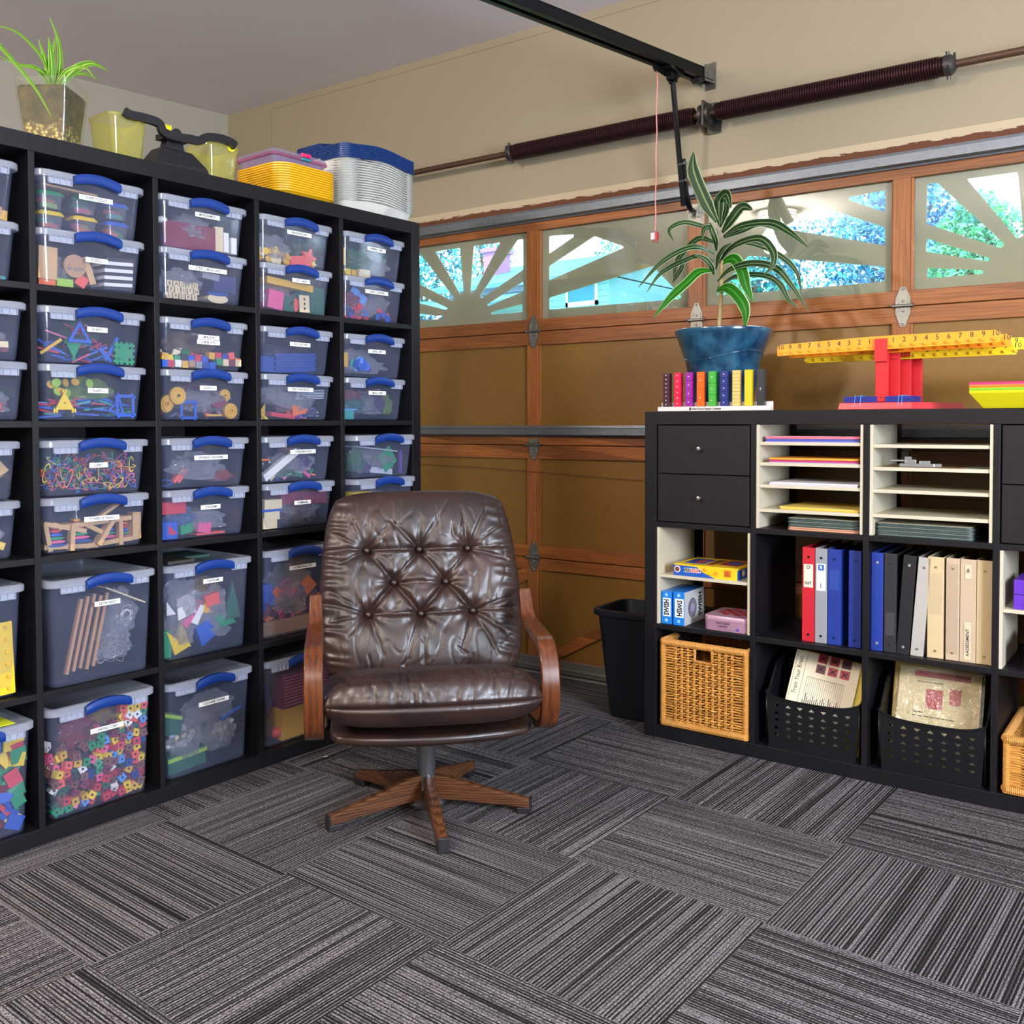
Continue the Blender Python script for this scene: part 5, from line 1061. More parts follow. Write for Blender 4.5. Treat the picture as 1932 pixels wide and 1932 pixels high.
for k, aw in enumerate((-39, -111, 33, 105, 177)):
    t = bpy.data.objects.new('leg', None)
    mb = MB(); L0, L1 = .020, .292
    def ring(x, w, zb, zt): return [(x, -w, zb), (x, w, zb), (x, w, zt-.006), (x, w*.55, zt), (x, -w*.55, zt), (x, -w, zt-.006)]
    mb.loft([ring(L0, .012, .034, .100), ring(L0+.04, .0145, .034, .096), ring(L1-.10, .0150, .026, .062), ring(L1, .0150, .018, .040)])
    lg = build('leg', mb, LEGW, chair, smooth=30, rot=(0, 0, rad(aw)-RZ))
    mb = MB(); mb.box(L1-.036, L1+.004, -.0155, .0155, -.0, .018); mb.box(L1, L1+.006, -.0155, .0155, .0, .041); o = build('rubber_foot', mb, plain('#121214', .6), lg, bevel=.003); o['label'] = 'black rubber foot cap'
# ------------------------------------------------------------------ low shelf inserts
WI = plain('#bdb49c', .45, 0, .02, 60, .03, name='white_insert_board'); KNB = plain('#b9b4ac', .25, .95)
DRW = woodblack('drawer_front_board', '#151115', '#1f1a1d')
CX = lambda c: TO+(c-1)*(CE+TI); RZZ = lambda r: TO+(r-1)*(CE+TI)     # r=1 bottom
def drawers(c, label):
    t = thing('drawer_insert', label, 'drawers', (CX(c), 0, RZZ(3)), frame=FR)
    mb = MB(); mb.box(.0012, .004, .02, .36, .001, .334); mb.box(.331, .3338, .02, .36, .001, .334); mb.box(.004, .331, .35, .36, .001, .334); mb.box(.004, .331, .02, .35, .001, .006); part('carcass', mb, DRW, t)
    for z0, z1 in ((.0035, .1655), (.1685, .3315)):
        mb = MB(); mb.box(.0045, .3305, .003, .018, z0, z1); d = part('drawer', mb, DRW, t, bevel=.0012)
        mb = MB(); mb.at((.160, .003, (z0+z1)/2+.004), (pi/2, 0, 0)); mb.lathe([(.0045, 0), (.0045, .009), (.0080, .012), (.0082, .016), (.0068, .020), (.003, .0212)], 20); part('knob', mb, KNB, d, 'small chrome knob', smooth=50)
drawers(1, 'pair of black-brown drawers with chrome knobs at the left end of the low shelf')
drawers(4, 'pair of black-brown drawers cut by the right picture edge')
def sorter(c, r, label, shelves, name='paper_sorter', cat='paper sorter', dep=.285):
    t = thing(name, label, cat, (CX(c), .004, RZZ(r)), frame=FR)
    for x in (.001, .325):
        mb = MB(); mb.box(x, x+.009, 0, dep, .0005, .334); part('side_panel', mb, WI, t, bevel=.0006)
    for z in shelves: mb = MB(); mb.box(.0102, .3248, .004, dep-.002, z-.001, z+.0095); part('shelf', mb, WI, t, bevel=.0006)
    return t
z3 = RZZ(3)
sorter(2, 3, 'white paper sorter of thin shelves holding coloured paper, right of the drawers', [1.018-z3, .952-z3, .881-z3, .803-z3])
sorter(3, 3, 'white paper sorter with mostly empty shelves in the third column', [1.014-z3, .946-z3, .879-z3, .805-z3])
z2 = RZZ(2)
sorter(1, 2, 'white shelf insert holding board games below the left drawers', [.559-z2], 'shelf_insert', 'shelf insert')
sorter(4, 2, 'white shelf insert at the right picture edge with purple boxes', [.557-z2], 'shelf_insert', 'shelf insert')
PG = 'paper stacks in the white sorters'
def sheets(name, label, cat, x0, x1, y0, y1, z, layers, rz=0, group=None):
    """loose stack of thin sheets: each layer (colour, thickness)"""
    t = thing(name, label, cat, ((x0+x1)/2, y0, z), rad(rz), group, FR); w = (x1-x0)/2; zz = 0
    for k, (c, th) in enumerate(layers):
        dx = .003*sin(k*2.3); mb = MB(); mb.box(-w+dx, w+dx, .002*(k % 3), y1-y0, zz, zz+th); zz += th+.0002
        part('sheet', mb, plain(c, .6), t, bevel=.0004)
    return t
a2, a3 = CX(2)+.010, CX(3)+.010
sheets('paper_stack', 'pink and blue papers on the top sorter shelf', 'paper', a2+.014, a2+.306, .02, .25, 1.0270, [('#6f67b8', .0035), ('#3d4f9d', .005), ('#8f7fc0', .002), ('#e0677c', .006), ('#ee9aa6', .001)], 0, PG)
sheets('paper_stack', 'orange and magenta papers on the second sorter shelf', 'paper', a2+.028, a2+.304, .015, .24, .9610, [('#9b8fae', .003), ('#b02a63', .005), ('#c9506f', .002), ('#e39a2b', .005)], 1, PG)
sheets('paper_stack', 'white papers on the third sorter shelf', 'paper', a2+.030, a2+.305, .012, .24, .8900, [('#b9b3bd', .005), ('#d5d1d6', .004)], -1, PG)
sheets('paper_stack', 'yellow papers curling on the fourth sorter shelf', 'paper', a2+.060, a2+.308, .02, .25, .8120, [('#c9a63c', .003), ('#d8b54a', .003), ('#e0c25f', .0025)], -3, PG)
def boards(x0, x1, label, extra, n, rz):
    for k in range(n):
        c, cat, lb = ('#c98a6a', 'clipboard', f'tan board at the bottom of the {label}') if (extra and k < 2) else ('#2e4443', 'writing board', f'dark green edged writing board in the {label}')
        t = thing('writing_board', lb+', '+['lowest', 'second from below', 'third from below', 'fourth from below', 'fifth from below', 'just under the top'][k] if k < n-1 else f'pale topped writing board at the top of the {label}', cat, ((x0+x1)/2+.002*sin(k*3), .02+.002*(k % 2), z3+.0006+k*.0056), rad(rz+.5*sin(k*2)), 'writing boards stacked under the sorters', FR)
        w = (x1-x0); mb = MB(); mb.prism(rrect(w, .225, .014, 4, 0, .1125), 0, .0036, 'z'); part('board_edge', mb, plain(c, .5), t)
        mb = MB(); mb.prism(rrect(w-.006, .219, .012, 4, 0, .1125), .0036, .0040, 'z'); part('board_face', mb, plain('#d9d0b4', .35), t, 'pale writing surface')
boards(a2+.086, a2+.310, 'left sorter stack', True, 7, 0); boards(a3+.004, a3+.272, 'right sorter stack', False, 7, -1)
sheets('paper_stack', 'single brown sheet on the second shelf of the right sorter', 'paper', a3+.006, a3+.235, .02, .20, .9548, [('#8b6a48', .001)], 0, PG)
sheets('paper_stack', 'grey green sheet at the right of the second shelf of the right sorter', 'paper', a3+.24, a3+.312, .04, .22, .9548, [('#8c8f7d', .0012)], 4, PG)
cl = thing('plastic_stencil', 'clear plastic drawing gadget lying on the right sorter shelf', 'stencil', (a3+.10, .05, .9568), rad(8), frame=FR)
mb = MB(); mb.prism(rpoly([(-.035, -.01), (.06, -.014), (.082, .004), (.06, .016), (-.03, .012)], .004), 0, .010, 'z'); mb.box(-.02, .012, -.012, .012, .010, .022); mb.prism([(-.02, -.008), (.0, -.008), (-.01, .008)], .022, .030, 'z'); mb.tube([(-.06, 0, .018), (-.02, 0, .018)], .003, 8); mb.box(.02, .05, -.014, -.008, .010, .018)
part('body', mb, clearmat('clear_acrylic', '#f0f2f0', '#e6e8e8', .28, .05, 1.6), cl, bevel=.001)
# ------------------------------------------------------------------ board games
zb = .5680
g = thing('board_game_box', 'yellow and blue ZOOLOGIC game box on the white insert shelf', 'board game', (CX(1)+.057, .018, zb), 0, frame=FR)
mb = MB(); mb.box(0, .228, 0, .190, 0, .040); zo = part('box', mb, plain('#e3b81c', .35), g, bevel=.001)
BLM = plain('#1f4fa6', .35)
mb = MB(); mb.prism([(0, .0005), (.150, .0005), (.105, .018), (.085, .034), (0, .036)], -.0008, .0); mb.box(.2280, .2288, 0, .19, .001, .034); part('blue_band', mb, BLM, zo)
for k, (ch, c) in enumerate(zip('ZOOLOGIC', ['#191919', '#191919', '#191919', '#e8562a', '#e8562a', '#e8562a', '#e8562a', '#e8562a'])):
    text(ch, .018, plain('#f6efe2', .5), zo, (.045+.0068*k, -.0010, .020+.001*(k % 2)), bold=.0012); text(ch, .0165, plain(c, .5), zo, (.045+.0068*k, -.0014, .020+.001*(k % 2)), bold=.0003)
for x, z, r in ((.112, .026, .0052), (.152, .018, .0060)):
    mb = MB(); mb.at((x, 0, z), (pi/2, 0, 0)); mb.lathe([(r, 0), (r, .0012)], 14)
    for q in range(7): mb.at((x+r*1.7*cos(q*.9), 0, z+r*1.7*sin(q*.9)), (pi/2, 0, 0)); mb.lathe([(r*.28, 0), (r*.28, .0012)], 8)
    part('paw_print', mb, plain('#e08a1e', .4), zo)
mb = MB(); mb.box(.182, .206, -.001, 0, .010, .032); part('printed_panel', mb, plain('#d96a1c', .4), zo)
mb = MB(); [mb.box(.185, .203-.003*(q % 2), -.0016, -.001, .013+.004*q, .0145+.004*q) for q in range(4)]; mb.box(.118, .140, -.0012, -.0006, .0108, .0120); part('small_print', mb, plain('#5a3416', .5), zo)
mb = MB(); mb.at((.014, 0, .022), (pi/2, 0, 0)); mb.lathe([(.0115, 0), (.0115, .0012)], 24); mb.at((.2285, .05, .020), (0, pi/2, 0)); mb.lathe([(.0105, 0), (.0105, .0012)], 24); part('round_badge', mb, plain('#e9dcc8', .5), zo)
mb = MB(); mb.at((.014, -.0012, .022), (pi/2, 0, 0)); mb.lathe([(.0085, 0), (.0085, .0006)], 20); part('badge_center', mb, plain('#6b3a24', .5), zo)
for (x0, x1, y0, y1, c) in ((.02, .09, .04, .15, '#2f4a8f'), (.10, .13, .03, .16, '#8a4a2a'), (.14, .21, .05, .17, '#9a3b3b'), (.05, .075, .06, .12, '#c33c35'), (.16, .20, .08, .14, '#3f62a8')):
    mb = MB(); mb.box(x0, x1, y0, y1, .040, .0406+.0002*(x0*10 % 2)); part('cover_art', mb, plain(c, .3), zo)
SW = plain('#1c74c8', .32); DARK = plain('#15181f', .5)
for k, (x0, rz, up, lb) in enumerate(((.014, 0, .0, 'blue SWISH game box with plain side, leftmost on the lower insert shelf'), (.056, -4, 0, 'blue and white SWISH game box showing its ringed cover'))):
    s = thing('board_game_box', lb, 'board game', (CX(1)+x0+(.002 if k else 0), .012+.0*k, z2+.0008), rad(rz if k == 0 else 0), frame=FR)
    Wb, Db, Hb = (.038, .17, .112) if k == 0 else (.042, .16, .114)
    mb = MB(); mb.box(0, Wb, 0, Db, 0, Hb); bx = part('box', mb, SW, s, bevel=.0012)
    mb = MB(); mb.box(Wb*.17, Wb*.92, -.0008, 0, Hb*.24, Hb*.80); part('title_panel', mb, plain('#e8eef2', .5), bx)
    t_ = text('SWISH', .026, DARK, bx, (Wb*.55, -.0014, Hb*.52), rot=(pi/2, -pi/2 if k == 0 else pi/2, 0), bold=.0009, sx=.72)
    mb = MB()
    for q in (.12, .90): mb.at((Wb*.5, 0, Hb*q), (pi/2, 0, 0)); mb.lathe([(.006, 0), (.006, .0008)], 14)
    part('round_logo', mb, plain('#8fb8e6', .4), bx)
    if k == 1:
        mb = MB(); mb.box(Wb, Wb+.0008, .0, Db, 0, Hb); cv = part('cover', mb, plain('#b9b7b4', .4), bx, 'pale grey cover')
        mb = MB(); mb.at((Wb+.0008, .062, Hb*.48), (0, pi/2, 0)); mb.lathe([(.033, 0), (.033, .0006)], 36); part('ring_art', mb, plain('#2b2b44', .4), cv)
        mb = MB(); mb.at((Wb+.0014, .062, Hb*.48), (0, pi/2, 0)); mb.lathe([(.017, 0), (.017, .0006)], 30); mb.at()
        for q in range(28): a = 2*pi*q/28; mb.at((Wb+.0014, .062+.025*cos(a), Hb*.48+.025*sin(a)), (a+pi/2, 0, 0)); mb.box(0, .0006, -.0012, .0012, -.006, .006)
        part('ring_art', mb, plain('#8f8d9c', .4), cv)
        text('SWISH', .034, DARK, cv, (Wb+.0014, .125, Hb*.52), rot=(pi/2, -pi/2, pi/2), bold=.0012, sx=.85)
tn = thing('game_tin', 'mauve CHECKERS DAMES game tin beside the SWISH boxes', 'game tin', (CX(1)+.171, .012, z2+.0006), 0, frame=FR)
mb = MB(); mb.loft([[(x, y, z) for x, y in rrect(.154, .16, .016, 5, .077, .08)] for z in (0, .036)]); part('tin_body', mb, plain('#a57d92', .35, .2), tn, smooth=40, bevel=.001)
mb = MB(); mb.loft([[(x, y, z) for x, y in rrect(.157-i, .163-i, .017, 5, .077, .08)] for z, i in ((.034, 0), (.047, 0), (.0495, .004))]); ld = part('lid', mb, plain('#b08a9a', .3, .2), tn, smooth=40)
mb = MB()
for i in range(6):
    for j in range(5):
        if (i+j) % 2: mb.box(.030+.020*i, .050+.020*i, .035+.022*j, .057+.022*j, .0495, .0500)
part('checker_art', mb, plain('#a8242c', .35), ld)
text('CHECKERS', .0105, plain('#3a2430', .6), tn, (.066, -.0006, .026)); text('DAMES', .0105, plain('#3a2430', .6), tn, (.066, -.0006, .0155))
text('----------------------------', .006, plain('#3a2430', .6), tn, (.080, -.0006, .0075)); mb = MB(); mb.at((.118, -.0004, .010), (pi/2, 0, 0)); mb.lathe([(.005, 0), (.005, .0006)], 16); part('round_logo', mb, plain('#4a4a9c', .5), tn)
for k, (zz, x) in enumerate(((.5667, .030), (.6085, .030), (.4005, .058), (.4425, .058))):
    p_ = thing('purple_box', ['lower of two purple boxes on the upper insert shelf at the right edge', 'upper of two purple boxes on the upper insert shelf at the right edge', 'lower purple box on the bottom level at the right picture edge', 'upper purple box on the bottom level at the right picture edge'][k], 'box', (CX(4)+x+.004, .02, zz), 0, 'purple boxes at the right edge', FR)
    mb = MB(); mb.box(0, .2, 0, .15, 0, .0405); part('box', mb, plain('#5a2aa6', .4), p_, bevel=.0012)
    mb = MB(); mb.prism(gon(24, .022), -.0008, 0) if False else None
    q = MB(); q.at((.050, 0, .012), (pi/2, 0, 0)); q.lathe([(.024, 0), (.024, .0008)], 28); part('dark_circle', q, plain('#35156e', .4), p_)
# ------------------------------------------------------------------ ring binders
def binder(x, w, color, label, lean=0, rivets='#d8d6d0', y=.03, h=.298, pocket=None, tx=None, grp='ring binders on the middle shelf', dx=0):
    t = thing('ring_binder', label, 'binder', (CX(1)*0+x, y, z2+.0006), 0, grp, FR, rot=(0, rad(lean), 0))
    m = plain(color, .38, 0, .05, 50, .03)
    mb = MB(); mb.box(0, w, 0, .0028, 0, h); sp = part('spine', mb, m, t, bevel=.001)
    mb = MB(); mb.box(0, .0025, .0030, .268, 0, h); part('cover', mb, m, t, bevel=.0006)
    mb = MB(); mb.box(w-.0025, w, .0030, .268, 0, h); part('cover', mb, m, t, bevel=.0006)
    mb = MB(); mb.box(.004, w-.004, .03, .235, .008, h-.018); part('pages', mb, plain('#cfc9bb', .8, 0, .2, 200), t)
    for z in (.022, h-.030):
        mb = MB(); mb.at((w/2, 0, z), (pi/2, 0, 0)); mb.lathe([(.0042, 0), (.0036, .0016), (.001, .0020)], 14); part('rivet', mb, plain(rivets, .3, .8), sp, smooth=60)
    if pocket: mb = MB(); mb.box(w*.12, w*.88, -.0008, 0, pocket[0], pocket[1]); part('label_pocket', mb, plain(pocket[2], .4), sp)
    for q in (tx or []):
        mb = MB(); mb.box(w*.5-q[4], w*.5+q[4], -.0014, -.0008, q[2]-q[5], q[2]+q[5]); pp = part('spine_label', mb, plain(q[3], .6), sp)
        text(q[0], q[1], q[6] if len(q) > 6 else INK, pp, (w*.5, -.0016, q[2]), rot=(pi/2, q[7] if len(q) > 7 else -pi/2, 0), bold=.0002)
    return t
binder(.5395, .0385, '#b9202e', 'red ring binder, leftmost in its row', pocket=(.172, .245, '#d8d0b8'), rivets='#2a2a2c', tx=[('INT', .013, .185, '#d8d0b8', .012, .010, INK, 0), ('O', .016, .236, '#d8d0b8', .012, .008, INK, 0)])
binder(.5800, .0370, '#8b8c92', 'grey ring binder with a blue numbered label', pocket=(.165, .250, '#e4e2d8'), rivets='#2a2a2c', tx=[('1', .022, .180, '#e4e2d8', .011, .013, plain('#1f4aa0', .5), 0), ('R', .014, .238, '#2a55a8', .009, .009, WHT, 0)])
binder(.6190, .0400, '#1d3384', 'blue ring binder standing against the grey binder', rivets='#2a3f86', pocket=(.17, .235, '#27408f'))
binder(.6830, .0370, '#1d3384', 'blue ring binder alone next to the shelf divider', rivets='#2a3f86')
binder(.7500, .0340, '#20368a', 'blue ring binder with silver rivets, first right of the divider')
binder(.7870, .0350, '#29292d', 'black ring binder with a clear spine pocket', rivets='#4a4a4e', pocket=(.05, .12, '#3a3a3e'))
binder(.8230, .0360, '#1e1e22', 'black ring binder leaning to the right', lean=3.6)
binder(.8625, .0350, '#a8a39b', 'pale grey binder leaning beside the black one', lean=4.2, rivets='#a8a39b', h=.296)
binder(.9090, .0440, '#c3ad85', 'tan binder with a blank pocket on the spine', rivets='#c3ad85', pocket=(.13, .25, '#b7a37d'))
binder(.9590, .0360, '#b9a288', 'mottled beige binder with crinkled spine', rivets='#b9a288', pocket=(.02, .28, '#ab957c'))
binder(.9965, .0420, '#b7a185', 'beige binder with ASSESSMENT label', rivets='#b7a185', tx=[('ASSESSMENT', .0125, .062, '#cbb999', .009, .054, INK, -pi/2), ('|||', .010, .262, '#cbb999', .008, .020, INK, pi/2)])
binder(1.0400, .0410, '#c0a980', 'tan binder touching the right divider', rivets='#c0a980')
# ------------------------------------------------------------------ wicker baskets
WK = wood('wicker_rattan', '#8a5620', '#d89a48', 0, 40, .42, 0, .1); WK2 = plain('#c98f45', .42, 0, .1, 60, .25)
def wicker_panel(w, h, thick=.006, hole=None, seed=0, rows=29):
    """woven face in the xz plane, x 0..w, z 0..h"""
    mb = MB(); r = random.Random(seed); zs = [.030+(h-.062)*k/(rows-1) for k in range(rows)]
    st = [.055+(w-.11)*k/9 for k in range(10)]
    for k, z in enumerate(zs):
        pts = []; n = 46
        for i in range(n+1):
            x = .004+(w-.008)*i/n
            amp = 0
            if st[0]-.01 < x < st[-1]+.01:
                ph = (x-st[0])/(st[1]-st[0])*pi; amp = .0058*cos(ph)*(1 if k % 2 else -1)
            pts.append((x, amp, z+.0008*sin(i*.8+k)+.0006*r.uniform(-1, 1)))
        if hole and hole[2]-.004 < z < hole[3]+.004:
            a = [p for p in pts if p[0] < hole[0]]; b_ = [p for p in pts if p[0] > hole[1]]
            for q in (a, b_): mb.tube(q, .0027, 5)
        else: mb.tube(pts, .0027, 5)
    for x in st:
        if hole and hole[0]-.004 < x < hole[1]+.004: segs = ((.02, hole[2]),)
        else: segs = ((.02, h-.02),)
        for a, b_ in segs: mb.tube([(x-.0022, 0, a), (x-.0022, 0, b_)], .0024, 5); mb.tube([(x+.0022, 0, a), (x+.0022, 0, b_)], .0024, 5)
    if hole:
        x0, x1, za, zb_ = hole; mb.tube([(x0, 0, zb_), (x0, 0, za), (x1, 0, za), (x1, 0, zb_)], .006, 8)
    return mb
def wraprail(p0, p1, r=.0125, wr=.0026):
    """rail wrapped with cane"""
    p0, p1 = Vector(p0), Vector(p1); L = (p1-p0).length; n = max(3, int(L/(wr*1.8))); mb = MB(); pts = []; rs = []
    for i in range(n*4+1): pts.append(p0.lerp(p1, i/(n*4))); rs.append(r-.0030*(i % 4 == 0))
    mb.tube(pts, rs, 8); return mb
def wicker(frame_loc, w, d, h, label, hole=True, seed=1, rz=0):
    t = thing('wicker_basket', label, 'basket', frame_loc, rz, frame=FR)
    hl = (w*.40, w*.60, h-.066, h-.024) if hole else None
    part('front_weave', wicker_panel(w, h, hole=hl, seed=seed), WK, t, smooth=60)
    for nm, rot, loc in (('side_weave', (0, 0, pi/2), (.004, 0, 0)), ('side_weave', (0, 0, pi/2), (w-.004, 0, 0)), ('back_weave', (0, 0, 0), (0, d, 0))):
        part(nm, wicker_panel(d if 'side' in nm else w, h, seed=seed+3), WK, t, smooth=60, rot=rot, loc=loc)
    for z in (h-.014, .014):
        for a, b_ in (((.008, 0, z), (w-.008, 0, z)), ((.008, d, z), (w-.008, d, z)), ((.004, .008, z), (.004, d-.008, z)), ((w-.004, .008, z), (w-.004, d-.008, z))):
            part('wrapped_rim', wraprail(a, b_), WK2, t, smooth=30)
    for x in (.008, w-.008):
        for y in (.002, d-.002):
            part('corner_post', wraprail((x, y, .004), (x, y, h-.004), .0105), WK2, t, smooth=30)
    mb = MB(); mb.box(.01, w-.01, .006, d-.006, .004, .012); part('base', mb, WK2, t)
    return t
wicker((CX(1)+.017, .004, TO+.0005), .312, .34, .306, 'honey coloured wicker basket with cut handle in the lower left cell')
wicker((CX(4)+.016, .006, TO+.0005), .306, .34, .170, 'low open wicker basket cut by the right picture edge', False, 7)
# ------------------------------------------------------------------ perforated black baskets
BPL = plain('#0e0f13', .34, 0, .04, 90, .1, name='black_basket_plastic')
def black_basket(loc, w, d, h, label, books):
    t = thing('plastic_basket', label, 'basket', loc, 0, 'black perforated baskets', FR)
    def face(w_, h0, dip, cols, rows, cell=.0):
        """board with rounded triangular holes and a dipped upper edge"""
        out = [(.012, 0), (w_-.012, 0)]+[(w_*(1-.0)-.0*i, 0) for i in range(0)]
        top = []
        for i in range(13):
            u = 1-i/12; top.append((w_*u, h0-dip*(1-(2*u-1)**4)))
        out = [(.010, 0), (w_-.010, 0)]+top
        hs = []
        for j in range(rows):
            for i in range(cols):
                x = w_*(.12+.76*i/(cols-1)); z = h0*.24+(h0-dip)*.60*j/(rows-1); s = 1 if (i+j) % 2 else -1; q = .0098
                hs.append(rpoly([(x-q, z-s*q*.42), (x+q, z-s*q*.42), (x, z+s*q*.62)][::s], .0035, 3))
        return holed(out, hs, .0025)
    me = face(w, .178, .022, 7, 5); o = obj('front_wall', me, BPL, t)
    me = face(w, .26, .012, 7, 5); obj('back_wall', me, BPL, t, loc=(0, d, 0))
    def sidew():
        out = [(.006, 0), (d, 0), (d, .262), (d*.62, .262), (d*.34, .252), (d*.22, .22), (d*.10, .182), (0, .178)]
        hs = [[(d*.42, .21), (d*.85, .21), (d*.85, .235), (d*.45, .235)]]
        for j in range(4):
            for i in range(5): x = d*(.12+.76*i/4); z = .04+.030*j; hs.append([(x-.006, z-.003), (x+.006, z-.003), (x, z+.005)])
        return holed(out, hs, .0025)
    sm_ = sidew(); obj('side_wall', sm_, BPL, t, loc=(.0026, 0, 0), rot=(0, 0, pi/2)); obj('side_wall', sm_.copy(), BPL, t, loc=(w, 0, 0), rot=(0, 0, pi/2))
    mb = MB(); mb.box(.004, w-.004, .003, d-.003, 0, .003); part('base', mb, BPL, t)
    mb = MB(); pts = [(w*i/12, -.001, .178-.022*(1-(2*i/12-1)**4)) for i in range(13)]; mb.tube(pts, .0035, 6)
    for x in (0, w): mb.tube(smoothpath([(x, 0, .178), (x, d*.10, .184), (x, d*.22, .222), (x, d*.34, .254), (x, d*.62, .264), (x, d, .264)], 4), .0035, 6)
    mb.tube([(0, d, .26), (w, d, .26)], .0035, 6); part('rolled_rim', mb, BPL, t, smooth=60)
    return t
k1 = black_basket((CX(2)+.034, .012, TO+.0006), .292, .31, .26, 'black perforated basket holding the Train Your Brain sheets', 0)
k2 = black_basket((CX(3)+.030, .010, TO+.0006), .292, .31, .26, 'black perforated basket holding booklets in a clear sleeve', 0)
PAPR = plain('#cfc6ae', .6)
def bk(loc, rx, w, h, th, label, color, cat='booklet', nm='booklet', ry=0, tag_g=None):
    t = thing(nm, label, cat, loc, 0, tag_g, FR, rot=(rad(rx), rad(ry), 0)); mb = MB(); mb.box(-w/2, w/2, 0, th, 0, h); c = part('cover', mb, plain(color, .5), t, bevel=.0004); return t, c
xm = CX(2)+.180
for k in range(3): bk((xm+.012+.003*k, .042+.008*k, TO+.016), -23, .225, .292-.006*k, .004, ['yellow folder directly behind the Train Your Brain sheet', 'yellow folder second behind the Train Your Brain sheet', 'yellow folder third behind the Train Your Brain sheet'][k], '#c9ad12', 'folder', 'folder', ry=6)
t, c = bk((xm-.016, .030, TO+.014), -23, .208, .297, .003, 'cream Train Your Brain sheet with red picture cards and a name table', '#d8ceb2', 'sheet', 'printed_sheet', ry=6)
text('Train Your Brain', .020, INK, c, (-.083, -.0004, .215), rot=(pi/2, -pi/2, 0), align='CENTER', sx=.9)
mb = MB()
for x in (-.098, -.066): mb.box(x, x+.0008, -.0004, 0, .12, .292)
for i in range(20): x = -.052+.0062*i; mb.box(x, x+.0007, -.0004, 0, .128, .218)
mb.box(-.052, .066, -.0004, 0, .217, .218); mb.box(-.052, .066, -.0004, 0, .128, .129); part('ruled_table', mb, INK, c)
mb = MB()
for i in range(19):
    z_ = .1305
    for q in range(3+(i*7) % 4): l_ = .003+.001*((i*5+q*3) % 3); mb.box(-.0512+.0062*i, -.0492+.0062*i, -.0005, 0, z_, z_+l_); z_ += l_+.0008
part('small_print', mb, INK, c)
RED = plain('#a8203a', .5)
for i in range(3):
    for j in range(2):
        x, z = -.030+.038*i, .236+.034*j; mb = MB(); mb.box(x, x+.030, -.0006, 0, z, z+.028); q = part('picture_card', mb, RED if (i+j) % 3 else plain('#5c2030', .5), c)
        mb = MB(); mb.at((x+.015, -.0008, z+.014), (0, rad(40), 0)); mb.box(-.012, .012, 0, .0002, -.0018, .0018); mb.at((x+.015, -.0008, z+.014), (0, rad(-40), 0)); mb.box(-.012, .012, 0, .0002, -.0018, .0018); part('scribble', mb, INK, q)
xm = CX(3)+.176
for k in range(3): bk((xm-.012-.003*k, .072+.010*k, TO+.016), -15, .236, .296-.004*k, .003, ['yellow folder just behind the booklet in the clear sleeve', 'yellow folder second behind the sleeved booklet', 'yellow folder third behind the sleeved booklet'][k], '#c9ad12', 'folder', 'folder')
t, c = bk((xm+.003, .030, TO+.014), -19, .228, .300, .005, 'cream booklet with red squares inside a crinkled clear sleeve', '#cdbf98', 'booklet', 'booklet')
mb = MB(); mb.box(-.07, .085, -.0005, 0, .272, .290); part('red_bar', mb, RED, c)
mb = MB(); mb.box(-.035, .012, -.0005, 0, .180, .238); mb.box(.030, .062, -.0005, 0, .200, .248); part('red_square', mb, RED, c)
mb = MB()
for x0, x1, z_ in ((-.070, -.045, .165), (-.070, .050, .154), (-.062, .010, .256)):
    x = x0
    while x < x1: l_ = .006+.004*((int(x*1e4)) % 3); mb.box(x, x+l_, -.0006, 0, z_, z_+.0028); x += l_+.0025
part('small_print', mb, INK, c)
def sleeve():
    mb = MB(); nx, ny = 50, 60; vs = []; fs = []
    for j in range(ny+1):
        for i in range(nx+1):
            x = -.124+.248*i/nx; z = -.0+.306*j/ny; e_ = max(0, 1-abs(2*i/nx-1)**6)
            y = -.0035-.006*e_*(abs(mnoise.noise(Vector((x*22, z*16, 1))))+.6*abs(mnoise.noise(Vector((x*55, z*45, 6)))))
            vs.append((x, y, z))
    for j in range(ny):
        for i in range(nx): a = j*(nx+1)+i; fs.append((a, a+1, a+nx+2, a+nx+1))
    n = len(vs); vs += [(x, y+.0004, z) for x, y, z in vs]; fs += [tuple(reversed([q+n for q in f])) for f in fs]
    mb.add(vs, fs); return mb
part('clear_sleeve', sleeve(), clearmat('crinkled_film', '#fbfaf4', '#eeeade', .05, .10, 2.6), t, smooth=180)
# ------------------------------------------------------------------ waste bin
tb = thing('waste_bin', 'tall black plastic waste bin behind the left end of the low shelf', 'waste bin', (.690, .505, 0), .054)
BK = plain('#101218', .42, 0, .05, 120, .08, name='black_bin_plastic')
def rr_(w, d, z, r): return [(x, y, z) for x, y in rrect(w, d, r, 5)]
mb = MB(); mb.loft([rr_(.255, .19, 0, .03), rr_(.262, .197, .012, .032), rr_(.345, .245, .395, .04), rr_(.345, .245, .40, .04), rr_(.337, .237, .40, .038), rr_(.254, .189, .016, .03)]); part('bin_body', mb, BK, tb, smooth=35)
mb = MB(); mb.loft([rr_(.352, .252, .376, .042), rr_(.372, .272, .380, .05), rr_(.376, .276, .390, .052), rr_(.372, .272, .400, .05), rr_(.345, .245, .402, .04), rr_(.337, .237, .398, .038)], (False, False)); part('rim', mb, BK, tb, smooth=50)
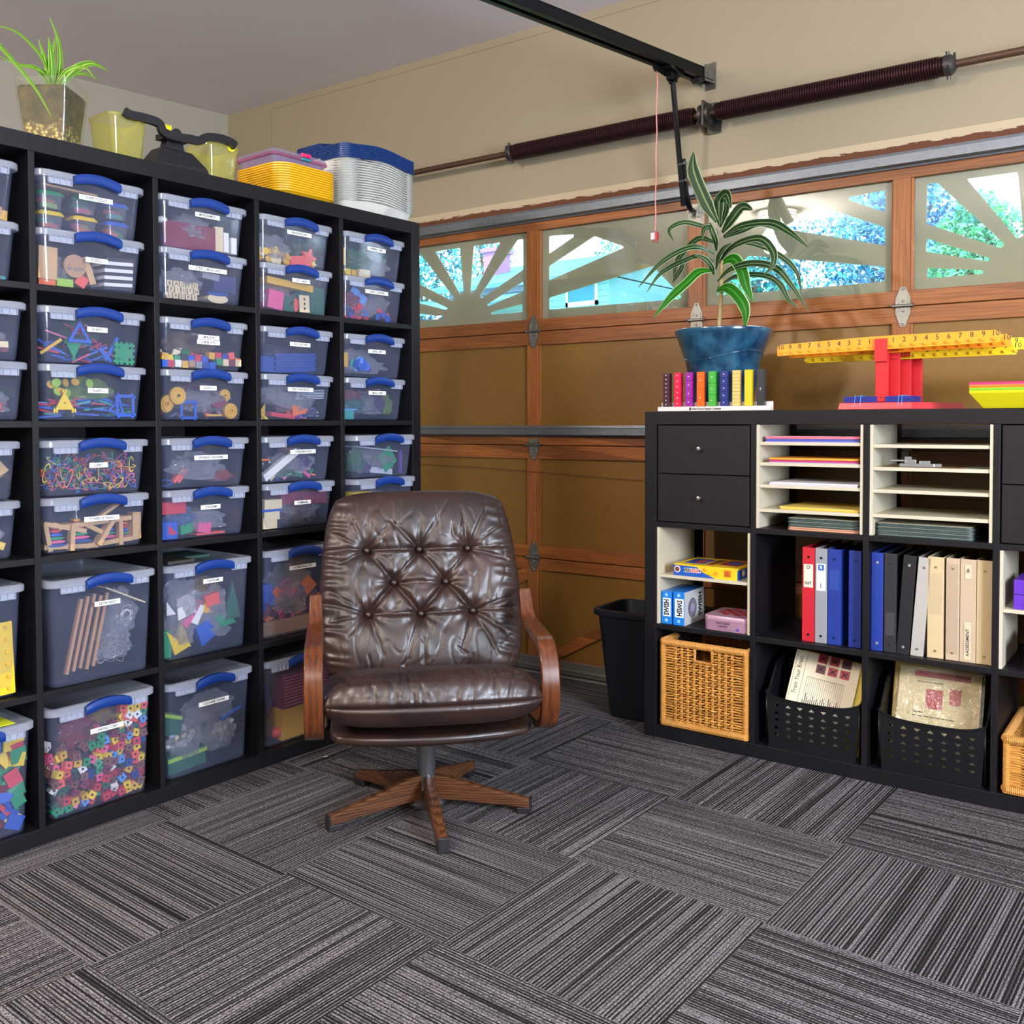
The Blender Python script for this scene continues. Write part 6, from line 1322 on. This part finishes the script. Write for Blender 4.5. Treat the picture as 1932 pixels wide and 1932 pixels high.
# ------------------------------------------------------------------ on the low shelf: number rods
ZT = H3+.0004
bs = thing('rod_stand', 'long white tray with printed maker line holding the coloured rods', 'tray', (.045, .006, ZT), 0, frame=FR)
mb = MB(); mb.box(0, .395, 0, .030, 0, .0155); mb.box(0, .395, .030, .034, 0, .030); part('tray', mb, plain('#cfc8c2', .4), bs, bevel=.002)
text('Ideal School Supply Company', .0085, INK, bs, (.180, -.0006, .0075), bold=.00015); mb = MB(); mb.box(.118, .125, -.0006, 0, .003, .012); part('logo_mark', mb, INK, bs)
for k, (c, lb, n, mark) in enumerate((('#3f1d28', 'dark maroon', 8, '+'), ('#c9143c', 'crimson', 6, '+'), ('#8a1c86', 'purple', 4, '+'), ('#dd5a12', 'orange', 2, '+'), ('#3f9c38', 'green', 3, '+'), ('#1c2a6e', 'navy blue', 5, '+'), ('#d6b166', 'tan', 10, ''), ('#cdb41c', 'yellow', 1, ''), ('#2b2b30', 'black', 1, '1'))):
    hgt = .114+.0004*k; t = thing('number_rod', f'{lb} number rod standing in the white tray', 'rod', (.064+.0415*k, .006+.0025, ZT+.0158), 0, 'number rods in the white tray', FR, rot=(0, 0, rad(0)))
    mb = MB(); w = .0235; gap = .0005
    for q in range(n): z0 = hgt*q/n; mb.box(0, w, 0, .021, z0+gap*.5, z0+hgt/n-gap*.5)
    part('rod', mb, plain(c, .3), t, bevel=.0006)
    for q in range(n):
        if mark: text('\u25c6' if False else mark, .0075 if mark == '+' else .010, WHT, t, (w/2, -.0006, hgt*(q+.5)/n+(.0 if n > 1 else -.005)), name='numeral', bold=.0003)
mb = MB()
# ------------------------------------------------------------------ potted plant
PX, PY = .223, .145
m, nt, b = newmat('blue_glaze'); n = nd(nt, 'ShaderNodeTexNoise'); n.inputs['Scale'].default_value = 14; n.inputs['Detail'].default_value = 6; nt.links.new(coords(nt, (1, 1, 1)), n.inputs['Vector'])
r = nd(nt, 'ShaderNodeValToRGB'); r.color_ramp.elements[0].position = .35; r.color_ramp.elements[1].position = .72; r.color_ramp.elements[0].color = lin('#0d2b44'); r.color_ramp.elements[1].color = lin('#2f6580'); nt.links.new(n.outputs[0], r.inputs[0]); nt.links.new(r.outputs[0], b.inputs['Base Color']); b.inputs['Roughness'].default_value = .22; b.inputs['Coat Weight'].default_value = .4
pot = thing('potted_plant', 'striped-leaf plant in a blue glazed pot behind the number rods', 'potted plant', (PX, PY, ZT), 0, frame=FR)
def potmesh():
    mb = MB(); n = 64; R = []
    prof = [(.086, 0), (.094, .004), (.112, .09), (.127, .175), (.131, .182), (.136, .2), (.150, .238), (.160, .262), (.1635, .270), (.1625, .277), (.157, .279), (.150, .274), (.140, .25), (.125, .20), (.12, .19)]
    for j, (rr, z) in enumerate(prof):
        ring = []
        for i in range(n):
            a = 2*pi*i/n; zz = z
            if 3 <= j <= 5: zz += .014*sin(a*2+2.3)
            ring.append((rr*cos(a), rr*sin(a), zz))
        R.append(ring)
    mb.loft(R); return mb
po_ = part('pot', potmesh(), m, pot, smooth=50)
mb = MB(); mb.tube([((.1315+.09*(.008*sin(2*a+2.3)))*cos(a), (.1315+.09*(.008*sin(2*a+2.3)))*sin(a), .186+.016*sin(2*a+2.3)) for a in [2*pi*i/48 for i in range(48)]], .0026, 6, closed=True); part('wavy_band', mb, m, po_, smooth=60)
mb = MB(); mb.lathe([(.132, .225), (.134, .232), (.02, .240)], 32); part('soil', mb, plain('#3a2618', .9, 0, .6, 90, .4), pot)
mb = MB(); STP = [(-.018, 0, .235), (-.014, .0, .31), (-.008, 0, .38), (-.006, 0, .46), (-.004, 0, .52)]; mb.tube(smoothpath(STP, 5), .0075, 10); part('stem', mb, plain('#9c8a5a', .6, 0, .4, 120, .4), pot, 'thin ringed stem', smooth=60)
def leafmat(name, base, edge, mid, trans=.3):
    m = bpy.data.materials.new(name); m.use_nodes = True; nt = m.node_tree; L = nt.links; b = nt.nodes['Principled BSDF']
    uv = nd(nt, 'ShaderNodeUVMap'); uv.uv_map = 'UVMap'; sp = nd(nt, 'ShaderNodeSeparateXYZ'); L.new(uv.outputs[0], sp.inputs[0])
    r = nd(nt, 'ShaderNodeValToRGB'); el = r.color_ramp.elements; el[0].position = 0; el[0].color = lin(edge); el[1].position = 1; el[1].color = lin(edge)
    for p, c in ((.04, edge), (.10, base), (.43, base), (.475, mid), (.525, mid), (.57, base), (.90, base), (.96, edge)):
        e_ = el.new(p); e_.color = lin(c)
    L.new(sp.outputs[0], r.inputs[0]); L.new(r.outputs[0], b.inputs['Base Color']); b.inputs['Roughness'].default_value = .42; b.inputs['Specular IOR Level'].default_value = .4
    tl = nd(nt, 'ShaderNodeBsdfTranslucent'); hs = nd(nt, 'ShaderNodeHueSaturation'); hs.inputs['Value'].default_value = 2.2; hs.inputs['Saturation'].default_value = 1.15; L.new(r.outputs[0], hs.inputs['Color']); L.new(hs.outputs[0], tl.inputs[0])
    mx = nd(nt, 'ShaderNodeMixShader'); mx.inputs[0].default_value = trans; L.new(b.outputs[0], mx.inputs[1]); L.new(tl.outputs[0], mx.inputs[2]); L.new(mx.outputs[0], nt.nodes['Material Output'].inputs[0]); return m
def leaf(path, w, face=(0, -1, .25), fold=.22, n=9, th=.0006, tipr=.35, twist=0):
    """strap leaf along path, returns a mesh builder with uv across the blade"""
    P = smoothpath(path, n); N = len(P); mb = MB(); uv = []; vs = []; fs = []; prev = None; K = 5
    for i, p in enumerate(P):
        t = (P[min(i+1, N-1)]-P[max(i-1, 0)]).normalized(); f = Vector(face).normalized()
        s = t.cross(f)
        if s.length < .15: s = prev if prev is not None else t.orthogonal()
        s.normalize()
        if prev is not None and s.dot(prev) < 0: s = -s
        if prev is not None: s = (s+prev*.6).normalized()
        prev = s; nn = s.cross(t); u = i/(N-1)
        if twist: a = twist*u; s, nn = s*cos(a)+nn*sin(a), nn*cos(a)-s*sin(a)
        ww = w/2*min(1, .30+u*2.6)*min(1, ((1-u)/tipr)**.7 if u < 1 else 0.02)
        for k in range(K):
            q = -1+2*k/(K-1); vs.append(tuple(p+s*q*ww+nn*(abs(q)*fold*ww))); uv.append((k/(K-1), u))
    for i in range(N-1):
        for k in range(K-1): a = i*K+k; fs.append((a, a+1, a+K+1, a+K))
    n0 = len(vs)
    mb.add(vs, fs); mb.uv = uv; return mb
S = 1/4.025
def lf(pts, w, mat, parent, base, label=None, **k):
    """points as (x, z) about the stem axis in metres with depth offsets"""
    o = part('leaf', leaf(pts, w, **k), mat, parent, label); 
    for p_ in o.data.polygons: p_.use_smooth = True
    md = o.modifiers.new('thick', 'SOLIDIFY'); md.thickness = .0007; return o
DR1 = leafmat('striped_leaf', '#17391a', '#9fb183', '#7d965c', .22); DR2 = leafmat('painted_sunlit_leaf', '#2f7a1c', '#c8dcae', '#5ba832', .55)  # second copy is brighter: sunlight painted into the leaf colours
#@PLANT@
for k_, w_, p_ in (
    (0, 0.046, [(-0.024, 0, 0.651), (-0.061, -0.01, 0.726), (-0.1, -0.02, 0.829), (-0.102, -0.02, 0.899)]),
    (0, 0.040, [(-0.014, 0, 0.64), (-0.021, 0.01, 0.688), (-0.016, 0.01, 0.728), (0.016, -0.01, 0.737), (0.045, -0.04, 0.679)]),
    (0, 0.029, [(-0.016, 0.01, 0.633), (-0.001, 0.02, 0.687), (-0.003, 0.03, 0.73), (-0.003, 0.03, 0.766)]),
    (0, 0.040, [(-0.004, 0, 0.612), (0.039, -0.02, 0.648), (0.08, -0.03, 0.681), (0.124, -0.05, 0.663)]),
    (0, 0.026, [(0.0, 0, 0.598), (0.076, -0.03, 0.62), (0.19, -0.07, 0.61), (0.265, -0.1, 0.565), (0.333, -0.12, 0.505)]),
    (0, 0.025, [(0.003, 0, 0.593), (0.057, 0.04, 0.62), (0.106, 0.07, 0.639), (0.164, 0.1, 0.612)]),
    (0, 0.019, [(-0.026, 0, 0.624), (-0.076, -0.03, 0.641), (-0.125, -0.05, 0.653), (-0.168, -0.07, 0.63), (-0.146, -0.08, 0.585)]),
    (0, 0.023, [(-0.028, 0, 0.606), (-0.032, -0.03, 0.624), (-0.047, -0.05, 0.621), (-0.051, -0.06, 0.584)]),
    (0, 0.025, [(-0.026, 0, 0.579), (-0.093, 0.02, 0.605), (-0.142, 0.03, 0.582), (-0.193, 0.04, 0.533), (-0.205, 0.04, 0.461)]),
    (0, 0.023, [(-0.033, 0, 0.543), (-0.081, -0.04, 0.565), (-0.131, -0.08, 0.547), (-0.195, -0.1, 0.506), (-0.264, -0.12, 0.432)]),
    (0, 0.020, [(-0.034, 0, 0.516), (-0.08, -0.02, 0.537), (-0.12, -0.04, 0.524), (-0.175, -0.05, 0.503), (-0.215, -0.06, 0.476), (-0.256, -0.07, 0.421)]),
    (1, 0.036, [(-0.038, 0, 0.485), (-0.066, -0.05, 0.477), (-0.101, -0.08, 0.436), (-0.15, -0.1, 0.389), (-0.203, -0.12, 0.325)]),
    (0, 0.026, [(-0.016, 0, 0.51), (0.052, -0.04, 0.553), (0.154, -0.08, 0.562), (0.208, -0.1, 0.517), (0.216, -0.11, 0.468), (0.184, -0.11, 0.436)]),
    (0, 0.019, [(-0.016, 0, 0.533), (0.047, 0.03, 0.575), (0.123, 0.05, 0.556), (0.192, 0.06, 0.51), (0.235, 0.06, 0.458), (0.251, 0.06, 0.384)]),
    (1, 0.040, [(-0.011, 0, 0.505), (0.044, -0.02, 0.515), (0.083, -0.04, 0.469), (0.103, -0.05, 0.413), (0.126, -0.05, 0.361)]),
    (0, 0.024, [(-0.021, 0, 0.447), (0.039, -0.03, 0.479), (0.129, -0.06, 0.486), (0.212, -0.08, 0.46), (0.267, -0.09, 0.399), (0.326, -0.1, 0.312)]),
    (0, 0.020, [(-0.021, 0, 0.425), (0.042, 0.02, 0.462), (0.131, 0.03, 0.457), (0.186, 0.03, 0.424), (0.217, 0.03, 0.369), (0.252, 0.03, 0.336)]),
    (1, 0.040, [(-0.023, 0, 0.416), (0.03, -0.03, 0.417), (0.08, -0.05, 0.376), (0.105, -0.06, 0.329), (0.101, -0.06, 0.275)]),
    (0, 0.019, [(-0.034, 0, 0.471), (-0.034, -0.02, 0.496), (-0.056, -0.03, 0.524), (-0.095, -0.04, 0.544)]),
    (0, 0.021, [(-0.025, 0, 0.552), (-0.015, -0.03, 0.582), (-0.025, -0.04, 0.617), (-0.037, -0.03, 0.647)]),
    (0, 0.019, [(-0.026, 0, 0.489), (-0.003, -0.03, 0.527), (0.024, -0.05, 0.548), (0.056, -0.06, 0.561)]),
    (0, 0.021, [(-0.198, 0.02, 0.461), (-0.183, 0.03, 0.489), (-0.167, 0.03, 0.515), (-0.173, 0.03, 0.539)])):
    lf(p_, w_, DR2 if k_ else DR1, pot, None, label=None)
# ------------------------------------------------------------------ number balances
OR = plain('#f0931a', .35); YL = plain('#e2c01e', .35); RDP = plain('#c41e26', .32)
for k in range(4):
    c = (OR, OR, YL, YL)[k]; px = .7765+.0205*k; py = .030+.052*k*1.0; lab = ['orange number balance beam with printed numerals, frontmost of four', 'orange number balance, second from the front', 'yellow number balance, third from the front', 'yellow number balance, rearmost of four'][k]
    t = thing('number_balance', lab, 'number balance', (px, py, ZT+.022+(.0008)), 0, 'number balances stacked one behind another', FR)
    mb = MB(); mb.box(-.0175, .0175, -.009, .009, -.0, .184); mb.box(-.0175, .0175, -.012, -.009, .130, .185); part('post', mb, RDP, t, bevel=.001)
    tilt = (-1.1, -.7, -.2, -1.0)[k]; zb_ = (.175, .168, .150, .163)[k]; L2 = .318 if k < 2 else .303
    bmt = part('beam', (lambda m_: (m_.prism(rpoly([(-L2, -.020), (-L2, .010), (-L2+.012, .016), (-.05, .021), (.05, .021), (L2-.012, .016), (L2, .010), (L2, -.020), (.03, -.016), (-.03, -.016)], .004), -.012, -.0095), m_.prism([(-L2+.01, -.020), (L2-.01, -.020), (L2-.01, -.016), (-L2+.01, -.016)], -.018, -.0095), m_)[-1])(MB()), c, t, bevel=.0008, loc=(0, 0, zb_), rot=(0, rad(tilt), 0))
    for s in (-1, 1):
        for q in range(10): mb = MB(); mb.at((s*(.030+.0302*q), -.0118, -.010), (pi/2, 0, 0)); mb.lathe([(.0042, 0), (.0042, .006), (.003, .0075)], 10); part('peg', mb, c, bmt)
    if k < 3 or True:
        for s in (-1, 1):
            for q in range(10): text(str(q+1), .0215, DARK, bmt, (s*(.030+.0302*q)+(.004 if s > 0 else -.004), -.0124, .0065), name='numeral')
    if k == 0: mb = MB(); mb.box(-.0178, .0178, -.0205, -.0185, .120, .188); mb.box(-.0178, -.0150, -.0185, -.012, .120, .188); mb.box(.0150, .0178, -.0185, -.012, .120, .188); part('clip', mb, RDP, t); 
    mb = MB()
    for z in (.012, .130): mb.at((0, -.0092 if k else -.0095, z), (pi/2, 0, 0)); mb.lathe([(.0026, 0), (.0026, .0006)], 10)
    part('screw_hole', mb, DARK, t)
# stacked bases and trays they stand on
t = thing('balance_base', 'red plastic base of the number balances', 'base', (.652, .010, ZT), 0, frame=FR)
mb = MB(); mb.loft([[(x, y, z) for x, y in ((0+i, 0+i), (.215-i, 0+i), (.300-i, .30-i), (.085+i, .30-i))] for z, i in ((0, 0), (.0205, .004))]); part('base', mb, plain('#d2323a', .32), t, bevel=.0015)
for k, (x0, x1) in enumerate(((.668, .7655), (.7885, .870))):
    t = thing('weight_tray', ['blue tray of weights left of the red post', 'blue tray of weights right of the red post'][k], 'tray', (x0, .016, ZT+.0214), 0, frame=FR)
    w = x1-x0; mb = MB(); 
    for q in range(5): mb.box(0, w, 0, .09, q*.0036, q*.0036+.0031)
    part('tray', mb, plain('#22267e', .4), t, bevel=.0005)
    xs = (.35*w, .52*w) if k == 0 else (.48*w, .60*w)
    for x in xs: mb = MB(); mb.tube([(x, -.0015, .0205), (x-.003, -.0040, -.0205)], .0009, 5); mb.tube([(x, -.0015, .0195), (x, .09, .0195)], .0009, 5); part('rubber_band', mb, plain('#4a9ad0', .5), t)
# ------------------------------------------------------------------ nested bowls
BC = ['#cdbf14', '#d8c81c', '#7ab02a', '#8fbf2c', '#e0701c', '#e8853a', '#d84f6a', '#c92a6c']
for k, c in enumerate(BC):
    nm = ['yellow', 'yellow', 'green', 'green', 'orange', 'orange', 'pink', 'magenta'][k]; zz = ZT+.0040*k+(0 if k == 0 else .0)
    hx = .058; bw, tw = .052, .084
    mb = MB()
    def rg(w, z): return [(x, y, z) for x, y in ((-w, -w), (w, -w), (w, w), (-w, w))]
    mb.loft([rg(bw, 0), rg(tw, .043), rg(tw+.001, .046), rg(tw-.001, .046), rg(tw-.0014, .043), rg(bw-.0014, .0012)])
    solo('square_bowl', mb, plain(c, .4), f'{nm} square bowl in the nested stack, '+['outermost at the bottom', 'second from the bottom', 'third from the bottom', 'fourth from the bottom', 'fifth from the bottom', 'third from the top', 'second from the top', 'topmost'][k], 'bowl', (1.100, .105, zz), frame=FR, group='nested square bowls on the low shelf', bevel=.0006)
# ------------------------------------------------------------------ on the tall shelf
ZS = H5+.0004
def onS(y, x): return (W5+y, -x, ZS)      # y: world along the shelf, x: world x of the point
vs_ = thing('glass_vase', 'tall square glass vase of soil and pebbles on the tall shelf', 'vase', (W5-1.325, .122, ZS), rad(38), frame=FLS)
GV = clearmat('vase_glass', '#fafcf8', '#e6eae0', .03, .03, 1.0)
def sq(w, z, r=.006): return [(x, y, z) for x, y in rrect(w, w, r, 3)]
mb = MB(); mb.loft([sq(.108, 0), sq(.112, .006), sq(.144, .180), sq(.137, .180), sq(.104, .016), sq(.098, .012)]); part('vase_glass', mb, GV, vs_, smooth=30)
def soilm():
    m, nt, b = newmat('layered_soil'); L = nt.links; n = nd(nt, 'ShaderNodeTexNoise'); n.inputs['Scale'].default_value = 34; n.inputs['Detail'].default_value = 7; n.inputs['Roughness'].default_value = .7; L.new(coords(nt), n.inputs['Vector'])
    vo = nd(nt, 'ShaderNodeTexVoronoi'); vo.inputs['Scale'].default_value = 95; L.new(coords(nt), vo.inputs['Vector'])
    t = nd(nt, 'ShaderNodeTexCoord'); sp = nd(nt, 'ShaderNodeSeparateXYZ'); L.new(t.outputs['Object'], sp.inputs[0])
    n2 = nd(nt, 'ShaderNodeTexNoise'); n2.inputs['Scale'].default_value = 18; L.new(coords(nt), n2.inputs['Vector'])
    h = nd(nt, 'ShaderNodeMath', operation='MULTIPLY_ADD'); h.inputs[1].default_value = .07; L.new(n2.outputs[0], h.inputs[0]); L.new(sp.outputs[2], h.inputs[2])
    r1 = nd(nt, 'ShaderNodeMapRange'); r1.inputs[1].default_value = .075; r1.inputs[2].default_value = .10; L.new(h.outputs[0], r1.inputs[0])
    ra = nd(nt, 'ShaderNodeValToRGB'); ra.color_ramp.elements[0].position = .35; ra.color_ramp.elements[1].position = .68; ra.color_ramp.elements[0].color = lin('#1d130c'); ra.color_ramp.elements[1].color = lin('#57431f'); L.new(n.outputs[0], ra.inputs[0])
    rb = nd(nt, 'ShaderNodeValToRGB'); rb.color_ramp.elements[0].color = lin('#e3c77a'); rb.color_ramp.elements[1].position = .6; rb.color_ramp.elements[1].color = lin('#5a431c'); L.new(vo.outputs['Distance'], rb.inputs[0])
    vc = nd(nt, 'ShaderNodeMixRGB'); L.new(r1.outputs[0], vc.inputs[0]); L.new(rb.outputs[0], vc.inputs[1]); L.new(ra.outputs[0], vc.inputs[2]); L.new(vc.outputs[0], b.inputs['Base Color'])
    b.inputs['Roughness'].default_value = .7; bp = nd(nt, 'ShaderNodeBump'); bp.inputs['Strength'].default_value = .8; bp.inputs['Distance'].default_value = .004; L.new(n.outputs[0], bp.inputs['Height']); L.new(bp.outputs[0], b.inputs['Normal']); return m
mb = MB(); mb.loft([sq(.099, .0125), sq(.102, .018), sq(.130, .152), sq(.120, .160)]); o = part('soil', mb, soilm(), vs_, 'dark soil over yellow pebbles')
SPL = leafmat('spider_leaf', '#5f8f1e', '#a9c45a', '#cfe07a', .4)
sp_ = thing('spider_plant', 'spider plant growing out of the glass vase', 'plant', (W5-1.325, .122, ZS+.161), 0, frame=FLS)
for pts, w in (([(0, 0, 0), (-.015, 0, .07), (-.035, .0, .13)], .018), ([(0, 0, 0), (-.006, -.01, .08), (-.012, -.01, .14)], .020), ([(0, 0, 0), (.002, 0, .08), (.012, .0, .15)], .018), ([(.005, 0, 0), (.022, 0, .07), (.020, 0, .14), (-.004, .0, .20)], .016),
               ([(.01, 0, 0), (.045, -.02, .06), (.095, -.03, .095), (.150, -.03, .090)], .022), ([(.01, 0, 0), (.05, .01, .055), (.10, .02, .08), (.145, .02, .078)], .014), ([(0, 0, 0), (-.05, -.02, .04), (-.11, -.03, .036), (-.16, -.02, .05)], .010), ([(0, 0, 0), (-.02, -.02, .03), (-.06, -.02, .045), (-.08, -.01, .04)], .014),
               ([(0, 0, 0), (-.05, -.05, .06), (-.12, -.07, .10), (-.18, -.07, .105)], .010), ([(.012, 0, 0), (.03, .02, .02), (.06, .02, .012)], .008), ([(.004, 0, 0), (.006, .01, .06), (.004, .01, .10)], .022), ([(-.30, -.03, .12), (-.20, -.06, .08), (-.10, -.085, -.02), (-.045, -.09, -.10)], .014), ([(0, 0, 0), (.02, -.04, .05), (.05, -.08, .06), (.07, -.10, .03)], .012)):
    lf(pts, w, SPL, sp_, None, fold=.3, tipr=.6)
# pan balance with two yellow buckets
bl = thing('bucket_balance', 'black plastic pan balance standing between two clear yellow buckets on the tall shelf', 'balance', (W5-.990, .082, ZS), rad(0), frame=FLS)
BPB = plain('#17171c', .35, 0, .03, 60, .1); YLW = clearmat('yellow_clear_plastic', '#fbfbdc', '#e2dd98', .18, .06, 1.0)
mb = MB(); mb.loft([[(-.085, -.05, 0), (.105, -.05, 0), (.105, .05, 0), (-.085, .05, 0)], [(-.080, -.05, .012), (.095, -.05, .022), (.095, .05, .022), (-.080, .05, .012)], [(-.045, -.03, .066), (.055, -.03, .066), (.055, .03, .066), (-.045, .03, .066)]]); part('base', mb, BPB, bl, bevel=.004)
mb = MB(); mb.prism([(-.03, .06), (.04, .06), (.024, .118), (-.010, .118)], -.018, .018); mb.at((.006, -.02, .112), (pi/2, 0, 0)); mb.lathe([(.017, 0), (.017, .008), (.012, .010)], 20); mb.at(); part('pivot_tower', mb, BPB, bl, bevel=.002)
mb = MB(); mb.box(-.030, .0, -.008, .010, .120, .134)
for q in range(4): mb.box(-.030+.008*q, -.026+.008*q, -.010, .012, .120, .138)
part('yellow_slider', mb, plain('#e6d21c', .4), bl, 'yellow ribbed slider')
mb = MB()
beam = smoothpath([(-.168, 0, .134), (-.150, 0, .128), (-.105, 0, .130), (-.060, 0, .126), (-.045, 0, .104), (.0, 0, .100), (.04, 0, .104), (.075, 0, .106), (.10, 0, .122), (.15, 0, .130), (.19, 0, .126), (.205, 0, .118)], 5)
mb.sweep([(p.x, -.036, p.z) for p in beam], (0, 1, 0), .014, .024); mb.box(-.03, .05, -.04, .03, .096, .112); part('beam', mb, BPB, bl, bevel=.002, smooth=40)
for k, (x, lb) in enumerate(((-.140, 'clear yellow measuring bucket left of the black balance'), (.178, 'clear yellow measuring bucket right of the black balance'))):
    t = thing('measuring_bucket', lb, 'bucket', (W5-.990+x, .128, ZS), rad(0), 'clear yellow buckets of the balance', FLS); zt = .132 if k == 0 else .118
    z0 = .0 if k == 0 else .004
    mb = MB(); R = [rr_(.088, .10, z0, .014), rr_(.094, .106, z0+.006, .016), rr_(.118, .128, zt, .02), rr_(.124, .134, zt, .022), rr_(.124, .134, zt-.006, .022), rr_(.1235, .1335, zt+.0015, .022), rr_(.115, .125, zt, .019), rr_(.090, .102, z0+.006, .014)]
    mb.loft(R); part('bucket', mb, YLW, t, smooth=30)
    mb = MB(); mb.at((.02 if k == 0 else .02, -.0675, zt-.004), (pi/2, 0, 0)); mb.lathe([(.012, 0), (.012, .004)], 20); part('shield_clip', mb, plain('#d8cf2a', .4), t)
# yellow trays
for k in range(12):
    z = ZS+.0003+.0078*k; w, d = .262, .262; mb = MB(); i0 = .022
    mb.loft([rr_(w-2*i0, d-2*i0, 0, .045), rr_(w-.004, d-.004, .018, .055), rr_(w, d, .019, .057), rr_(w, d, .0235, .057), rr_(w-.004, d-.004, .0235, .055), rr_(w-.008, d-.008, .019, .053), rr_(w-2*i0-.002, d-2*i0-.002, .0012, .043)])
    nmk = ['bottom', 'second', 'third', 'fourth', 'fifth', 'sixth', 'seventh', 'eighth', 'ninth', 'tenth', 'eleventh', 'top'][k]
    solo('yellow_tray', mb, plain('#dda414', .35), f'yellow plastic tray in the nested pile, {nmk}'+(' one' if k in (0, 11) else ' from the bottom'), 'tray', (W5-.492, .162, z), frame=FLS, group='nested yellow trays on the tall shelf', smooth=40)
zz = ZS+.0078*11+.024
cb_ = thing('lidded_box', 'flat clear lilac box with a pink latch lying on the yellow trays', 'box', (W5-.505, .165, zz+.0004), rad(0), frame=FLS)
PCL = clearmat('lilac_clear_plastic', '#eee9f6', '#cfc6e4', .30, .12, .7)
mb = MB(); mb.loft([rr_(.205, .175, 0, .015), rr_(.225, .195, .026, .018), rr_(.217, .187, .026, .016), rr_(.200, .170, .002, .013)]); part('box_body', mb, PCL, cb_, smooth=30)
mb = MB(); mb.loft([rr_(.236, .206, .0265, .018), rr_(.240, .210, .031, .02), rr_(.236, .206, .035, .018)]); part('lid', mb, clearmat('pink_lid_plastic', '#f3d6e2', '#d98ab0', .45, .15, .6), cb_, 'pink lid', smooth=30)
mb = MB(); mb.loft([rr_(.236, .206, .0355, .018), rr_(.228, .198, .046, .018), rr_(.222, .192, .048, .016)]); part('cover', mb, PCL, cb_, smooth=30)
mb = MB(); mb.box(-.004, .034, -.110, -.098, .037, .050); part('latch', mb, plain('#d4245e', .35), cb_, 'bright pink latch', bevel=.002)
mb = MB(); mb.box(-.004, .034, -.109, -.098, .026, .035); part('latch', mb, plain('#1f7f90', .35), cb_, 'teal latch', bevel=.002)
# stacked clear tubs and blue lids
STB = clearmat('stacked_tub_plastic', '#fbfbf8', '#f6f5f0', .72, .2, .5); NBL = plain('#0f3168', .36)
def wav(w, d, z, r, sag):
    out = []
    for x, y in rrect(w, d, r, 6):
        e_ = max(0, min(1, (d/2-.01+(-y))/(d))) ; zz_ = z-sag*(1-cos(2*pi*min(1, max(0, (x+w/2)/w))))*.5*0
        out.append((x, y, z))
    return out
def curved(w, d, z, r, amp):
    return [(x, y, z+amp*(cos(2*pi*(x/w))*.5-.5)*(1 if y < 0 else 0)) for x, y in [(a, b_) for a, b_ in rrect_d(w, d, r)]]
def rrect_d(w, d, r):
    base = rrect(w, d, r, 4); out = []
    for i in range(len(base)):
        a, b_ = base[i], base[(i+1) % len(base)]; L = math.hypot(a[0]-b_[0], a[1]-b_[1]); n = max(1, int(L/.02))
        for q in range(n): out.append((a[0]+(b_[0]-a[0])*q/n, a[1]+(b_[1]-a[1])*q/n))
    return out
TX, TY = -.158, .168
for k in range(17):
    w, d = .358, .262; z = ZS+.0003+.0088*k; hb = .052; a = .016
    mb = MB(); mb.loft([curved(w-.040, d-.040, 0, .02, 0), curved(w-.036, d-.036, .003, .022, 0), curved(w-.012, d-.012, hb, .026, a), curved(w, d, hb, .028, a), curved(w, d, hb+.005, .028, a), curved(w-.012, d-.012, hb+.005, .026, a), curved(w-.0145, d-.0145, hb, .025, a), curved(w-.042, d-.042, .002, .02, 0)])
    solo('clear_tub', mb, STB, 'milky clear tub in the nested pile, '+['at the very bottom', 'second from the bottom', 'third from the bottom', 'fourth from the bottom', 'fifth from the bottom', 'sixth from the bottom', 'seventh from the bottom', 'eighth from the bottom', 'in the middle', 'just above the middle one', 'seventh from the top', 'sixth from the top', 'fifth from the top', 'fourth from the top', 'third from the top', 'second from the top', 'topmost under the blue lids'][k], 'tub', (W5+TX, TY, z), frame=FLS, group='nested clear tubs on the tall shelf', smooth=40)
zt = ZS+.0088*16+.057+.0006
for k in range(8):
    w, d = .366, .270; z = zt+.0062*k; a = .016
    mb = MB(); mb.loft([curved(w-.006, d-.006, 0, .028, a), curved(w, d, .001, .03, a), curved(w, d, .0050, .03, a), curved(w-.004, d-.004, .0066, .028, a), curved(w-.05, d-.05, .0066, .02, a*.6)])
    solo('blue_cover', mb, NBL, 'navy blue tub lid in the pile, '+['lowest', 'second from below', 'third from below', 'fourth from below', 'fifth from below', 'third from the top', 'second from the top', 'topmost'][k], 'lid', (W5+TX, TY, z), frame=FLS, group='pile of navy blue lids', smooth=40)
# small white paper scrap on the carpet
P_ = MB(); P_.box(-.008, .008, -.0015, .0015, 0, .0006); solo('paper_scrap', P_, WHT, 'tiny white paper scrap on the carpet near the tall shelf', 'scrap', (.075, -.545, .0003), rot=(0, 0, rad(70)))
